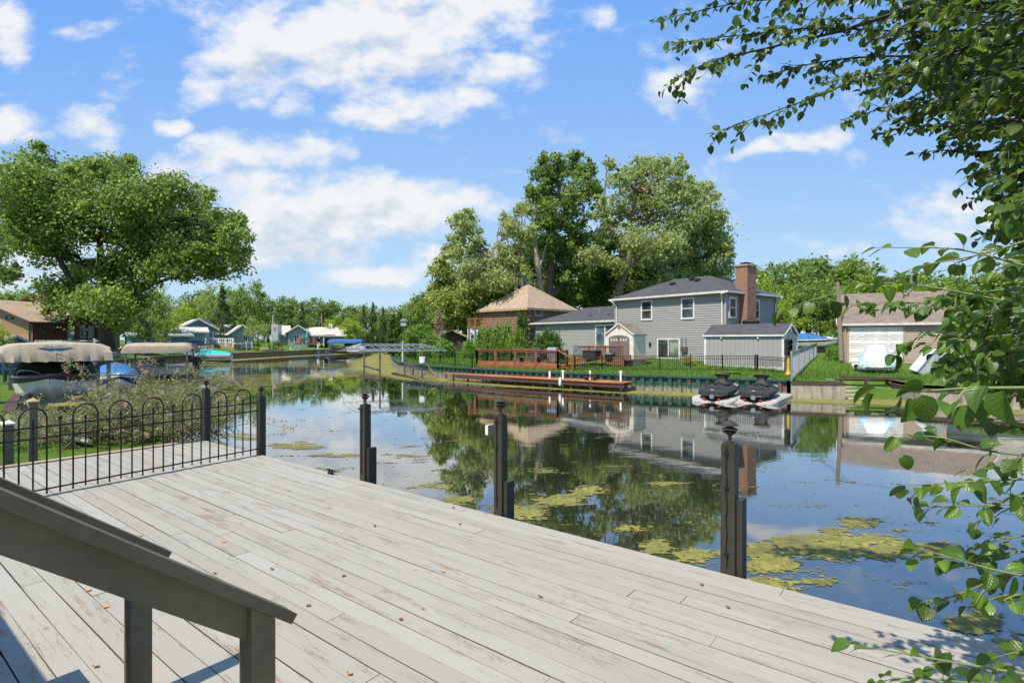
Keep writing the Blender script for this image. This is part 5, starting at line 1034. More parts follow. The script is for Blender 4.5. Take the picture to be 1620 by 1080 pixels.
    # utility pole, wires
    t = thing('utility_pole', 'brown wooden utility pole standing at the left end of the tan garage', 'utility pole', (P(1331,570,32.2).x, 32.2, 1.1)); mb = MB(); a = P(1331,570,32.2); b = P(1325,446,32.2); mb.tube([a, b], [.13,.10], 10); mb.build('pole', MT['skin_bark'], t, world=True)
    mb = MB(); mb.tube([P(1326,462,32.2), P(1336,456,32.0), P(1342,456,31.8)], .02, 6); mb.tube([P(1326,467,32.2), P(1334,460,32.1)], .015, 5); mb.build('bracket', MT['alu'], t, world=True)
    for i, (a, b, sg) in enumerate([((1326,462,32.2),(1180,486,60),.4),((1326,466,32.2),(1120,500,70),.5),((1328,498,32.2),(1240,500,55),.3),((1328,512,32.2),(1200,490,60),.4),((1326,452,32.2),(1700,380,30),.3)]):
        A, B_ = P(*a), P(*b); mb = MB(); mb.tube([A.lerp(B_, k/14)-Vector((0,0,sg*4*(k/14)*(1-k/14))) for k in range(15)], .016, 4); mb.build('cable', MT['black_metal'], t, world=True)
    # hydrant, parked covered boat
    p = P(1302, 560, 44); t = thing('fire_hydrant', 'small red fire hydrant on the grass near the road', 'hydrant', p); mb = MB(); mb.lathe([(.2,-.1),(.2,.0),(.15,.05),(.15,.38),(.2,.4),(.2,.46),(.12,.56),(.04,.62)], n=12); mb.tube([(-.26,0,.28),(.26,0,.28)], .07, 8); mb.build('hydrant_body', MT['red_paint'], t, smooth=True)
    mb = MB(); mb.prism([P(1215,562,45), P(1345,562,45), P(1345,556,52), P(1190,556,52)], (0,0,.04)); o = mb.build('road', MT['gravel']); tag(o, kind='structure'); o.location.z += .12
right_bits()
# ================================================================ left bank
def merge(b2, b):
    m = wmat(b.t).inverted() @ wmat(b2.t)
    for o in [x for x in COL.objects if x.parent == b2.t]:
        o.parent = b.t; o.location = m.to_translation(); o.rotation_euler = m.to_euler()
    bpy.data.objects.remove(b2.t); b2.t = b.t
# retaining walls of the left bank
wall_run('seawall', 'brown timber seawall of the neighbour, left of the near boat lift', 'seawall', [(-9.5,11.6),(-12.7,13.7),(-15.1,16.5),(-18.3,20.5),(-22,24.9),(-26,31.4)][::-1], .78, .2, 'brown_trim', None, 'weathered_wood')
wall_run('seawall', 'timber seawall with vertical boards in front of the cottages', 'seawall', [(-30,38),(-35,48),(-37.1,58),(-36.7,71),(-34.9,86),(-32.7,99),(-31,112)][::-1], .84, .35, 'weathered_wood', .7, 'timber')
def lift(label, c, ax_, w_, L, z0, z1, mat, logo=False, posts='grey_metal', grp=None, floor=-.5):
    t = thing('boat_lift', label, 'boat lift', (c[0], c[1], 0), math.atan2(ax_[1], ax_[0]), grp)      # local x away from its near end, y across
    mb = MB(); n = 12; rows = []; rg = random.Random(11)
    for j in range(17):
        x = L*j/16; e = min(1, min(j, 16-j)/2.0); e = math.sqrt(1-(1-e)**2) if e < 1 else 1; r_ = []
        zt = z1-.10*(1-e); sag = .03*math.sin(j*1.9)
        sec = [(-.5, z0+.012*math.sin(j*2.1)), (-.505, z0+(z1-z0)*.35), (-.48, z0+(z1-z0)*.72), (-.40, z0+(z1-z0)*.90), (-.2, z1-.02), (0, z1+.02), (.2, z1-.02), (.40, z0+(z1-z0)*.90), (.48, z0+(z1-z0)*.72), (.505, z0+(z1-z0)*.35), (.5, z0+.035*math.sin(j*2.1+1))]
        for y, z in sec: r_.append((x+(.0 if e == 1 else 0), y*w_*(.93+.07*e)+rg.uniform(-.015,.015), (z if y in (-.5,.5) else z0+(z-z0)*(.55+.45*e))+rg.uniform(-.012,.012)))
        rows.append(r_)
    mb.grid(rows)
    for rr, x, sg in ((rows[0], 0, 1), (rows[-1], L, -1)):       # end valance hanging from the first bow, with folds
        k = 24; top = []; mid = []; bot = []
        for i in range(k+1):
            y = -.5+i/k; f_ = (1-abs(2*y)**5); zt = z0+(z1-z0)*(.55+.37*f_)*.98; yy = y*w_*.95
            top.append((x+sg*.05, yy, zt)); mid.append((x-sg*(.10+.03*math.sin(i*2.3)), yy*1.02, z0+(z1-z0)*.42+.02*math.sin(i*1.7))); bot.append((x-sg*(.13+.05*math.sin(i*1.9+1)), yy*1.04, z0-.015+.012*math.sin(i*2.1)+rg.uniform(-.008,.008)))
        g = [top, mid, bot]; mb.grid(g if sg < 0 else [r_[::-1] for r_ in g])
    cv = mb.build('canopy', MT[mat], t, smooth=True)
    for x in (.25, L-.25):
        for y in (-w_*.46, w_*.46): m2 = MB(); m2.bb(x-.05, x+.05, y-.05, y+.05, -1.2, z0+.25); m2.build('post', MT[posts], t)
    m2 = MB()
    for y in (-w_*.46, w_*.46): m2.beam((.25,y,z0+.12),(L-.25,y,z0+.12),.05,.06)
    for x in (.25, L-.25): m2.beam((x,-w_*.46,z0+.12),(x,w_*.46,z0+.12),.05,.06); m2.beam((x,-w_*.46,floor+.75),(x,w_*.46,floor+.75),.06,.12)
    for y in (-w_*.25, w_*.25): m2.beam((.4,y,floor+.86),(L-.4,y,floor+.86),.14,.10)
    m2.build('lift_frame', MT[posts], t)
    if logo:
        m3 = MB(); z = z0+(z1-z0)*.60; X = -.135
        m3.add([(X,-.44,z+.05),(X,.44,z+.05),(X,.30,z-.0),(X,.10,z-.045),(X,0,z-.02),(X,-.10,z-.045),(X,-.30,z-.0)], [(0,1,2,3,4,5,6)][:1]); m3.build('emblem', MT['canvas_blue'], cv)
        m3 = MB()
        for i in range(26): y = -.36+i*.029; m3.box((X-.03, y, z+.088-.25*y*y+rg.uniform(-.006,.006)), (.004,rg.uniform(.008,.02),rg.uniform(.02,.05)))
        m3.build('lettering', MT['cover_black'], cv)
    return t
A1 = (-.64,.77)
lift('boat lift with beige canvas canopy and blue emblem, nearest at the left edge', (-13.25,15.9), A1, 2.72, 6.0, 1.93, 2.47, 'canvas_beige', True, floor=-.0)
lift('boat lift with plain beige canopy farther back on the left bank', (-24.4,34.6), (.93,.36), 2.4, 3.8, 1.70, 2.33, 'canvas_beige', grp=None, floor=-.4)
lift('boat lift with bright blue canopy far down the canal', (-29.4,88), (.99,.1), 3.0, 5.4, 1.95, 2.6, 'canvas_blue', floor=-.3)

def runabout(name, label, c, ax_, L, bm, zk, mats, cover=None, cov_mat='canvas_dark', h=.95, motor=False, stripes=True, ws=True, grp=None):
    # bow at local +x; zk: height of the keel
    t = thing(name, label, 'boat', (c[0], c[1], zk), math.atan2(ax_[1], ax_[0]), grp); S = []
    for f_ in (0, .12, .3, .5, .65, .78, .88, .95, .99, 1.0):
        x = L*(f_-.5); b = bm/2*(1-max(0, (f_-.45)/.56)**2.3) if f_ < 1 else .003; k = .0+h*.72*max(0, (f_-.62)/.38)**2.4; sh = h*(1+.16*f_**2); ch = k+(sh-k)*.34
        S.append((x, [(0, k), (b*.45, k+(ch-k)*.55), (b*.86, ch), (b*.90, ch+(sh-ch)*.12), (b*.97, ch+(sh-ch)*.62), (b, sh-.05), (b*.985, sh)]))
    def band(i0, i1, off=0, mat=None, nm='hull', par=None):
        for sgn in (1,):
            mb = MB()
            for s in (-1, 1):
                rows = [[(x, s*(p[0]+off), p[1]) for p in half[i0:i1+1]] for x, half in S]
                mb.grid(rows if s > 0 else [r_[::-1] for r_ in rows])
        return mb.build(nm, MT[mat], par or t, smooth=True)
    hl = band(0, 3, 0, mats[0], 'hull'); band(3, 4, 0.002, mats[1], 'hull_side', hl); band(4, 5, .001, mats[2], 'hull_stripe', hl); band(5, 6, .004, mats[3], 'rub_rail', hl)
    mb = MB(); x, half = S[0]; mb.add([(x, -y, z) for y, z in half[::-1]]+[(x, y, z) for y, z in half[1:]], [tuple(range(13))]); mb.build('transom', MT[mats[0]], hl)
    mb = MB(); rows = []
    for x, half in S: y, z = half[-1]; rows.append([(x, -y, z), (x, -y*.5, z+.05), (x, 0, z+.07), (x, y*.5, z+.05), (x, y, z)])
    mb.grid([r_[::-1] for r_ in rows]); mb.build('deck', MT[mats[4]], t, smooth=True)
    if cover == 'full':
        mb = MB(); rows = []
        for f_, zt, wd in ((.02,.10,.9),(.1,.30,.95),(.3,.42,.98),(.5,.52,.98),(.58,.55,.96),(.70,.30,.93),(.85,.14,.85),(.97,.04,.8)):
            x = L*(f_-.5); b = bm/2*(1-max(0, (f_-.45)/.56)**2.3)*wd*1.03; sh = h*(1+.16*f_**2); rows.append([(x,-b,sh-.06),(x,-b*.93,sh+.05),(x,-b*.5,sh+zt*.8),(x,0,sh+zt),(x,b*.5,sh+zt*.8),(x,b*.93,sh+.05),(x,b,sh-.06)])
        mb.grid([r_[::-1] for r_ in rows]); mb.add(rows[0], [tuple(range(7))]); mb.build('cover', MT[cov_mat], t, smooth=True)
    elif cover == 'cockpit':
        mb = MB(); rows = []
        for f_, zt in ((.03,.25),(.12,.42),(.35,.50),(.50,.50),(.60,.08)):
            x = L*(f_-.5); b = bm/2*.95*(1-max(0, (f_-.45)/.56)**2.3); sh = h*(1+.16*f_**2); rows.append([(x,-b,sh),(x,-b*.9,sh+zt*.65),(x,-b*.72,sh+zt),(x,0,sh+zt*1.06),(x,b*.72,sh+zt),(x,b*.9,sh+zt*.65),(x,b,sh)])
        mb.grid([r_[::-1] for r_ in rows]); mb.add(rows[0], [tuple(range(7))]); mb.build('cover', MT[cov_mat], t, smooth=True)
    elif ws:
        mb = MB(); x = L*.05; sh = h*1.05; mb.prism([(x,-bm*.42,sh),(x+.35,0,sh+.05),(x,bm*.42,sh),(x-.35,bm*.36,sh+.38),(x-.1,0,sh+.42),(x-.35,-bm*.36,sh+.38)], (-.02,0,.0)); mb.build('windshield', MT['glass_dark'], t)
    mb = MB()
    for s in (-1, 1): mb.tube([(L*(f_-.5), s*bm/2*.86*(1-max(0, (f_-.45)/.56)**2.3), h*(1+.16*f_**2)+.05+.13*math.sin((f_-.62)/.33*math.pi)**.5 if .62 < f_ < .95 else h*(1+.16*f_**2)+.03) for f_ in (.62,.66,.75,.85,.94,.955)], .014, 6)
    mb.build('bow_rail', MT['alu'], t)
    if motor:
        mb = MB(); x = -L/2-.22; mb.prism([(x-.22,-.2,h+.1),(x+.2,-.2,h+.1),(x+.22,-.2,h+.45),(x+.05,-.2,h+.6),(x-.2,-.2,h+.5)], (0,.4,0)); mb.bb(x-.1,x+.1,-.09,.09,-.25,h+.1); mb.bb(x-.25,x+.1,-.04,.04,-.42,-.24); mb.build('outboard_motor', MT['cover_black'], t)
    return t
c = Vector((-13.25,15.9))+Vector(A1)*3.0
runabout('runabout_boat', 'white, black and maroon runabout bow towards us under the nearest beige canopy', c, (.60,-.80), 5.6, 2.25, .50, ('hull_white', 'hull_white', 'hull_dark', 'hull_maroon', 'hull_grey'), 'cockpit', 'canvas_dark', .86)
runabout('runabout_boat', 'white and navy boat with blue cover behind the black and maroon boat', (-18.3,25.2), (.66,-.75), 3.8, 1.9, .12, ('hull_white', 'canvas_navy', 'hull_white', 'canvas_navy', 'hull_white'), 'full', 'canvas_blue', .8)
runabout('fishing_boat', 'grey aluminium fishing boat with dark outboard motor under the farther beige canopy', (-22.6,35.3), (-.93,-.36), 3.6, 1.8, .05, ('hull_grey', 'hull_grey', 'hull_grey', 'rubber', 'hull_grey'), None, h=.8, motor=True)
runabout('runabout_boat', 'white boat with turquoise cover moored at the timber seawall', (-35.3,63.5), (-.95,-.30), 5.0, 2.0, -.12, ('hull_white', 'hull_grey', 'hull_white', 'hull_white', 'hull_white'), 'full', 'canvas_teal', .95)
runabout('pontoon_boat', 'dark boat in shade under the bright blue canopy', (-27.0,88.2), (-.99,-.1), 4.8, 2.2, .3, ('hull_dark', 'hull_grey', 'hull_dark', 'rubber', 'hull_grey'), None, h=.8)
runabout('runabout_boat', 'white boat moored just right of the bright blue canopy', (-24.2,86), (.6,-.8), 5.0, 2.1, .3, ('hull_white', 'hull_white', 'hull_grey', 'hull_white', 'hull_white'), 'full', 'hull_grey', .9)
runabout('rowing_boat', 'small white boat moored beside the dark hedge at the canal bend', (-21.6,95), (.3,-.95), 4.0, 1.7, -.1, ('hull_white', 'hull_dark', 'hull_white', 'hull_white', 'hull_white'), None, h=.75, ws=False)
runabout('runabout_boat', 'white boat with bright blue cover parked behind the long grey shed', (23.6,44.5), (.98,-.2), 5.2, 2.3, 1.75, ('hull_white', 'hull_white', 'hull_dark', 'hull_white', 'hull_white'), 'full', 'canvas_blue', .75)
p = P(1279, 556, 44.5); t = thing('boat_trailer', 'dark boat trailer under the blue covered boat', 'trailer', (p.x, p.y, 1.3)); mb = MB(); mb.bb(-2.4,2.2,-.7,-.6,.3,.4); mb.bb(-2.4,2.2,.6,.7,.3,.4); mb.bb(-.1,.1,-.9,.9,.2,.3); mb.build('frame', MT['grey_metal'], t)
for x in (-.75,.45):
    for y in (-.95,.95): mb = MB(); mb.tube([(x,y-.1,.28),(x,y+.1,.28)], .3, 14); mb.build('wheel', MT['rubber'], t, smooth=True)

# bare arched lift frame in the water
def bare_lift():
    fl, fr_, bl, br = P(576,592,38.0), P(601,601,34.5), P(640,593,39.5), P(668,600,35.2); t = thing('boat_lift', 'empty metal boat lift with bare arched canopy ribs standing in the canal', 'boat lift', ((fl.x+fr_.x+bl.x+br.x)/4, 36.8, 0))
    zt = 1.82
    for p in (fl, fr_, bl, br): mb = MB(); mb.bb(p.x-.05, p.x+.05, p.y-.05, p.y+.05, -1.2, zt); mb.build('post', MT['grey_metal'], t, world=True)
    p = P(654, 600, 37.2); mb = MB(); mb.tube([(p.x+.2,p.y+.7,-1),(p.x+.2,p.y+.7,2.25)], .05, 8); 
    e = (fr_-fl).xy.normalized(); along = Vector(((br.x+bl.x-fr_.x-fl.x)/2, (br.y+bl.y-fr_.y-fl.y)/2, 0)); L = along.length; al = along/L; ac = Vector((e.x, e.y, 0)); W_ = (fr_-fl).xy.length
    o = Vector(((fl.x+fr_.x)/2, (fl.y+fr_.y)/2, 0)); mb = MB(); ext = 1.25
    def pt(u, v): return o+al*(u)+ac*(v)+Vector((0,0,zt+.02+.42*(1-(v/(W_*.72))**2)*(1 if -.8 < u < L+.8 else .55)))
    n = 13
    for i in range(n):
        u = -ext+(L+2*ext)*i/(n-1); mb.tube([pt(u, v) for v in np.linspace(-W_*.72, W_*.72, 9)], .017, 5)
    mb.build('rib', MT['alu'], t, world=True)
    mb = MB()
    for v in (-W_*.72, -W_*.36, 0, W_*.36, W_*.72): mb.tube([pt(-ext, v), pt(-.7, v), pt(L+.7, v), pt(L+ext, v)], .018 if abs(v) < W_*.7 else .032, 5)
    mb.beam(Vector((fl.x,fl.y,zt)), Vector((bl.x,bl.y,zt)), .05, .07); mb.beam(Vector((fr_.x,fr_.y,zt)), Vector((br.x,br.y,zt)), .05, .07); mb.build('purlin', MT['alu'], t, world=True)
    mb = MB(); mb.beam(Vector((fl.x,fl.y,.72)), Vector((fr_.x,fr_.y,.60)), .05, .12); mb.beam(Vector((bl.x,bl.y,.85)), Vector((br.x,br.y,.60)), .05, .22); mb.build('crossbeam', MT['grey_metal'], t, world=True)
    mb = MB(); a, b = P(573,594.5,38.3), P(603,602,34); a.z = b.z = .03; mb.beam(a, b, .25, .08); a, b = P(622,590.5,40), P(660,600,35.2); a.z = .12; b.z = .0; mb.beam(a, b, .3, .12); mb.build('bunk_board', MT['brown_trim'], t, world=True)
    mb = MB(); q = P(668,569,35.1); mb.box(q, (.34,.26,.42)); m_ = mb.build('winch_box', MT['white_vinyl'], t, world=True)
    mb = MB(); a, b = P(675,574,35.2), P(691,592,33.8); mb.tube([a.lerp(b, k/8)-Vector((0,0,.25*4*(k/8)*(1-k/8)*.5)) for k in range(9)], .012, 4); mb.build('rope', MT['rope'], t, world=True)
    p = P(637, 575, 43.5); q = thing('white_pole', 'tall slim white pole at the green seawall behind the bare lift', 'pole', (p.x, p.y, .7)); mb = MB(); z1 = EYE-(541-HY)*43.5/F-.7; mb.tube([(0,0,-.8),(0,0,z1)], .055, 10); mb.build('pole', MT['white_vinyl'], q)
bare_lift()

# ---------------------------------------------------------------- houses of the left bank
def brick_house():
    z0 = 1.25; bx = Vector((-33.3,38.0)); d = Vector((.954,-.30)); a = bx-d*10
    b = Bld('house', 'orange brick house with tan shingle roof and dark red-brown porch behind the big maple', a, bx, z0, 5.6); L = b.L
    h = b.z(508, 38); hr = b.z(481, 38)+.35; b.core(h, 'wall_brick'); mb = MB(); mb.bb(0,L,-.0,.02,-.5,h-.9); mb.build('brick_face', MT['wall_brick'], b.t)
    mb = MB(); mb.prism([(0,.0,h-.9),(L,.0,h-.9),(L,.0,h),(L/2,.0,hr),(0,.0,h)], (0,b.W,0)); mb.build('gable_wall', MT['stucco_tan'], b.t)
    mb = MB(); b.quad('R', .0, b.W, -.3, h, .0, .03, mb); mb.build('side_wall', MT['red_wood'], b.t)
    b.gable(h+.1, hr+.1, .45, 'roof_tan', 'y', 'brown_trim'); b.pwin('F', 10.5, 21.5, 499.5, 505, fr='brown_trim', fw=.05, rail=False)
    mb = MB(); mb.tube([(L+.1,-.15,h-.1),(L-.15,-.08,h-.5),(L-.15,-.08,-.2)], .05, 6); mb.build('downspout', MT['brown_trim'], b.t)
    for x0, x1 in ((60,73),(78,92.5)): b.pwin('R', x0, x1, 512, 529, fr='red_wood', fw=.07)
    # lower porch gable, same house
    c = Bld('house', 'x', P(98,540,40.0), P(158,540,41.3), z0, 4); h2 = c.z(510, 42.5); hr2 = c.z(493, 42.5)
    mb = MB(); mb.bb(0, c.L, 0, c.W, -.4, h2); mb.prism([(0,0,h2),(c.L,0,h2),(c.L/2,0,hr2)], (0,c.W,0)); mb.build('porch_wall', MT['red_wood'], c.t)
    mb = MB(); n = 26
    for i in range(n): u = c.L*(i+.5)/n; zt = h2+(hr2-h2)*(1-abs(2*u/c.L-1))-.05; mb.bb(u-.02, u+.02, -.03, 0, h2-.1, zt)
    mb.build('battens', MT['red_wood'], c.t); c.gable(h2+.1, hr2+.1, .5, 'roof_tan', 'y', 'brown_trim')
    for x0, x1 in ((105,118),(125,137),(138,150)): c.pwin('F', x0, x1, 514, 537, fr='red_wood', fw=.05, rail=False, name='porch_window')
    merge(c, b)
    c = Bld('house', 'x', P(30,500,50), P(92,500,49), z0, 6); h3 = c.z(482, 50); hr3 = c.z(467, 50); mb = MB(); mb.bb(0,c.L,0,c.W,-.4,h3); mb.prism([(0,0,h3),(c.L,0,h3),(c.L*.5,0,hr3)], (0,c.W,0)); mb.build('upper_wall', MT['stucco_tan'], c.t); c.gable(h3+.1, hr3+.1, .5, 'roof_tan', 'y', 'brown_trim'); merge(c, b)
    t = thing('deck_railing', 'pale green painted railing of the raised deck in front of the porch', 'railing', P(105,540,35.5)); a, e = P(57,540,36), P(156,540,35); a.z = e.z = 1.75
    mb = MB(); mb.beam(a+Vector((0,0,.72)), e+Vector((0,0,.72)), .14, .07); mb.beam(a+Vector((0,0,.15)), e+Vector((0,0,.15)), .06, .06); mb.build('rail', MT['side_sage'], t, world=True)
    for px in (57.5, 71, 84, 111, 150): q = P(px,540,35.5); mb = MB(); mb.bb(q.x-.07,q.x+.07,q.y-.07,q.y+.07,.9,2.62 if px in (111,150) else 2.48); mb.build('post', MT['side_sage'], t, world=True)
    mb = MB(); mb.prism([a-Vector((.1,.05,.05)), e-Vector((-.1,.05,.05)), e+Vector((.1,3,-.05)), a+Vector((-.1,3,-.05))], (0,0,-.2)); mb.build('floor', MT['side_sage'], t, world=True)
    p = P(115,529,35.5); t = thing('potted_plant', 'small spiky potted plant on the pale green railing', 'plant', p); mb = MB(); mb.lathe([(.08,0),(.12,.18)], n=8); mb.build('pot', MT['white_vinyl'], t); mb = MB()
    for i in range(14): a_ = i*2.4; mb.beam((0,0,.15), (.12*math.cos(a_),.12*math.sin(a_),.4+.3*((i*7) % 5)/5), .03,.01)
    mb.build('leaves', MT['leaf_shrub'], t)
    c = Bld('garden_shed', 'dark teal shed with brown roof and white trim at the left edge', P(-90,580,27.5), P(-6,578,26.2), .95, 1.6, 'shed'); h4 = c.z(544, 27); mb = MB(); mb.bb(0,c.L,0,c.W,-.3,h4); mb.prism([(c.L,0,h4),(c.L,c.W,h4),(c.L,c.W/2,h4+.42)], (-c.L,0,0)); mb.build('wall', MT['shed_teal'], c.t); c.gable(h4, h4+.45, .1, 'roof_brown', 'x', 'side_paleblue', fh=.1)
    mb = MB(); mb.bb(c.L-.08,c.L+.02,-.02,.06,-.2,h4); mb.build('trim', MT['side_paleblue'], c.t)
    for k, px in enumerate((9, 20)):
        p = P(px, 590, 22); q = thing('lawn_chair', ['dark blue lawn chair at the left edge behind the near lift', 'second dark blue lawn chair, partly behind the lift post'][k], 'chair', (p.x, p.y, .85), 2.2); mb = MB(); mb.bb(-.25,.25,-.25,.25,.32,.37); mb.build('seat', MT['shed_teal'], q); mb = MB(); mb.box((0,.27,.65),(.5,.04,.7),rx=-.25); mb.build('backrest', MT['shed_teal'], q)
        for x in (-.28,.28): mb = MB(); mb.bb(x-.04,x+.04,-.28,.3,.5,.54); mb.bb(x-.03,x+.03,-.25,-.19,0,.5); mb.bb(x-.03,x+.03,.2,.26,0,.5); mb.build('armrest', MT['shed_teal'], q)
brick_house()

def cottage(label, x0, x1, D0, D1, ye, yr, yb, wall, roof, W=7, axis='y', trim='white_paint', wins=(), z0=None):
    z0 = 1.55 if z0 is None else z0; D1 = D0+(x1-x0)/F*D0*(CX-x1)/F; W = min(W, 7); b = Bld('cottage', label, P(x0, yb, D0), P(x1, yb, D1), z0, W); h = b.z(ye, (D0+D1)/2); hr = b.z(yr, (D0+D1)/2)
    if axis == 'y':
        mb = MB(); mb.bb(0,b.L,0,W,-.5,h); mb.prism([(0,0,h),(b.L,0,h),(b.L/2,0,hr)], (0,W,0)); mb.build('wall', MT[wall], b.t)
    else:
        mb = MB(); mb.bb(0,b.L,0,W,-.5,h); mb.prism([(0,0,h),(0,W,h),(0,W/2,hr)], (b.L,0,0)); mb.build('wall', MT[wall], b.t)
    b.gable(h+.12, hr+.12, .45, roof, axis, trim, fh=.2)
    for w_ in wins: b.pwin('F', *w_[:4], fw=.10, rail=False, mull=w_[4] if len(w_) > 4 else 0)
    return b
b = cottage('dark blue cottage with pale roof and white framed porch windows', 285, 341, 77, 74, 519, 505, 545, 'side_blue', 'roof_lightgrey', 9, wins=[(330,337.5,524,535)])
c = cottage('x', 293, 324, 73, 72.4, 523.5, 518.5, 545, 'side_blue', 'roof_lightgrey', 2, axis='x', wins=[(297,305.5,526,538,1),(307,312,526,538),(313.5,321.5,526,538,1)]); merge(c, b)
b.box('chimney', 'side_blue', *(lambda u: (u, u+.9))(b.onwall('F', 320)[0]), -.3, .6, 0, b.z(502.5, 75))
star = MB(); u = b.onwall('F', 325)[0]
for k in range(5): a_ = k*2*math.pi/5+math.pi/2; star.add([(u,-.33,b.z(514,75)),(u+.18*math.cos(a_-.6),-.33,b.z(514,75)+.18*math.sin(a_-.6)),(u+.5*math.cos(a_),-.33,b.z(514,75)+.5*math.sin(a_)),(u+.18*math.cos(a_+.6),-.33,b.z(514,75)+.18*math.sin(a_+.6))], [(0,1,2,3)])
star.build('star_ornament', MT['terracotta'], b.t)
b = cottage('blue-grey cottage with wide pale roof behind the white deck railing', 338, 367, 90, 89, 527, 514, 545, 'side_greyblue', 'roof_lightgrey', 8, axis='x'); c = cottage('x', 366, 400, 85, 84, 526, 514.5, 545, 'side_greyblue', 'roof_lightgrey', 9, wins=[(384,392,529,541,1)]); 
mb = MB(); u = c.onwall('F', 375)[0]; mb.tube([(u,-.1,c.z(533,84)),(u,-.02,c.z(533,84))], .26, 16); mb.build('round_window', MT['white_paint'], c.t); mb = MB(); mb.tube([(u,-.12,c.z(533,84)),(u,-.09,c.z(533,84))], .19, 16); mb.build('round_pane', MT['glass_dark'], c.t); merge(c, b)
b = cottage('grey-blue cottage with pale square chimney and round windows', 440, 457, 100, 99, 528, 515, 546, 'side_greyblue', 'roof_lightgrey', 8, axis='x'); c = cottage('x', 456, 487, 97, 96, 524.5, 515, 546, 'side_greyblue', 'roof_lightgrey', 9, wins=[(465,474.5,529,542,1)])
for px in (451, 459.5, 480.5):
    u = c.onwall('F', px)[0]; mb = MB(); mb.tube([(u,-.1,c.z(530,78.5)),(u,-.02,c.z(530,78.5))], .22, 14); mb.build('round_window', MT['white_paint'], c.t); mb = MB(); mb.tube([(u,-.12,c.z(530,78.5)),(u,-.09,c.z(530,78.5))], .15, 14); mb.build('round_pane', MT['glass_dark'], c.t)
merge(c, b); mb = MB(); a, e = P(431,537,97), P(442,537,97); mb.bb(a.x, e.x, 96.5, 98, .8, EYE+24*97/F); mb.build('chimney', MT['side_paleblue'], b.t, world=True)
b = cottage('long low grey cottage with white porch roof and white chimney', 485, 545, 108, 92, 530, 517.5, 546, 'side_grey', 'roof_lightgrey', 8, axis='x', wins=[(500,506,533,541),(515,522,533,541)]); mb = MB(); a, e = P(487,530,101), P(514,530,101); mb.bb(a.x, e.x, 101, 107, a.z-.05, a.z+.12)
for px in (489, 497, 505, 512): q = P(px,530,101.2); mb.bb(q.x-.07,q.x+.07,q.y,q.y+.12,1.3,q.z)
mb.build('porch_roof', MT['white_paint'], b.t, world=True); mb = MB(); a, e = P(520,524,112), P(525.5,524,112); mb.bb(a.x,e.x,112,113,2.5,EYE+25*112/F); mb.build('chimney', MT['white_paint'], b.t, world=True)
b = cottage('sage grey cottage with small white roof cupola beyond the blue canopy', 541, 558, 117, 97, 528, 518, 546, 'side_sage', 'roof_lightgrey', 8, wins=[(546,553,532,538,1)]); c = cottage('x', 557, 583, 120, 100, 529, 517, 546, 'side_sage', 'roof_grey', 7, axis='x', wins=[(561,566,531,538),(571,576,531,538)]); mb = MB(); q = P(565,517,123); mb.bb(q.x-.6,q.x+.6,122.5,123.5,q.z-.9,q.z+.2); mb.prism([(q.x-.8,122.3,q.z+.2),(q.x+.8,122.3,q.z+.2),(q.x,122.3,q.z+.9)], (0,1.4,0)); mb.build('cupola', MT['white_paint'], c.t, world=True); merge(c, b)
cottage('pale blue house with bright light blue metal roof', 583, 616, 140, 112, 529.5, 512.5, 545, 'side_paleblue', 'roof_blue', 9)
cottage('small blue building seen through the trunks left of the dark blue cottage', 208, 300, 66, 70, 531, 527, 546, 'side_blue', 'roof_grey', 4, axis='x', trim='side_paleblue', wins=[(228,234,534,541),(262,270,534,541)])
cottage('small hut with low tan roof among the shrubs left of the log house', 697, 733, 64, 63, 530.5, 522.5, 548, 'bark_dark' if 'bark_dark' in MT else 'brown_trim', 'roof_tan', 4, axis='y', trim='tan_cap')

# yard things by the cottages
def railset(label, a, b, h, mat, name='white_railing', n=2):
    t = thing(name, label, 'railing', a, 0); mb = MB(); mb.beam(a+Vector((0,0,h)), b+Vector((0,0,h)), .1, .12); mb.beam(a+Vector((0,0,.12)), b+Vector((0,0,.12)), .08, .1); mb.build('rail', MT[mat], t, world=True)
    for i in range(n+1): p = a.lerp(b, i/n); mb = MB(); mb.bb(p.x-.09,p.x+.09,p.y-.09,p.y+.09,p.z-.5,p.z+h+.1); mb.build('post', MT[mat], t, world=True)
    mb = MB(); L = (b-a).length; k = int(L/.3)
    for i in range(k): p = a.lerp(b, (i+.5)/k); mb.beam(p+Vector((0,0,.1)), p+Vector((0,0,h)), .07, .05)
    mb.build('balusters', MT[mat], t, world=True)
railset('white deck railing in front of the blue-grey cottage', P(324,543,77), P(369,543,76), .65, 'white_paint', n=4)
railset('short white picket rail on the seawall top before the cottages', P(460,556,87.5), P(474,555.5,90), .62, 'white_vinyl', n=2)
railset('low white fence beside the flower beds below the cottage steps', P(372,551,77), P(398,550,79), .7, 'side_white', n=3)
railset('brown timber railing along the water left of the turquoise boat', P(284,557,66), P(337,553,66), .5, 'weathered_wood', 'timber_railing', 5)
t = thing('raised_patio', 'grey timber patio platform below the white deck railing', 'patio', P(340,550,76)); mb = MB(); a, e = P(300,544,76.5), P(372,544,76); mb.bb(a.x, e.x, 76.2, 81, .9, a.z); mb.build('floor', MT['weathered_wood'], t, world=True)
t = thing('flag_pole', 'thin white pole with a red striped flag in front of the pale chimney', 'flagpole', P(432,556,84)); mb = MB(); mb.tube([P(430,556,84), P(432,498,84)], .05, 6); mb.build('pole', MT['white_vinyl'], t, world=True)
mb = MB(); f_ = [[P(432+.2, 508+j*1.1, 84)+Vector((.13*i, .08*math.sin(i*1.5+j*.4), -.22*i)) for i in range(4)] for j in range(11)]
for j in range(10): mb.grid([f_[j], f_[j+1]], col=((1,1,1) if j % 2 else (1.9,10,10)))
mb.build('flag', MT['flag_red'], t, world=True)
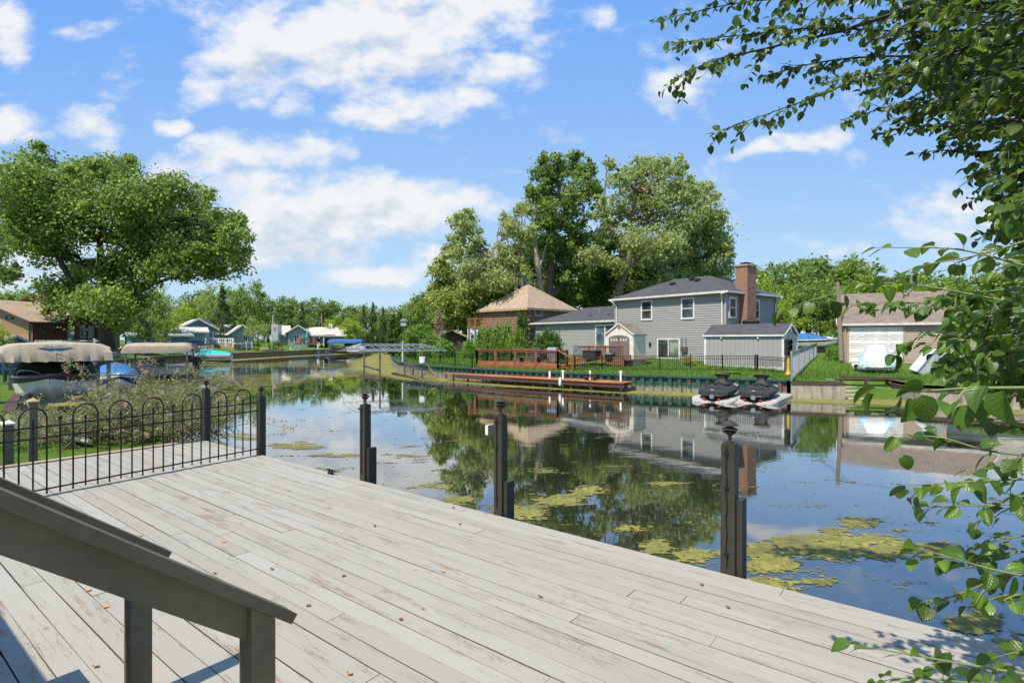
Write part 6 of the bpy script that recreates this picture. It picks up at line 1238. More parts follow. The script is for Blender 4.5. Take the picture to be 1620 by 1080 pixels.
t = thing('street_lamp', 'street lamp with long arm on a wooden pole beyond the cottages', 'street lamp', P(509,540,118)); mb = MB(); mb.tube([P(509,540,118), P(509,496,118)], .16, 8); mb.build('pole', MT['skin_bark'], t, world=True); mb = MB(); mb.tube([P(509,511,118), P(500,506,117), P(493,504,116.5)], .09, 6); mb.build('arm', MT['alu'], t, world=True); mb = MB(); mb.beam(P(494,504,116.5), P(489.5,503.7,116), .5, .22); mb.build('lamp_head', MT['white_paint'], t, world=True)
t = thing('patio_umbrella', 'closed turquoise patio umbrella on the cottage terrace', 'umbrella', P(486,543,93)); mb = MB(); mb.lathe([(.03,-.3),(.16,-.2),(.30,.3),(.12,1.0),(.03,1.35)], P(486,535.5,93), 10); mb.build('canopy', MT['canvas_teal'], t, world=True, smooth=True); mb = MB(); mb.tube([P(486,547,93), P(486,526,93)], .05, 6); mb.build('pole', MT['white_paint'], t, world=True)
for k, (px, m_) in enumerate(((472,'terracotta'),(479,'terracotta'),(484,'leaf_dark'),(491,'terracotta'),(497,'terracotta'),(503,'cover_black'))):
    p = P(px, 544, 92.5); q = thing('terrace_chair', ['red-brown chair leftmost on the cottage terrace', 'second red-brown chair from the left on the terrace', 'dark green chair beside the turquoise umbrella', 'red-brown chair just right of the turquoise umbrella', 'red-brown chair under the edge of the white porch roof', 'black chair at the right end of the terrace'][k], 'chair', (p.x, p.y, 1.7), k*.8, 'chairs on the cottage terrace'); m_ = 'shed_teal' if m_ == 'leaf_dark' else m_
    mb = MB(); mb.bb(-.25,.25,-.25,.25,.4,.46); mb.build('seat', MT[m_], q); mb = MB(); mb.box((0,.25,.75),(.5,.05,.65),rx=-.15); mb.build('backrest', MT[m_], q); mb = MB(); [mb.bb(x-.03,x+.03,y-.03,y+.03,0,.4) for x in (-.22,.22) for y in (-.22,.22)]; mb.build('legs', MT[m_], q)
for k, px in enumerate((495, 505, 517)):
    p = P(px, 558, 93); q = thing('kayak_paddle_float', ['leftmost bright blue float hanging on the seawall', 'middle bright blue float hanging on the seawall', 'rightmost bright blue float hanging on the seawall'][k], 'float', p); q.name = 'blue_float'; mb = MB(); mb.lathe([(.05,-.25),(.2,-.15),(.22,.15),(.1,.3)], n=8); mb.build('float_body', MT['blue_plastic'], q)
p = P(503, 550, 96.5); q = thing('white_post', 'single white post on the seawall left of the blue canopy', 'post', (p.x,p.y,.9)); mb = MB(); mb.bb(-.12,.12,-.12,.12,-.5,1.25); mb.prism([(-.16,-.16,1.25),(.16,-.16,1.25),(.16,.16,1.25),(-.16,.16,1.25)], (0,0,.08)); mb.build('post', MT['white_vinyl'], q)
p = P(377, 552, 76); q = thing('flower_pot', 'terracotta flower pot at the foot of the cottage steps', 'pot', p); mb = MB(); mb.lathe([(.14,0),(.24,.38),(.27,.42),(.22,.42)], n=12); mb.build('pot', MT['terracotta'], q)
p = P(639, 560, 50); q = thing('bird_house', 'pale green bird house on a tall pole above the shrubs', 'bird house', (p.x,p.y,1.2)); mb = MB(); zt = EYE+30*50/F-1.2; mb.tube([(0,0,0),(0,0,zt-.5)], .05, 6); mb.build('pole', MT['grey_metal'], q); mb = MB(); mb.bb(-.25,.25,-.25,.25,zt-.5,zt-.05); mb.build('house', MT['side_sage'], q); mb = MB(); mb.prism([(-.38,-.34,zt-.05),(.38,-.34,zt-.05),(0,-.34,zt+.2)], (0,.68,0)); mb.build('roof', MT['alu'], q)
# wooden dock planks and posts at the second lift
t = thing('small_dock', 'weathered brown dock platform between the two beige canopies', 'dock', P(190,583,41)); mb = MB(); a, e = P(160,584,40), P(212,584,42); mb.prism([a, e, e+Vector((-2,5,0)), a+Vector((-2,5,0))], (0,0,-.12)); mb.build('boards', MT['weathered_wood'], t, world=True); mb = MB(); [mb.bb(q.x-.08,q.x+.08,q.y-.08,q.y+.08,-.8,.7) for q in (a, e, a.lerp(e,.5))]; mb.build('posts', MT['brown_trim'], t, world=True)

# own lawn: posts, pipe edging, neighbour's small hoop fence
for k, (px, yb, yt, cap) in enumerate(((52,725,632,'tan_cap'),(14,731,667,'white_paint'))):
    D = (EYE-.70)*F/(yb-HY); p = P(px, yb, D); zt = EYE-(yt-HY)*D/F; q = thing('garden_post', ['dark grey post with tan pyramid cap on the lawn behind the hooped fence', 'short dark post with white cap at the left edge behind the hooped fence'][k], 'post', (p.x, p.y, .55), RZ)
    mb = MB(); mb.bb(-.05,.05,-.05,.05,0,zt-.57); mb.build('post', MT['rail_paint'], q); mb = MB(); mb.add([(-.07,-.07,zt-.57),(.07,-.07,zt-.57),(.07,.07,zt-.57),(-.07,.07,zt-.57),(0,0,zt-.52),], [(0,1,4),(1,2,4),(2,3,4),(3,0,4)]); mb.bb(-.07,.07,-.07,.07,zt-.59,zt-.572); mb.build('cap', MT[cap], q)
    if k == 0: mb = MB(); mb.bb(-.11,-.052,-.04,.04,.05,.75); mb.build('side_plank', MT['weathered_wood'], q)
t = thing('edging_pipe', 'white pipe edging between the lawn and the shrub', 'pipe', (-9,10.5,.7)); mb = MB(); mb.tube([(-13.2,13.2,.86),(-10.5,11.3,.80),(-7.4,9.6,.76)], .045, 8); mb.build('pipe', MT['white_vinyl'], t, world=True, smooth=True)
t = thing('hoop_edging', 'low black hooped garden edging on the neighbouring seawall', 'fence', (-16.2,16.4,.8), math.atan2(.78,-.62))
mb = MB(); [mb.tube([(x,0,0),(x,0,.45)]+[(x+.14-.14*math.cos(a_),0,.45+.14*math.sin(a_)) for a_ in np.linspace(0,math.pi,7)]+[(x+.28,0,0)], .012, 5) for x in np.arange(-1.5,3,.34)]; mb.tube([(-1.5,0,.2),(3,0,.2)], .012, 5); mb.build('hoops', MT['black_metal'], t)
# ================================================================ vegetation
def leaf_quads(cent, rad, n, size, rg, up=.35, flat=.75, outward=None):
    """n leaf cards around each clump centre; returns V, Q, colours"""
    K = len(cent); c = np.repeat(cent, n, 0); r = np.repeat(rad, n)[:, None]; N_ = len(c)
    off = rg.normal(size=(N_, 3)); off *= .52; off[:, 2] *= flat
    p = c+off*r
    nrm = rg.normal(size=(N_, 3))*.75+off*.5; nrm[:, 2] += up
    if outward is not None: nrm += np.repeat(outward, n, 0)*.6
    nrm /= np.linalg.norm(nrm, axis=1)[:, None]
    t = np.cross(nrm, rg.normal(size=(N_, 3))); t /= np.linalg.norm(t, axis=1)[:, None]; b = np.cross(nrm, t)
    s = (size*(.65+.7*rg.random((N_, 1))))
    V = np.stack([p-t*s*.55, p+b*s*.34-t*s*.05+nrm*s*.06, p+t*s*.55, p-b*s*.34-t*s*.05+nrm*s*.06], 1).reshape(-1, 3)
    Q = np.arange(N_*4).reshape(-1, 4); cr = np.repeat(rg.random(K), n)
    col = np.stack([np.clip(cr*.65+rg.random(N_)*.5-.1, 0, 1), rg.random(N_), rg.random(N_)], 1)
    return V, Q, col
def limb(mb, a, b, r0, r1, rg, n=5, wob=.06, n_s=6):
    a, b = Vector(a), Vector(b); L = (b-a).length; pts = []
    for i in range(n+1):
        f_ = i/n; p = a.lerp(b, f_)+Vector((0,0,L*.035*math.sin(math.pi*f_)))
        if 0 < i < n: p += Vector(tuple(rg.normal(size=3)))*L*wob
        pts.append(p)
    mb.tube(pts, [r0+(r1-r0)*i/n for i in range(n+1)], n_s, cap=False); return pts
def big_tree(name, label, base, trunk, lobes, D, leafm, barkm, size, dens=1.0, seed=1, r0=.4, depth=4.0, group=None, cat='tree', limbs=True, clump=(.24,.42), kper=26, nl=34, up=.35):
    """trunk: [(px,py,dD,r)], lobes: [(px,py,r_px)] outlines of the crown as seen, each given a real depth"""
    rg = np.random.default_rng(seed); t = thing(name, label, cat, base, 0, group); mb = MB()
    tp = [P(x, y, D+d) for x, y, d, r in trunk]; mb.tube(tp, [q[3] for q in trunk], 9, cap=False)
    C_, R_ = [], []; out = []
    cen = np.mean([(x, y) for x, y, r in lobes], 0)
    sat = []
    for (x, y, r) in lobes:
        for k in range(3 if r > 13 else 1): a_ = rg.random()*6.28; q = r*rg.uniform(.75, 1.12); sat.append((x+q*math.cos(a_), y+q*math.sin(a_)*.9, r*rg.uniform(.22, .42)))
    for (x, y, r) in list(lobes)+sat:
        dd = rg.uniform(-1, 1)*depth; c = np.array(P(x, y, D+dd)); rr = r/F*D
        K = max(2, int(kper*dens*.62*(rr/1.6)**1.6))
        v = rg.normal(size=(K, 3)); v /= np.linalg.norm(v, axis=1)[:, None]; rad = rg.random((K, 1))**.4; v = v*rad*rr; v[:, 2] *= .92
        C_.append(c+v); R_.append(rr*rg.uniform(clump[0], clump[1], K)+.12*size+.15); out.append(v/(np.linalg.norm(v, axis=1)[:, None]+1e-6))
        if limbs and r > 9:
            cand = sorted(tp[1:], key=lambda q: (q-Vector(c)).length+max(0, q.z-c[2])*1.5); s = cand[0]
            pts = limb(mb, s, s.lerp(Vector(c), .85), max(.05, min(.5*r0, r0*.28+rr*.02)), .04, rg)
            for k in range(4):
                e = Vector(C_[-1][rg.integers(K)]); limb(mb, pts[3], e, .05, .018, rg, 3, n_s=4)
    mb.build('trunk', MT[barkm], t, world=True, smooth=True)
    V, Q, col = leaf_quads(np.concatenate(C_), np.concatenate(R_), int(nl), size, rg, up, outward=np.concatenate(out))
    o = npmesh('crown', V, Q, col, MT[leafm], t, loc0=tuple(t.location)); return t

M1 = [(18,285,38),(55,262,26),(70,300,34),(25,345,42),(70,355,38),(115,300,34),(122,274,22),(165,275,28),(200,277,26),(150,318,36),(195,318,36),(240,312,34),(275,300,28),(305,318,26),(230,355,40),(280,350,38),(322,348,28),(350,352,22),(377,344,13),(370,378,24),(340,390,34),(300,395,36),(378,412,20),(348,425,22),(312,425,20),(255,395,36),(212,395,34),(120,350,32),(88,395,30),(128,425,24),(172,440,30),(98,455,30),(84,480,22),(130,482,28),(172,485,30),(212,455,30),(245,425,22),(208,490,22),(190,512,16),(290,415,28),(40,378,24),(15,318,30),(60,235,10),(205,258,12),(385,372,12)]
big_tree('maple_tree', 'huge green maple with thick forked trunk rising behind the nearest beige canopy', (P(168,550,40).x,40,1.4), [(170,552,0,.56),(168,535,0,.48),(166,524,0,.42),(160,480,.5,.30),(160,430,.8,.26),(158,380,1,.2),(160,330,1,.12)], M1, 40, 'leaf_maple', 'bark_dark', .22, 1.9, 3, .34, 4.0, nl=58, clump=(.34,.62))
# extra forks of the maple
mt = [o for o in COL.objects if o.name.startswith('maple_tree')][0]; mb = MB(); rg_ = np.random.default_rng(5)
for pts, r in ([(168,530,40),(140,480,39.5),(105,430,39),(85,395,39),(75,340,39)], .30), ([(170,530,40),(190,500,40),(225,455,40),(262,415,40.5),(300,380,41)], .30), ([(160,470,40.5),(180,420,41),(215,370,41),(240,330,41)], .2), ([(95,415,39),(110,380,39),(118,330,39)], .14), ([(225,455,40),(270,440,39),(330,420,39)], .14):
    mb.tube([P(*p) for p in pts], [r*(1-.17*i) for i in range(len(pts))], 8, cap=False)
mb.build('limb', MT['bark_dark'], mt, world=True, smooth=True)

CW = 'cottonwoods behind the log house'
big_tree('cottonwood_tree', 'tall upright dark green cottonwood behind the roof gap, topmost on the left of the group', (P(868,500,60).x,60,1.5), [(862,520,0,.45),(868,470,0,.4),(872,420,0,.34),(868,370,0,.26),(880,320,0,.18),(890,280,0,.1)],
  [(856,275,20),(875,262,18),(905,262,20),(928,272,18),(850,308,18),(880,300,26),(915,300,26),(936,298,14),(870,340,26),(905,345,26),(866,382,22),(890,390,28),(920,380,22),(880,430,24),(910,432,24),(842,303,10),(858,250,8),(910,248,9),(900,460,22),(860,345,16)], 60, 'leaf_far', 'bark', .31, 1.4, 11, .35, 2.6, CW, nl=44)
big_tree('cottonwood_tree', 'broad pale green cottonwood with leaning forked trunk above the grey roof', (P(972,510,57).x,57,1.5), [(968,520,0,.5),(976,470,0,.44),(990,425,0,.36),(1000,395,0,.3),(1000,350,0,.2),(1005,300,0,.12)],
  [(965,258,10),(975,290,16),(1005,264,18),(1040,264,20),(1070,264,14),(1010,300,28),(1050,300,32),(1080,290,16),(980,330,22),(1030,340,32),(1070,338,30),(950,330,16),(960,368,22),(1000,378,24),(1050,380,28),(940,400,20),(978,415,18),(1025,255,10),(1092,310,14)], 57, 'leaf_cottonwood', 'bark', .30, 1.1, 12, .4, 3.2, CW, nl=50, clump=(.32,.58))
mb = MB(); tt = [o for o in COL.objects if o.name.startswith('cottonwood_tree')][-1]
for pts, r in ([(990,425,57),(1020,400,57),(1050,370,57.5),(1080,330,58),(1095,300,58)], .28), ([(990,415,57),(965,370,56.5),(955,320,57),(960,270,57)], .16), ([(1000,395,57),(1030,340,57),(1045,290,57)], .2), ([(985,430,57),(960,410,57),(940,390,57)], .15):
    mb.tube([P(*p) for p in pts], [r*(1-.18*i) for i in range(len(pts))], 7, cap=False)
mb.build('limb', MT['bark'], tt, world=True, smooth=True)
big_tree('cottonwood_tree', 'rounded cottonwood at the right end of the group, left of the chimney', (P(1062,500,63).x,63,1.5), [(1058,520,0,.45),(1060,460,0,.4),(1072,420,0,.3),(1090,380,0,.2),(1100,350,0,.12)],
  [(1110,330,26),(1090,368,30),(1122,368,28),(1142,385,15),(1102,408,30),(1140,425,18),(1062,418,26),(1022,430,20),(1110,300,14),(1130,350,18),(1085,442,26),(1045,445,18),(1120,445,22),(1010,455,14),(1140,400,16)], 63, 'leaf_cottonwood', 'bark_dark', .32, 1.3, 13, .4, 3.2, CW, nl=50, clump=(.32,.58))
big_tree('cottonwood_tree', 'leaning drooping cottonwood reaching left over the log house', (P(850,500,56).x,56,1.5), [(850,520,0,.3),(848,470,0,.28),(826,438,0,.25),(800,420,0,.2),(775,405,0,.15),(750,390,0,.1)],
  [(722,350,12),(737,346,14),(745,368,18),(716,384,14),(730,402,18),(706,400,9),(760,398,16),(740,425,18),(768,430,22),(798,405,20),(812,362,16),(820,332,9),(800,347,10),(790,440,20),(820,400,18),(835,330,12),(835,370,14)], 56, 'leaf_cottonwood', 'bark_pale', .29, 1.7, 14, .25, 2.6, CW, nl=44, clump=(.32,.6))
big_tree('willow_tree', 'bright yellow-green tree behind and left of the log house', (P(735,520,66).x,66,1.5), [(735,540,0,.35),(735,480,0,.3),(730,450,0,.2)],
  [(702,430,20),(722,458,28),(750,468,28),(700,480,24),(780,468,24),(730,500,24),(765,445,20),(690,455,12),(755,500,20),(800,450,22),(820,440,18)], 66, 'leaf_willow', 'bark', .34, 2.2, 15, .3, 3, nl=44)
big_tree('cottonwood_tree', 'shaded green tree filling the middle of the cottonwood group behind the trunks', (P(930,520,68).x,68,1.5), [(930,540,0,.35),(930,480,0,.3),(935,430,0,.2)],
  [(845,400,26),(860,440,28),(900,400,24),(930,410,30),(960,430,28),(940,460,28),(985,455,26),(1010,430,26),(1040,400,26),(1060,455,28),(1090,430,28),(890,465,26),(840,465,22),(820,430,22),(1000,400,22),(960,380,18),(1110,460,26),(1140,455,20)], 68, 'leaf_far', 'bark', .36, 2.0, 51, .3, 3, CW, nl=40)
# bare and broken trunks
t = thing('dead_tree', 'bare broken pale trunk standing between the cottonwoods', 'dead tree', (P(853,500,57).x,57,1.5)); mb = MB(); mb.tube([P(855,520,57),P(855,455,57),P(851,420,57),P(847,385,57),P(845,362,57)], [.34,.30,.26,.2,.08], 8); mb.build('trunk', MT['bark_pale'], t, world=True, smooth=True); mb = MB(); mb.tube([P(852,430,57),P(862,395,57),P(868,375,57)], [.12,.08,.03], 6); mb.build('limb', MT['bark_pale'], t, world=True)
t = thing('dead_tree', 'thin bare snag with upright broken branches left of the tall cottonwood', 'dead tree', (P(815,500,58).x,58,1.5)); mb = MB(); mb.tube([P(815,520,58),P(817,455,58),P(822,400,58),P(820,360,58),P(812,330,58)], [.26,.24,.18,.12,.03], 7); mb.build('trunk', MT['bark'], t, world=True, smooth=True)
mb = MB()
for pts in ([(820,395,58),(808,370,58),(800,340,58),(793,330,58)], [(821,380,58),(826,350,58),(822,325,58)], [(812,372,58),(806,345,58)], [(818,420,58),(806,395,58),(800,360,58)], [(822,400,58),(832,370,58),(830,345,58)]): mb.tube([P(*p) for p in pts], [.09-.025*i for i in range(len(pts))], 5)
mb.build('branches', MT['bark'], t, world=True)

# prototypes for the tree lines: crown about 8 m wide, 9 m high
def proto(seed, leafm, barkm, shape, size=.36, n=55, nl=60, R_=4.0, H=9.0):
    rg = np.random.default_rng(seed); t = thing('tree', 'x', 'tree', (0,0,0)); mb = MB(); k_ = H/9; mb.tube([(0,0,-.05*H),(.1*k_,0,.22*H),(.0,.1*k_,H*.5),(0,0,H*.8)], [.28*k_,.22*k_,.14*k_,.04*k_], 7, cap=False)
    if shape == 'round':
        v = rg.normal(size=(n, 3)); v /= np.linalg.norm(v, axis=1)[:, None]; v *= rg.random((n, 1))**.33; c = v*np.array([R_*.82, R_*.82, H*.38])+np.array([0, 0, H*.58]); r = rg.uniform(.55, 1.15, n)
    elif shape == 'tall':
        z = rg.random(n); a = rg.random(n)*6.28; w_ = R_*.6*np.sin(np.pi*np.clip(z*.85+.12, 0, 1))**.7*rg.random(n)**.4; c = np.stack([w_*np.cos(a), w_*np.sin(a), 1.8+z*(H-1.5)], 1); r = rg.uniform(.5, 1.0, n)
    elif shape == 'cone':
        z = rg.random(n)**1.3; a = rg.random(n)*6.28; w_ = R_*.62*(1-z)*rg.random(n)**.3; c = np.stack([w_*np.cos(a), w_*np.sin(a), .8+z*(H-.8)], 1); r = .2+.6*(1-z)
    elif shape == 'column':
        z = rg.random(n); a = rg.random(n)*6.28; w_ = R_*(1-z**3)*.7*rg.random(n)**.3; c = np.stack([w_*np.cos(a), w_*np.sin(a), .3+z*(H-.5)], 1); r = (.35+.4*(1-z))*R_/2.2
    elif shape == 'bush':
        v = rg.normal(size=(n, 3)); v /= np.linalg.norm(v, axis=1)[:, None]; v[:, 2] = abs(v[:, 2]); v *= rg.random((n, 1))**.3; c = v*np.array([R_*.85, R_*.85, H*.85]); r = rg.uniform(.14, .28, n)*R_
    for k in range(12 if shape in ('round', 'tall') else 0): limb(mb, (0,0,H*rg.uniform(.22,.5)), c[rg.integers(n)], .10, .03, rg, 4, n_s=5)
    mb.build('trunk', MT[barkm], t, smooth=True); V, Q, col = leaf_quads(c, r, nl, size, rg, .4); npmesh('crown', V, Q, col, MT[leafm], t); return t
PR = {'a': proto(21, 'leaf_far', 'bark', 'round'), 'b': proto(22, 'leaf_far', 'bark_dark', 'round', .33, 48, 66), 'c': proto(23, 'leaf_maple', 'bark_dark', 'tall', .34, 55, 60), 'd': proto(24, 'leaf_bright', 'bark', 'round', .32, 50, 60),
      'e': proto(25, 'leaf_maple', 'bark', 'round', .36, 55, 58), 's': proto(26, 'needle', 'bark_dark', 'cone', .26, 70, 60), 'w': proto(27, 'leaf_willow', 'bark', 'round', .28, 45, 70), 'v': proto(28, 'leaf_dark', 'bark_dark', 'column', .26, 130, 50, 1.0, 6.0),
      'u': proto(29, 'leaf_shrub', 'bark_dark', 'bush', .10, 120, 60, 1.0, 1.0), 'y': proto(30, 'leaf_yellow', 'bark_dark', 'bush', .12, 40, 40, 1.0, 1.0), 'k': proto(31, 'leaf_dark', 'bark_dark', 'bush', .09, 150, 60, 1.0, 1.0), 'h': proto(32, 'leaf_hosta', 'bark_dark', 'bush', .16, 40, 30, 1.0, 1.0), 'f': proto(33, 'flower_cream', 'bark_dark', 'bush', .10, 40, 50, 1.0, 1.0), 'o': proto(34, 'leaf_shrub', 'bark', 'round', .30, 45, 60)}
HH = {'a': 9.4, 'b': 9.4, 'c': 9.2, 'd': 9.4, 'e': 9.4, 'w': 9.4, 's': 9.3, 'o': 9.4, 'v': 6.2, 'u': 1.05, 'y': 1.05, 'k': 1.05, 'h': 1.05, 'f': 1.05}; WW = {'v': 1.7, 'u': 2.1, 'y': 2.1, 'k': 2.1, 'h': 2.1, 'f': 2.1, 's': 5.2, 'c': 5.6}
rgp = random.Random(77)
def put(kind, px, ytop, D, wpx=None, name='tree', label=None, group=None, cat=None, zb=None, ph=None):
    zb = 1.5 if zb is None else zb; p = P(px, HY, D); top = EYE+(HY-ytop)*D/F; sz = (top-zb)/HH[kind]; w_ = sz if wpx is None else wpx/F*D/WW.get(kind, 8.2)
    o = copy_tree(PR[kind]); o.name = name; o.location = (p.x, D, zb); o.scale = (w_, w_, sz); o.rotation_euler = (0, 0, rgp.uniform(0, 6.28)); o['label'] = label; o['category'] = cat or 'tree'
    if group: o['group'] = group
    return o
gL = 'distant trees behind the cottages'; lL = 'green leafy tree in the distant line behind the cottages'
x = 262
rows = [(262,478,125,'a'),(290,470,118,'d'),(300,462,130,'b'),(318,452,124,'a'),(345,448,132,'e'),(372,452,128,'a'),(400,460,120,'e'),(425,470,122,'b'),(445,463,124,'a'),(470,466,126,'e'),(492,470,128,'a'),(508,465,122,'b'),(530,472,126,'e'),(552,478,128,'a'),(573,476,130,'e'),(598,479,128,'b'),(620,480,124,'a'),(640,484,120,'e'),(655,478,112,'b'),(436,488,112,'a'),(478,492,112,'b'),(525,494,114,'d'),(545,490,116,'a'),(612,490,112,'a'),(632,494,105,'b'),(560,492,118,'e')]
ADJ = {'a': 'mid green', 'b': 'dark green', 'e': 'deep green', 'd': 'bright yellow-green', 'w': 'pale', 'c': 'tall'}
ORD = ['leftmost','second','third','fourth','fifth','sixth','seventh','eighth','ninth','tenth','eleventh','twelfth','thirteenth','fourteenth','fifteenth','sixteenth','seventeenth','eighteenth','nineteenth','twentieth','twenty-first','twenty-second','twenty-third','twenty-fourth','twenty-fifth','twenty-sixth','twenty-seventh','twenty-eighth']
def line(rs, where, group):
    for i, (x, y, D, k) in enumerate(sorted(rs)): put(k, x, y, D, label='%s leafy tree, %s%s %s' % (ADJ[k], ORD[i], '' if i == 0 else ' from the left', where), group=group)
line(rows, 'in the distant line behind the cottages', gL)
put('e', 395, 435, 112, 62, label='tall rounded dark tree behind the blue-grey cottage roof')
put('w', 340, 438, 108, 60, label='tall pale tree with light trunk between maple and dark spruce')
for (x, y, D, w_, l) in [(352,450,92,50,'broad dark spruce behind the blue-grey cottage'),(478,478,104,26,'small dark spruce behind the round-window cottage'),(590,476,112,24,'slim dark spruce left of the light blue roof'),(575,482,112,22,'shorter dark spruce beside the slim one near the cupola'),(606,484,108,22,'pointed dark evergreen directly above the light blue roof')]: put('s', x, y, D, w_, label=l)
put('d', 300, 505, 100, 60, label='bright yellow-green tree peeping above the dark blue cottage roof'); put('d', 560, 500, 104, 50, label='yellow-green low tree right behind the sage cottage')
put('w', 408, 500, 81, 46, name='ornamental_tree', label='round grey-green tree on the lawn left of the flagpole', zb=1.2)
for (x, y, D, w_, k, l) in [(232,452,56,70,'e','dark green tree right of the maple trunk behind the farther canopy'),(262,468,60,52,'w','olive-green feathery tree at the right edge of the maple shade'),(250,440,70,50,'d','sunlit yellow-green tree glimpsed under the maple limb')]: put(k, x, y, D, w_, label=l, zb=1.1)
line([(-30,440,62,'d'),(5,452,66,'a'),(40,450,70,'e'),(28,462,58,'d'),(75,455,72,'b'),(110,460,70,'a'),(150,470,74,'e'),(200,470,76,'b'),(230,475,80,'a')], 'behind the brick house and maple', 'trees behind the brick house')
big_tree('tree', 'bright leafy tree cut by the left edge of the picture below the maple', (P(-25,560,31).x,31,1.1), [(-30,560,0,.3),(-30,480,0,.25),(-20,430,0,.15)], [(-20,400,26),(5,425,20),(15,440,14),(-15,440,24),(28,430,10),(0,395,18)], 31, 'leaf_far', 'bark', .18, 1.1, 41, .2, 1.5, nl=40)
# right bank tree line
rR = [(1175,455,76,'e'),(1195,438,72,'a'),(1212,425,74,'d'),(1228,405,78,'a'),(1252,402,80,'e'),(1278,398,82,'a'),(1300,396,84,'b'),(1322,398,80,'e'),(1345,402,82,'a'),(1362,415,78,'b'),(1385,422,74,'d'),(1408,430,76,'a'),(1430,424,78,'d'),(1455,418,80,'a'),(1480,420,82,'b'),(1505,428,78,'d'),(1530,424,76,'e'),(1560,425,74,'a'),(1590,415,72,'d'),(1620,405,70,'e'),(1660,400,70,'a'),(1720,400,72,'b'),(1330,440,60,'e'),(1300,452,62,'b'),(1240,450,62,'d'),(1265,440,64,'a'),(1580,440,58,'d'),(1620,440,56,'a')]
line(rR, 'in the line behind chimney and garage', 'trees behind the garage')
line([(690,448,84,'b'),(668,462,86,'e'),(650,472,90,'a'),(712,452,82,'a'),(840,440,74,'e'),(872,445,76,'b'),(905,440,75,'e'),(940,435,74,'b'),(965,440,76,'e'),(995,448,74,'b'),(1030,440,76,'e'),(1065,445,78,'b'),(1100,440,76,'e'),(1140,445,78,'b'),(1160,455,74,'e'),(790,450,76,'e'),(815,455,70,'a')], 'below the tall cottonwoods', 'lower trees under the cottonwoods')
put('o', 1310, 520, 50, 34, label='small dark tree beside the blue covered boat', zb=1.3); put('d', 1160, 470, 62, 40, label='yellow-green tree touching the chimney on its left')
# hedges, shrubs
for (x, y, D, w_, l) in [(622,494,58,20,'tall dark hedge column at the canal bend, leftmost'),(632,490,57,20,'tall dark hedge column at the canal bend, behind the white pole'),(642,503,55,20,'dark hedge column under the bird house')]: put('v', x, y, D, w_, name='arborvitae', label=l, group='dark hedge at the canal bend', zb=.9, cat='shrub')
for (x, y, w_, l) in [(822.5,487,10,'slim pointed cypress, left one of the pair before the log house'),(830.5,490,10,'slim pointed cypress, right one of the pair before the log house')]: put('v', x, y, 46, w_*1.3, name='cypress', label=l, zb=1.2, cat='shrub')
for k, (x, y) in enumerate(((589,528),(597,531),(604,530),(611,532))): put('v', x, y, 104, 9, name='arborvitae', label=['small round-topped evergreen leftmost of four before the light blue house', 'second small evergreen of the row before the light blue house', 'third small evergreen of the row before the light blue house', 'rightmost small evergreen beside the dark hedge column'][k], group='small evergreens before the light blue house', zb=1.2, cat='shrub')
for (x, y, D, w_, l) in [(657,503,52,50,'broad dark green shrub right of the hedge'),(682,522,48,44,'low spreading green shrub behind the dark wire fence'),(702,530,46,40,'green shrub with trailing stems left of the balcony'),(768,508,46,40,'feathery grey-green shrub against the log house, left one'),(795,502,45,48,'feathery green shrub against the log house, in the middle'),(818,512,43,36,'light green shrub beside the slim cypresses'),(742,532,44,26,'low green bush under the timber balcony'),(672,505,54,36,'rounded green shrub behind the broad dark one')]:
    put('u', x, y, D, w_, name='shrub', label=l, zb=1.1, cat='shrub')
put('k', 866, 513, 38.5, 58, name='round_bush', label='dense dark green round bush behind the two grills', zb=1.2, cat='shrub')
for (x, y, D, w_, k, l) in [(1089,560,31.5,30,'y','yellow flowering bush below the electricity meter'),(1318,545,34,30,'u','grey-green bush with yellow flowers at the garage corner'),(928,572,32.5,34,'h','pale variegated hosta bed right of the brown deck steps, left part'),(950,568,32.8,36,'h','pale variegated hosta bed in the middle, before the platform'),(972,567,32.6,34,'h','pale variegated hosta bed at its right end'),(1160,590,27,28,'u','low green plant on the bank above the left jet ski'),(1205,592,25.6,30,'u','low green plant on the bank behind the right jet ski'),(1530,560,28.5,60,'k','dark green shrub before the white house'),(1580,556,27.5,50,'u','green shrub at the right edge below the white house'),(1512,590,24.5,40,'k','dark low shrub behind the concrete seawall'),(1558,580,23,60,'u','green low plants on the bank at the right edge'),(1612,585,22,60,'k','dark low plants on the bank cut by the right edge')]:
    put(k, x, y, D, w_, name='shrub', label=l, zb=.95 if D < 30 else 1.15, cat='shrub')
for (x, y, D, w_, k, l) in [(435,536,86,26,'u','bright green bush at the foot of the flagpole'),(418,547,80.5,18,'f','cream flowering bush, left one by the seawall'),(440,547,85.5,16,'f','cream flowering bush, right one by the seawall'),(389,544,79,10,'u','small bush beside the low white fence'),(365,543,77,12,'u','small bush at the left of the cottage steps'),(405,546,79.5,10,'y','yellow-green small bush between fence and cream flowers'),(525,546,101,14,'k','dark bush at the left post of the blue canopy'),(572,536,114,60,'k','clipped dark hedge behind the blue canopy'),(517,533,103,8,'v','small rounded evergreen beside the white porch')]: put(k, x, y, D, w_, name='bush', label=l, zb=1.0, cat='shrub')
put('d', 5, 505, 26, 40, name='bush', label='bright green leafy bush at the left edge before the brick wall', zb=1.0, cat='shrub'); 
for k_ in list(PR): 
    for ch in [x for x in COL.objects if x.parent == PR[k_]]: bpy.data.objects.remove(ch)
    bpy.data.objects.remove(PR[k_])
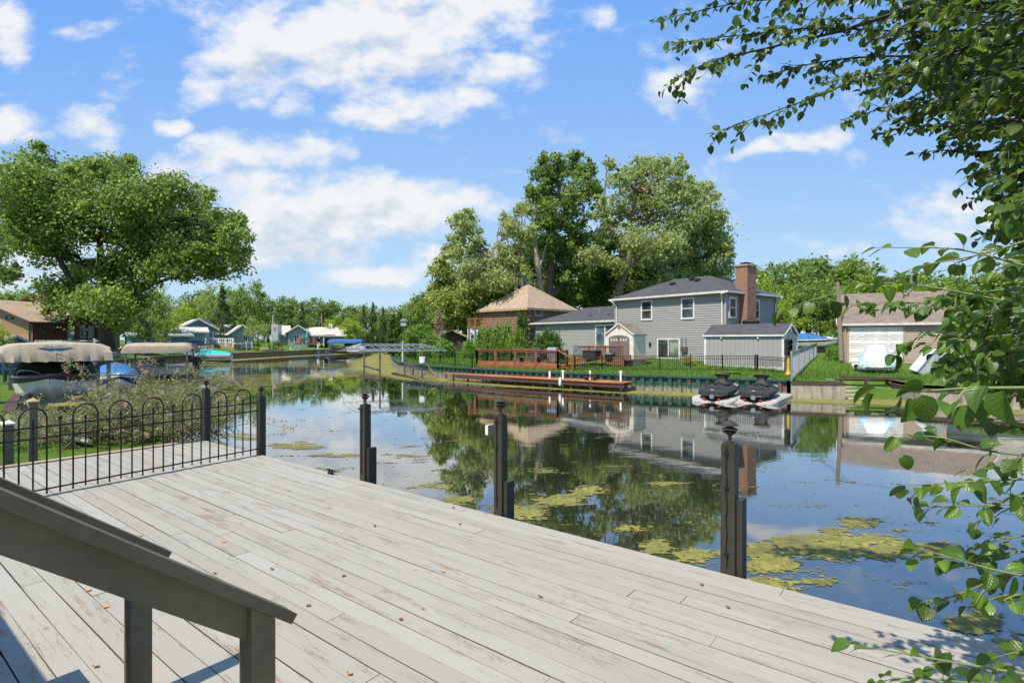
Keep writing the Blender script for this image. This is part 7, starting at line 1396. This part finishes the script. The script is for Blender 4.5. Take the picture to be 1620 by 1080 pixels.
# grey-brown dead conifer
t = thing('dead_conifer', 'dead grey-brown conifer between the shrubs and the bright willow', 'dead tree', (P(694,545,56).x,56,1.3)); mb = MB(); rg2 = np.random.default_rng(3); zt = EYE+45*56/F-1.3; mb.tube([(0,0,0),(0,0,zt)], [.12,.02], 6)
for i in range(70):
    z = zt*(.15+.8*rg2.random()); a_ = rg2.random()*6.28; r_ = (1-z/zt)*1.2+.15; mb.tube([(0,0,z),(r_*math.cos(a_),r_*math.sin(a_),z+.1)], [.025,.008], 4)
mb.build('trunk', MT['bark_pale'], t); c_ = np.array([[(1-z/zt)*1.1*math.cos(a)*q, (1-z/zt)*1.1*math.sin(a)*q, z] for z, a, q in zip(zt*(.12+.85*rg2.random(60)), rg2.random(60)*6.28, .4+.6*rg2.random(60))]); V, Q, col = leaf_quads(c_, np.full(60, .3), 26, .13, rg2); npmesh('dry_twigs', V, Q, col, MT['leaf_dry'], t)

# tamarisk-like shrub beyond the deck: arching stems with fine feathery foliage and pinkish tips
def tamarisk():
    rg = np.random.default_rng(8); t = thing('feathery_shrub', 'wispy shrub with pale pinkish flower tips growing at the water behind the hooped fence', 'shrub', (-7.9,10.6,.6)); mb = MB(); C_, R_ = [], []; FC = []
    for i in range(240):
        b = np.array([rg.normal()*.75-7.3, rg.normal()*.40+10.6, .55]); a_ = rg.random()*6.28; rr = rg.uniform(.3, 1.75); h = rg.uniform(.3, 1.02)*(1 if rr < 1.3 else .85); 
        if rg.random() < .06: h = rg.uniform(1.1, 1.5); rr = .8
        if b[0]+rr*math.cos(a_)*1.25 < -8.3: h *= .55
        e = b+np.array([rr*math.cos(a_)*1.1, rr*math.sin(a_)*.7, h]); pts = []
        for k in range(7): f_ = k/6; pts.append(b+(e-b)*f_+np.array([0,0,.25*math.sin(math.pi*f_)*rr*.5])+rg.normal(size=3)*.015)
        mb.tube(pts, [.009-.0011*k for k in range(7)], 4, cap=False)
        for k in range(2, 7):
            for q in range(3):
                c = np.array(pts[k])+rg.normal(size=3)*.09; C_.append(c); R_.append(.08)
                m2 = c+np.array([rg.normal()*.06, rg.normal()*.06, .08]); mb.tube([pts[k], c, m2], .0022, 3, cap=False)
        if rg.random() < .6: 
            for s in np.linspace(0, .16, 4): FC.append(np.array(pts[-1])+(np.array(pts[-1])-np.array(pts[-2]))*s*3)
    mb.build('stems', MT['bark'], t, world=True); V, Q, col = leaf_quads(np.array(C_), np.array(R_), 17, .034, rg, .3, 1.0); npmesh('foliage', V, Q, col, MT['leaf_tamarisk'], t, loc0=tuple(t.location)); V, Q, col = leaf_quads(np.array(FC), np.full(len(FC), .035), 16, .020, rg, .2, 1.2); npmesh('flowers', V, Q, col, MT['flower_pink'], t, loc0=tuple(t.location))
tamarisk()
# grass blades
def grass(name, region, n, h, seed, lab):
    rg = np.random.default_rng(seed); pts = []
    while len(pts) < n:
        x, y = region(rg)
        if not in_water(x, y) and shore_dist(x, y) > .15: pts.append((x, y, gz(x, y)))
    p = np.array(pts); a = rg.random(n)*6.28; hh = h*(.5+rg.random(n)); w_ = h*.10; dx = np.stack([np.cos(a)*w_, np.sin(a)*w_, np.zeros(n)], 1); ln = np.stack([rg.normal(size=n)*h*.3, rg.normal(size=n)*h*.3, hh], 1)
    V = np.stack([p-dx, p+dx, p+dx*.3+ln, p-dx*.3+ln], 1).reshape(-1, 3); col = np.stack([rg.random(n)]*3, 1); col[:, 1] = rg.random(n)
    o = npmesh(name, V, np.arange(n*4).reshape(-1, 4), col, MT['grass_blade']); tag(o, lab, 'grass', kind='stuff')
def reg1(rg): x = rg.uniform(-14, -5.5); return x, rg.uniform(4.5, 13.5)
def ownok(x, y): r = x*.788-y*.615; return r < -10.2
def reg1b(rg):
    while True:
        x, y = reg1(rg)
        if ownok(x, y): return x, y
grass('lawn_grass', reg1b, 16000, .05, 5, 'short green lawn grass beyond the left end of the deck')
def reg2(rg): d = rg.random()**1.4*6; s = rg.uniform(0, 1); x = -13+s*31; 
def reg2(rg):
    while True:
        x = rg.uniform(-14, 20); y = rg.uniform(22, 60)
        if rg.random() < math.exp(-shore_dist(x, y)/4): return x, y
grass('bank_grass', reg2, 26000, .13, 6, 'green lawn grass along the top of the right bank')
# ================================================================ overhanging branches close to the camera
def leaf_template(nu=6, fold=.16, curl=.22, wob=0.0):
    V = []; UVs = []
    for i in range(nu+1):
        f_ = i/nu; w_ = .40*(math.sin(math.pi*f_**.80)**.62)*(1-.12*f_) if 0 < f_ < 1 else .004
        for j, s in enumerate((-1, -.5, 0, .5, 1)):
            V.append((f_, s*w_, -curl*f_*f_+fold*abs(s)*w_*2+wob*math.sin(f_*7+s*2)*abs(s))); UVs.append((.5+s*.5, f_))
    Q = []
    for i in range(nu):
        for j in range(4): Q.append((i*5+j, (i+1)*5+j, (i+1)*5+j+1, i*5+j+1))
    return np.array(V, np.float32), np.array(Q), np.array(UVs, np.float32)
TPL = [leaf_template(9, .10, .15, .0), leaf_template(9, .30, .30, .015), leaf_template(9, .18, .42, .02), leaf_template(9, .05, .10, .01), leaf_template(9, .42, .25, .02)]
TPS = [leaf_template(4, .12, .2), leaf_template(4, .3, .35), leaf_template(4, .2, .1)]
def leaf_mesh(name, items, mat, parent, small=False, seed=1):
    """items: (attach point, direction of blade, length)"""
    rg = np.random.default_rng(seed); Vs, Qs, Cs, Us = [], [], [], []; b0 = 0; T = TPS if small else TPL
    for (p, d, L) in items:
        V, Q, Uv = T[rg.integers(len(T))]; d = np.array(d, float); d /= np.linalg.norm(d)+1e-9
        upv = np.array([rg.normal()*.45-.15, rg.normal()*.45-.15, 1.0]); s = np.cross(upv, d); ns = np.linalg.norm(s)
        if ns < .05: s = np.array([1., 0, 0]); ns = 1
        s /= ns; u = np.cross(d, s); wd = rg.uniform(.85, 1.12)
        Vs.append(np.array(p)+L*(V[:, :1]*d+V[:, 1:2]*s*wd+V[:, 2:3]*u)); Qs.append(Q+b0); b0 += len(V)
        c = (rg.random(), rg.random(), rg.random()); Cs.append(np.tile(c, (len(Q), 1))); Us.append(Uv[Q].reshape(-1, 2))
    V = np.concatenate(Vs); Q = np.concatenate(Qs); o = npmesh(name, V, Q, np.concatenate(Cs), MT[mat], parent, loc0=tuple(parent.location)); l = o.data.uv_layers.new(name='leaf'); l.data.foreach_set('uv', np.concatenate(Us).astype(np.float32).ravel())
    o.data.polygons.foreach_set('use_smooth', [True]*len(o.data.polygons)); return o
def catmull(pts, n):
    pts = [np.array(p) for p in pts]; out = []; P_ = [2*pts[0]-pts[1]]+pts+[2*pts[-1]-pts[-2]]
    for i in range(1, len(P_)-2):
        for k in range(n):
            t = k/n; a, b, c, d = P_[i-1:i+3]; out.append(.5*((2*b)+(-a+c)*t+(2*a-5*b+4*c-d)*t*t+(-a+3*b-3*c+d)*t**3))
    out.append(pts[-1]); return out
def bough(mb, items, pts, L, rg, r0=.012, tw=.10, twl=(.12,.35), step=.03, leafL=.055, droop=.25, tip=True, gap=0, pet=.014, sub=True):
    """one bough with side twigs; leaves alternate along every twig"""
    path = catmull([np.array(P(*p)) for p in pts], 8); n = len(path); mb.tube([Vector(p) for p in path], [r0*(1-.8*i/(n-1)) for i in range(n)], 6, cap=False)
    def leaves(pp, n0):
        acc = 0; side = 1
        for i in range(1, len(pp)):
            seg = pp[i]-pp[i-1]; l = np.linalg.norm(seg); acc += l; 
            while acc > step:
                acc -= step; side = -side
                if rg.random() < gap: continue
                d = seg/l; s = np.cross(d, [0, 0, 1]); s /= np.linalg.norm(s)+1e-9; dr = d*rg.uniform(.3, .9)+s*side*rg.uniform(.4, 1.0)+np.array([0, 0, -rg.uniform(-droop*.8, droop*3.0)])+rg.normal(size=3)*.42; dr /= np.linalg.norm(dr)
                q = pp[i]-seg*rg.random(); e = q+dr*pet; 
                if pet > .01: mb.tube([Vector(q), Vector(e)], .0011, 3, cap=False)
                items.append((e, dr+np.array([0,0,-.2*droop])+rg.normal(size=3)*.12, leafL*rg.uniform(.55, 1.12)))
    tot = sum(np.linalg.norm(path[i+1]-path[i]) for i in range(n-1)); acc = 0
    for i in range(2, n):
        acc += np.linalg.norm(path[i]-path[i-1])
        while acc > tw and sub:
            acc -= tw; d = path[i]-path[i-1]; d /= np.linalg.norm(d); s = np.cross(d, [0, 0, 1]); s /= np.linalg.norm(s)+1e-9
            dr = d*rg.uniform(.35, 1)+s*rg.choice([-1, 1])*rg.uniform(.3, .9)+np.array([0, 0, rg.uniform(-.6, .35)]); dr /= np.linalg.norm(dr); l = rg.uniform(*twl)*(1-.55*i/n); pp = [path[i]]
            for k in range(4): pp.append(pp[-1]+dr*l/4); dr = dr+rg.normal(size=3)*.12+np.array([0, 0, -droop*.25]); dr /= np.linalg.norm(dr)
            mb.tube([Vector(q) for q in pp], [.0035,.003,.0024,.0018,.0012], 4, cap=False); leaves(pp, 0)
    leaves(path[n//4:], 0)
    if tip: items.append((path[-1], (path[-1]-path[-2])+np.array([0,0,-.005]), leafL*.9))

def canopy():
    rg = np.random.default_rng(17); t = thing('overhanging_tree', 'leafy green tree whose boughs hang into the upper right corner', 'tree', (4.3,-.4,.6)); mb = MB(); items = []
    mb.tube([(4.3,-.4,.5),(4.25,-.3,2.2),(4.3,-.1,3.4),(4.35,.3,4.6),(4.4,.8,5.6)], [.16,.14,.12,.09,.06], 10, cap=False)
    for (x, y, z) in [(3.6,2.7,4.6),(4.2,3.4,4.2),(4.4,3.8,3.4),(3.2,2.6,5.0),(3.9,3.5,2.9)]: mb.tube([(4.28,-.1,3.0+(z-3)*.25),(4.3,1.3,(z+3.2)/2),(x,y,z)], [.07,.05,.022], 7, cap=False)
    B = [ # long boughs against the sky: (column,row,depth)
     [(1760,-40,3.2),(1500,-10,3.6),(1300,-5,3.9),(1170,5,4.1),(1050,30,4.2)],
     [(1740,20,3.3),(1500,50,3.7),(1300,45,4.0),(1180,55,4.1),(1070,68,4.2)],
     [(1330,50,4.0),(1220,75,4.1),(1120,100,4.2),(1068,128,4.2)],
     [(1750,60,3.3),(1520,110,3.7),(1380,120,3.9),(1300,150,4.0),(1215,180,4.1),(1145,205,4.15)],
     [(1500,90,3.8),(1380,90,4.0),(1290,100,4.1),(1210,120,4.15)],
     [(1760,110,3.2),(1600,150,3.5),(1480,160,3.8),(1400,170,3.9),(1345,190,3.9)],
     [(1760,140,3.2),(1620,190,3.5),(1520,200,3.7),(1440,200,3.8),(1390,212,3.85)],
     [(1780,160,3.2),(1640,225,3.5),(1560,240,3.6),(1500,238,3.7),(1468,240,3.75)],
     [(1780,120,3.4),(1650,240,3.6),(1590,290,3.7),(1550,300,3.7)],
     [(1800,40,3.0),(1700,180,3.2),(1660,300,3.4),(1610,390,3.4)],
     [(1700,-60,3.4),(1450,-40,3.8),(1250,-30,4.0),(1130,-5,4.1)],
     [(1700,10,4.4),(1500,20,4.8),(1350,30,5.0),(1230,30,5.2)],[(1740,80,4.4),(1550,90,4.8),(1420,110,5.0),(1300,125,5.1)],[(1740,140,4.4),(1600,170,4.8),(1480,180,5.0),(1400,190,5.0)],
     [(1720,0,2.6),(1600,40,2.8),(1480,90,2.9),(1400,120,3.0)],[(1760,90,2.4),(1640,110,2.6),(1540,130,2.8),(1500,160,2.9)],[(1760,200,2.4),(1660,230,2.6),(1590,250,2.8),(1560,280,2.8)],[(1760,-20,2.3),(1650,10,2.5),(1560,20,2.6),(1480,15,2.7)]]
    for k in range(38):
        y = rg.uniform(-60, 230); x1 = rg.uniform(1340, 1560)+max(0, (y-50)*.95); d = rg.uniform(2.9, 5.2); B.append([(1780, y-50, d*.9), ((1780+x1)/2+20, y-5, d*.95), (x1+40, y+8, d), (x1, y+rg.uniform(5, 30), d*1.02)])
    for k in range(22):
        y = rg.uniform(200, 420); x1 = rg.uniform(1575, 1625)+max(0, (y-300)*.15); d = rg.uniform(2.6, 4.0); B.append([(1790, y-90, d*.9), (1700, y-30, d*.95), (x1+40, y, d), (x1, y+rg.uniform(5, 30), d)])
    for b in B:
        e = np.array(P(*b[0])); s0 = np.array([4.3, -.1, 2.2+max(0, (e[2]-2.2))*.55]); mb.tube([Vector(q) for q in catmull([s0, s0*.55+e*.45+np.array([.3, 0, .25]), e], 5)], [.035-.0023*i for i in range(11)], 6, cap=False)
        bough(mb, items, b, 0, rg, .010, .078, (.14,.46), .030, .070, .3, gap=.04, pet=.006)
    mb.build('branches', MT['bark_dark'], t, world=True, smooth=True); leaf_mesh('foliage', items, 'leaf_canopy', t, True, 3); return len(items)
print('canopy leaves', canopy())
def near_shrub():
    rg = np.random.default_rng(29); t = thing('leafy_shrub', 'shrub with large glossy green leaves reaching in from the right, close to the camera', 'shrub', (2.9,.8,.55)); mb = MB(); items = []
    for k in range(7): a = k*.9; mb.tube([(2.9+.08*math.cos(a),.8+.08*math.sin(a),.4),(2.7+.2*math.cos(a),.95,1.5),(2.1+.25*math.cos(a),1.35,1.5+.35*k)], [.022,.018,.010], 6, cap=False)
    S = dict(r0=.0045, tw=.10, twl=(.06,.16), step=.036, leafL=.062, droop=.35, pet=.016)
    def b(pts, **k):
        e = np.array(P(*pts[0])); s0 = np.array([2.75, .95, 1.0+max(0, e[2]-1.2)*.5]); mb.tube([Vector(z_) for z_ in catmull([s0, s0*.5+e*.5+np.array([.15, 0, .05]), e], 4)], [.014-.001*i for i in range(9)], 5, cap=False)
        q = dict(S); q.update(k); q['leafL'] *= 1.0; bough(mb, items, pts, 0, rg, **q)
    b([(1760,330,1.5),(1620,382,1.6),(1540,405,1.7),(1460,420,1.8),(1405,440,1.85)], leafL=.062, tw=.14); b([(1620,420,1.7),(1520,395,1.8),(1440,392,1.9),(1385,392,1.95)], leafL=.055, sub=False)
    b([(1790,450,1.7),(1640,480,1.8),(1560,470,1.9),(1480,455,2.0),(1400,448,2.1),(1300,470,2.2),(1245,488,2.25)], leafL=.066, tw=.16)
    b([(1780,560,1.9),(1640,540,2.0),(1560,505,2.1),(1480,482,2.2),(1400,478,2.2),(1340,482,2.3)], leafL=.064, tw=.09)
    b([(1780,600,2.0),(1660,575,2.1),(1580,540,2.2),(1500,520,2.3),(1430,545,2.3),(1412,560,2.3)], leafL=.06, tw=.09)
    b([(1780,470,2.2),(1680,500,2.3),(1600,520,2.4),(1520,540,2.4),(1475,552,2.4)], leafL=.055, tw=.08)
    b([(1790,520,2.4),(1700,560,2.5),(1620,580,2.5),(1540,585,2.6),(1490,600,2.6)], leafL=.055, tw=.08)
    b([(1760,612,1.05),(1620,613,1.1),(1530,614,1.15),(1450,618,1.2),(1385,614,1.25)], leafL=.062, tw=.2, twl=(.04,.09), step=.05)
    for (x, y, D, L, dx, dz) in [(1588,617,.98,.066,.05,-1),(1459,624,1.16,.060,.12,-1),(1440,630,1.2,.055,-.3,-1),(1528,640,1.15,.058,-.35,-1),(1560,610,1.1,.06,-.6,-.6)]: items.append((np.array(P(x, y, D)), (dx, -.15, dz), L))
    b([(1780,740,1.35),(1640,722,1.45),(1560,712,1.5),(1490,692,1.55),(1440,690,1.6),(1418,692,1.6)], leafL=.056, tw=.075, twl=(.05,.12))
    b([(1780,765,1.4),(1640,758,1.45),(1560,760,1.5),(1480,765,1.55),(1432,768,1.6)], leafL=.060, tw=.065, twl=(.05,.13))
    b([(1780,790,1.6),(1640,795,1.65),(1570,798,1.7),(1500,800,1.75),(1460,806,1.8)], leafL=.05, tw=.07, twl=(.05,.12))
    b([(1700,740,1.7),(1640,770,1.75),(1590,790,1.8),(1560,810,1.85),(1545,835,1.85)], leafL=.045, tw=.06, twl=(.05,.1))
    b([(1780,930,1.3),(1650,915,1.38),(1570,900,1.45),(1500,880,1.5),(1450,868,1.55)], leafL=.056, tw=.06, twl=(.05,.13))
    b([(1760,890,1.4),(1660,895,1.5),(1580,915,1.55),(1500,945,1.6),(1460,950,1.6)], leafL=.056, tw=.06, twl=(.05,.13))
    b([(1760,840,1.5),(1680,860,1.55),(1600,875,1.6),(1550,880,1.65)], leafL=.054, tw=.06, twl=(.05,.13))
    b([(1760,1085,1.25),(1640,1068,1.3),(1540,1052,1.35),(1440,1035,1.4),(1345,1018,1.45)], leafL=.058, tw=.09, twl=(.05,.11), step=.045)
    b([(1760,1110,1.3),(1640,1095,1.35),(1540,1080,1.4),(1440,1072,1.45),(1385,1078,1.5)], leafL=.056, tw=.08, twl=(.05,.11))
    b([(1780,870,1.5),(1680,845,1.55),(1600,850,1.6),(1540,865,1.65)], leafL=.05, tw=.06, twl=(.05,.12)); b([(1780,960,1.4),(1680,950,1.5),(1600,940,1.55),(1530,960,1.6)], leafL=.05, tw=.06, twl=(.05,.12)); b([(1780,705,1.6),(1680,715,1.65),(1600,735,1.7),(1530,742,1.75)], leafL=.05, tw=.06, twl=(.05,.12))
    b([(1760,1050,1.35),(1680,1040,1.4),(1620,1030,1.45),(1570,1040,1.45)], leafL=.055, tw=.08, twl=(.05,.1)); b([(1780,675,1.9),(1680,668,2.0),(1600,665,2.05),(1520,655,2.1)], leafL=.05, tw=.07, twl=(.05,.12))
    for k in range(40): y = rg.uniform(440, 610); x1 = rg.uniform(1470, 1590)+max(0, y-560)*.6; d = rg.uniform(1.9, 2.9); b([(1780, y-20, d*.9), (x1+90, y, d*.95), (x1+40, y+6, d), (x1, y+14, d)], leafL=.055, tw=.09)
    for k in range(10): y = rg.uniform(250, 420); x1 = rg.uniform(1565, 1620); d = rg.uniform(1.6, 2.6); b([(1780, y-60, d*.9), (x1+80, y-20, d*.95), (x1+30, y, d), (x1, y+14, d)], leafL=.055, tw=.10)
    mb.build('branches', MT['stem'], t, world=True, smooth=True); leaf_mesh('foliage', items, 'leaf_near', t, False, 5); return len(items)
plain('stem', (.13,.17,.045), .6)
print('near leaves', near_shrub())
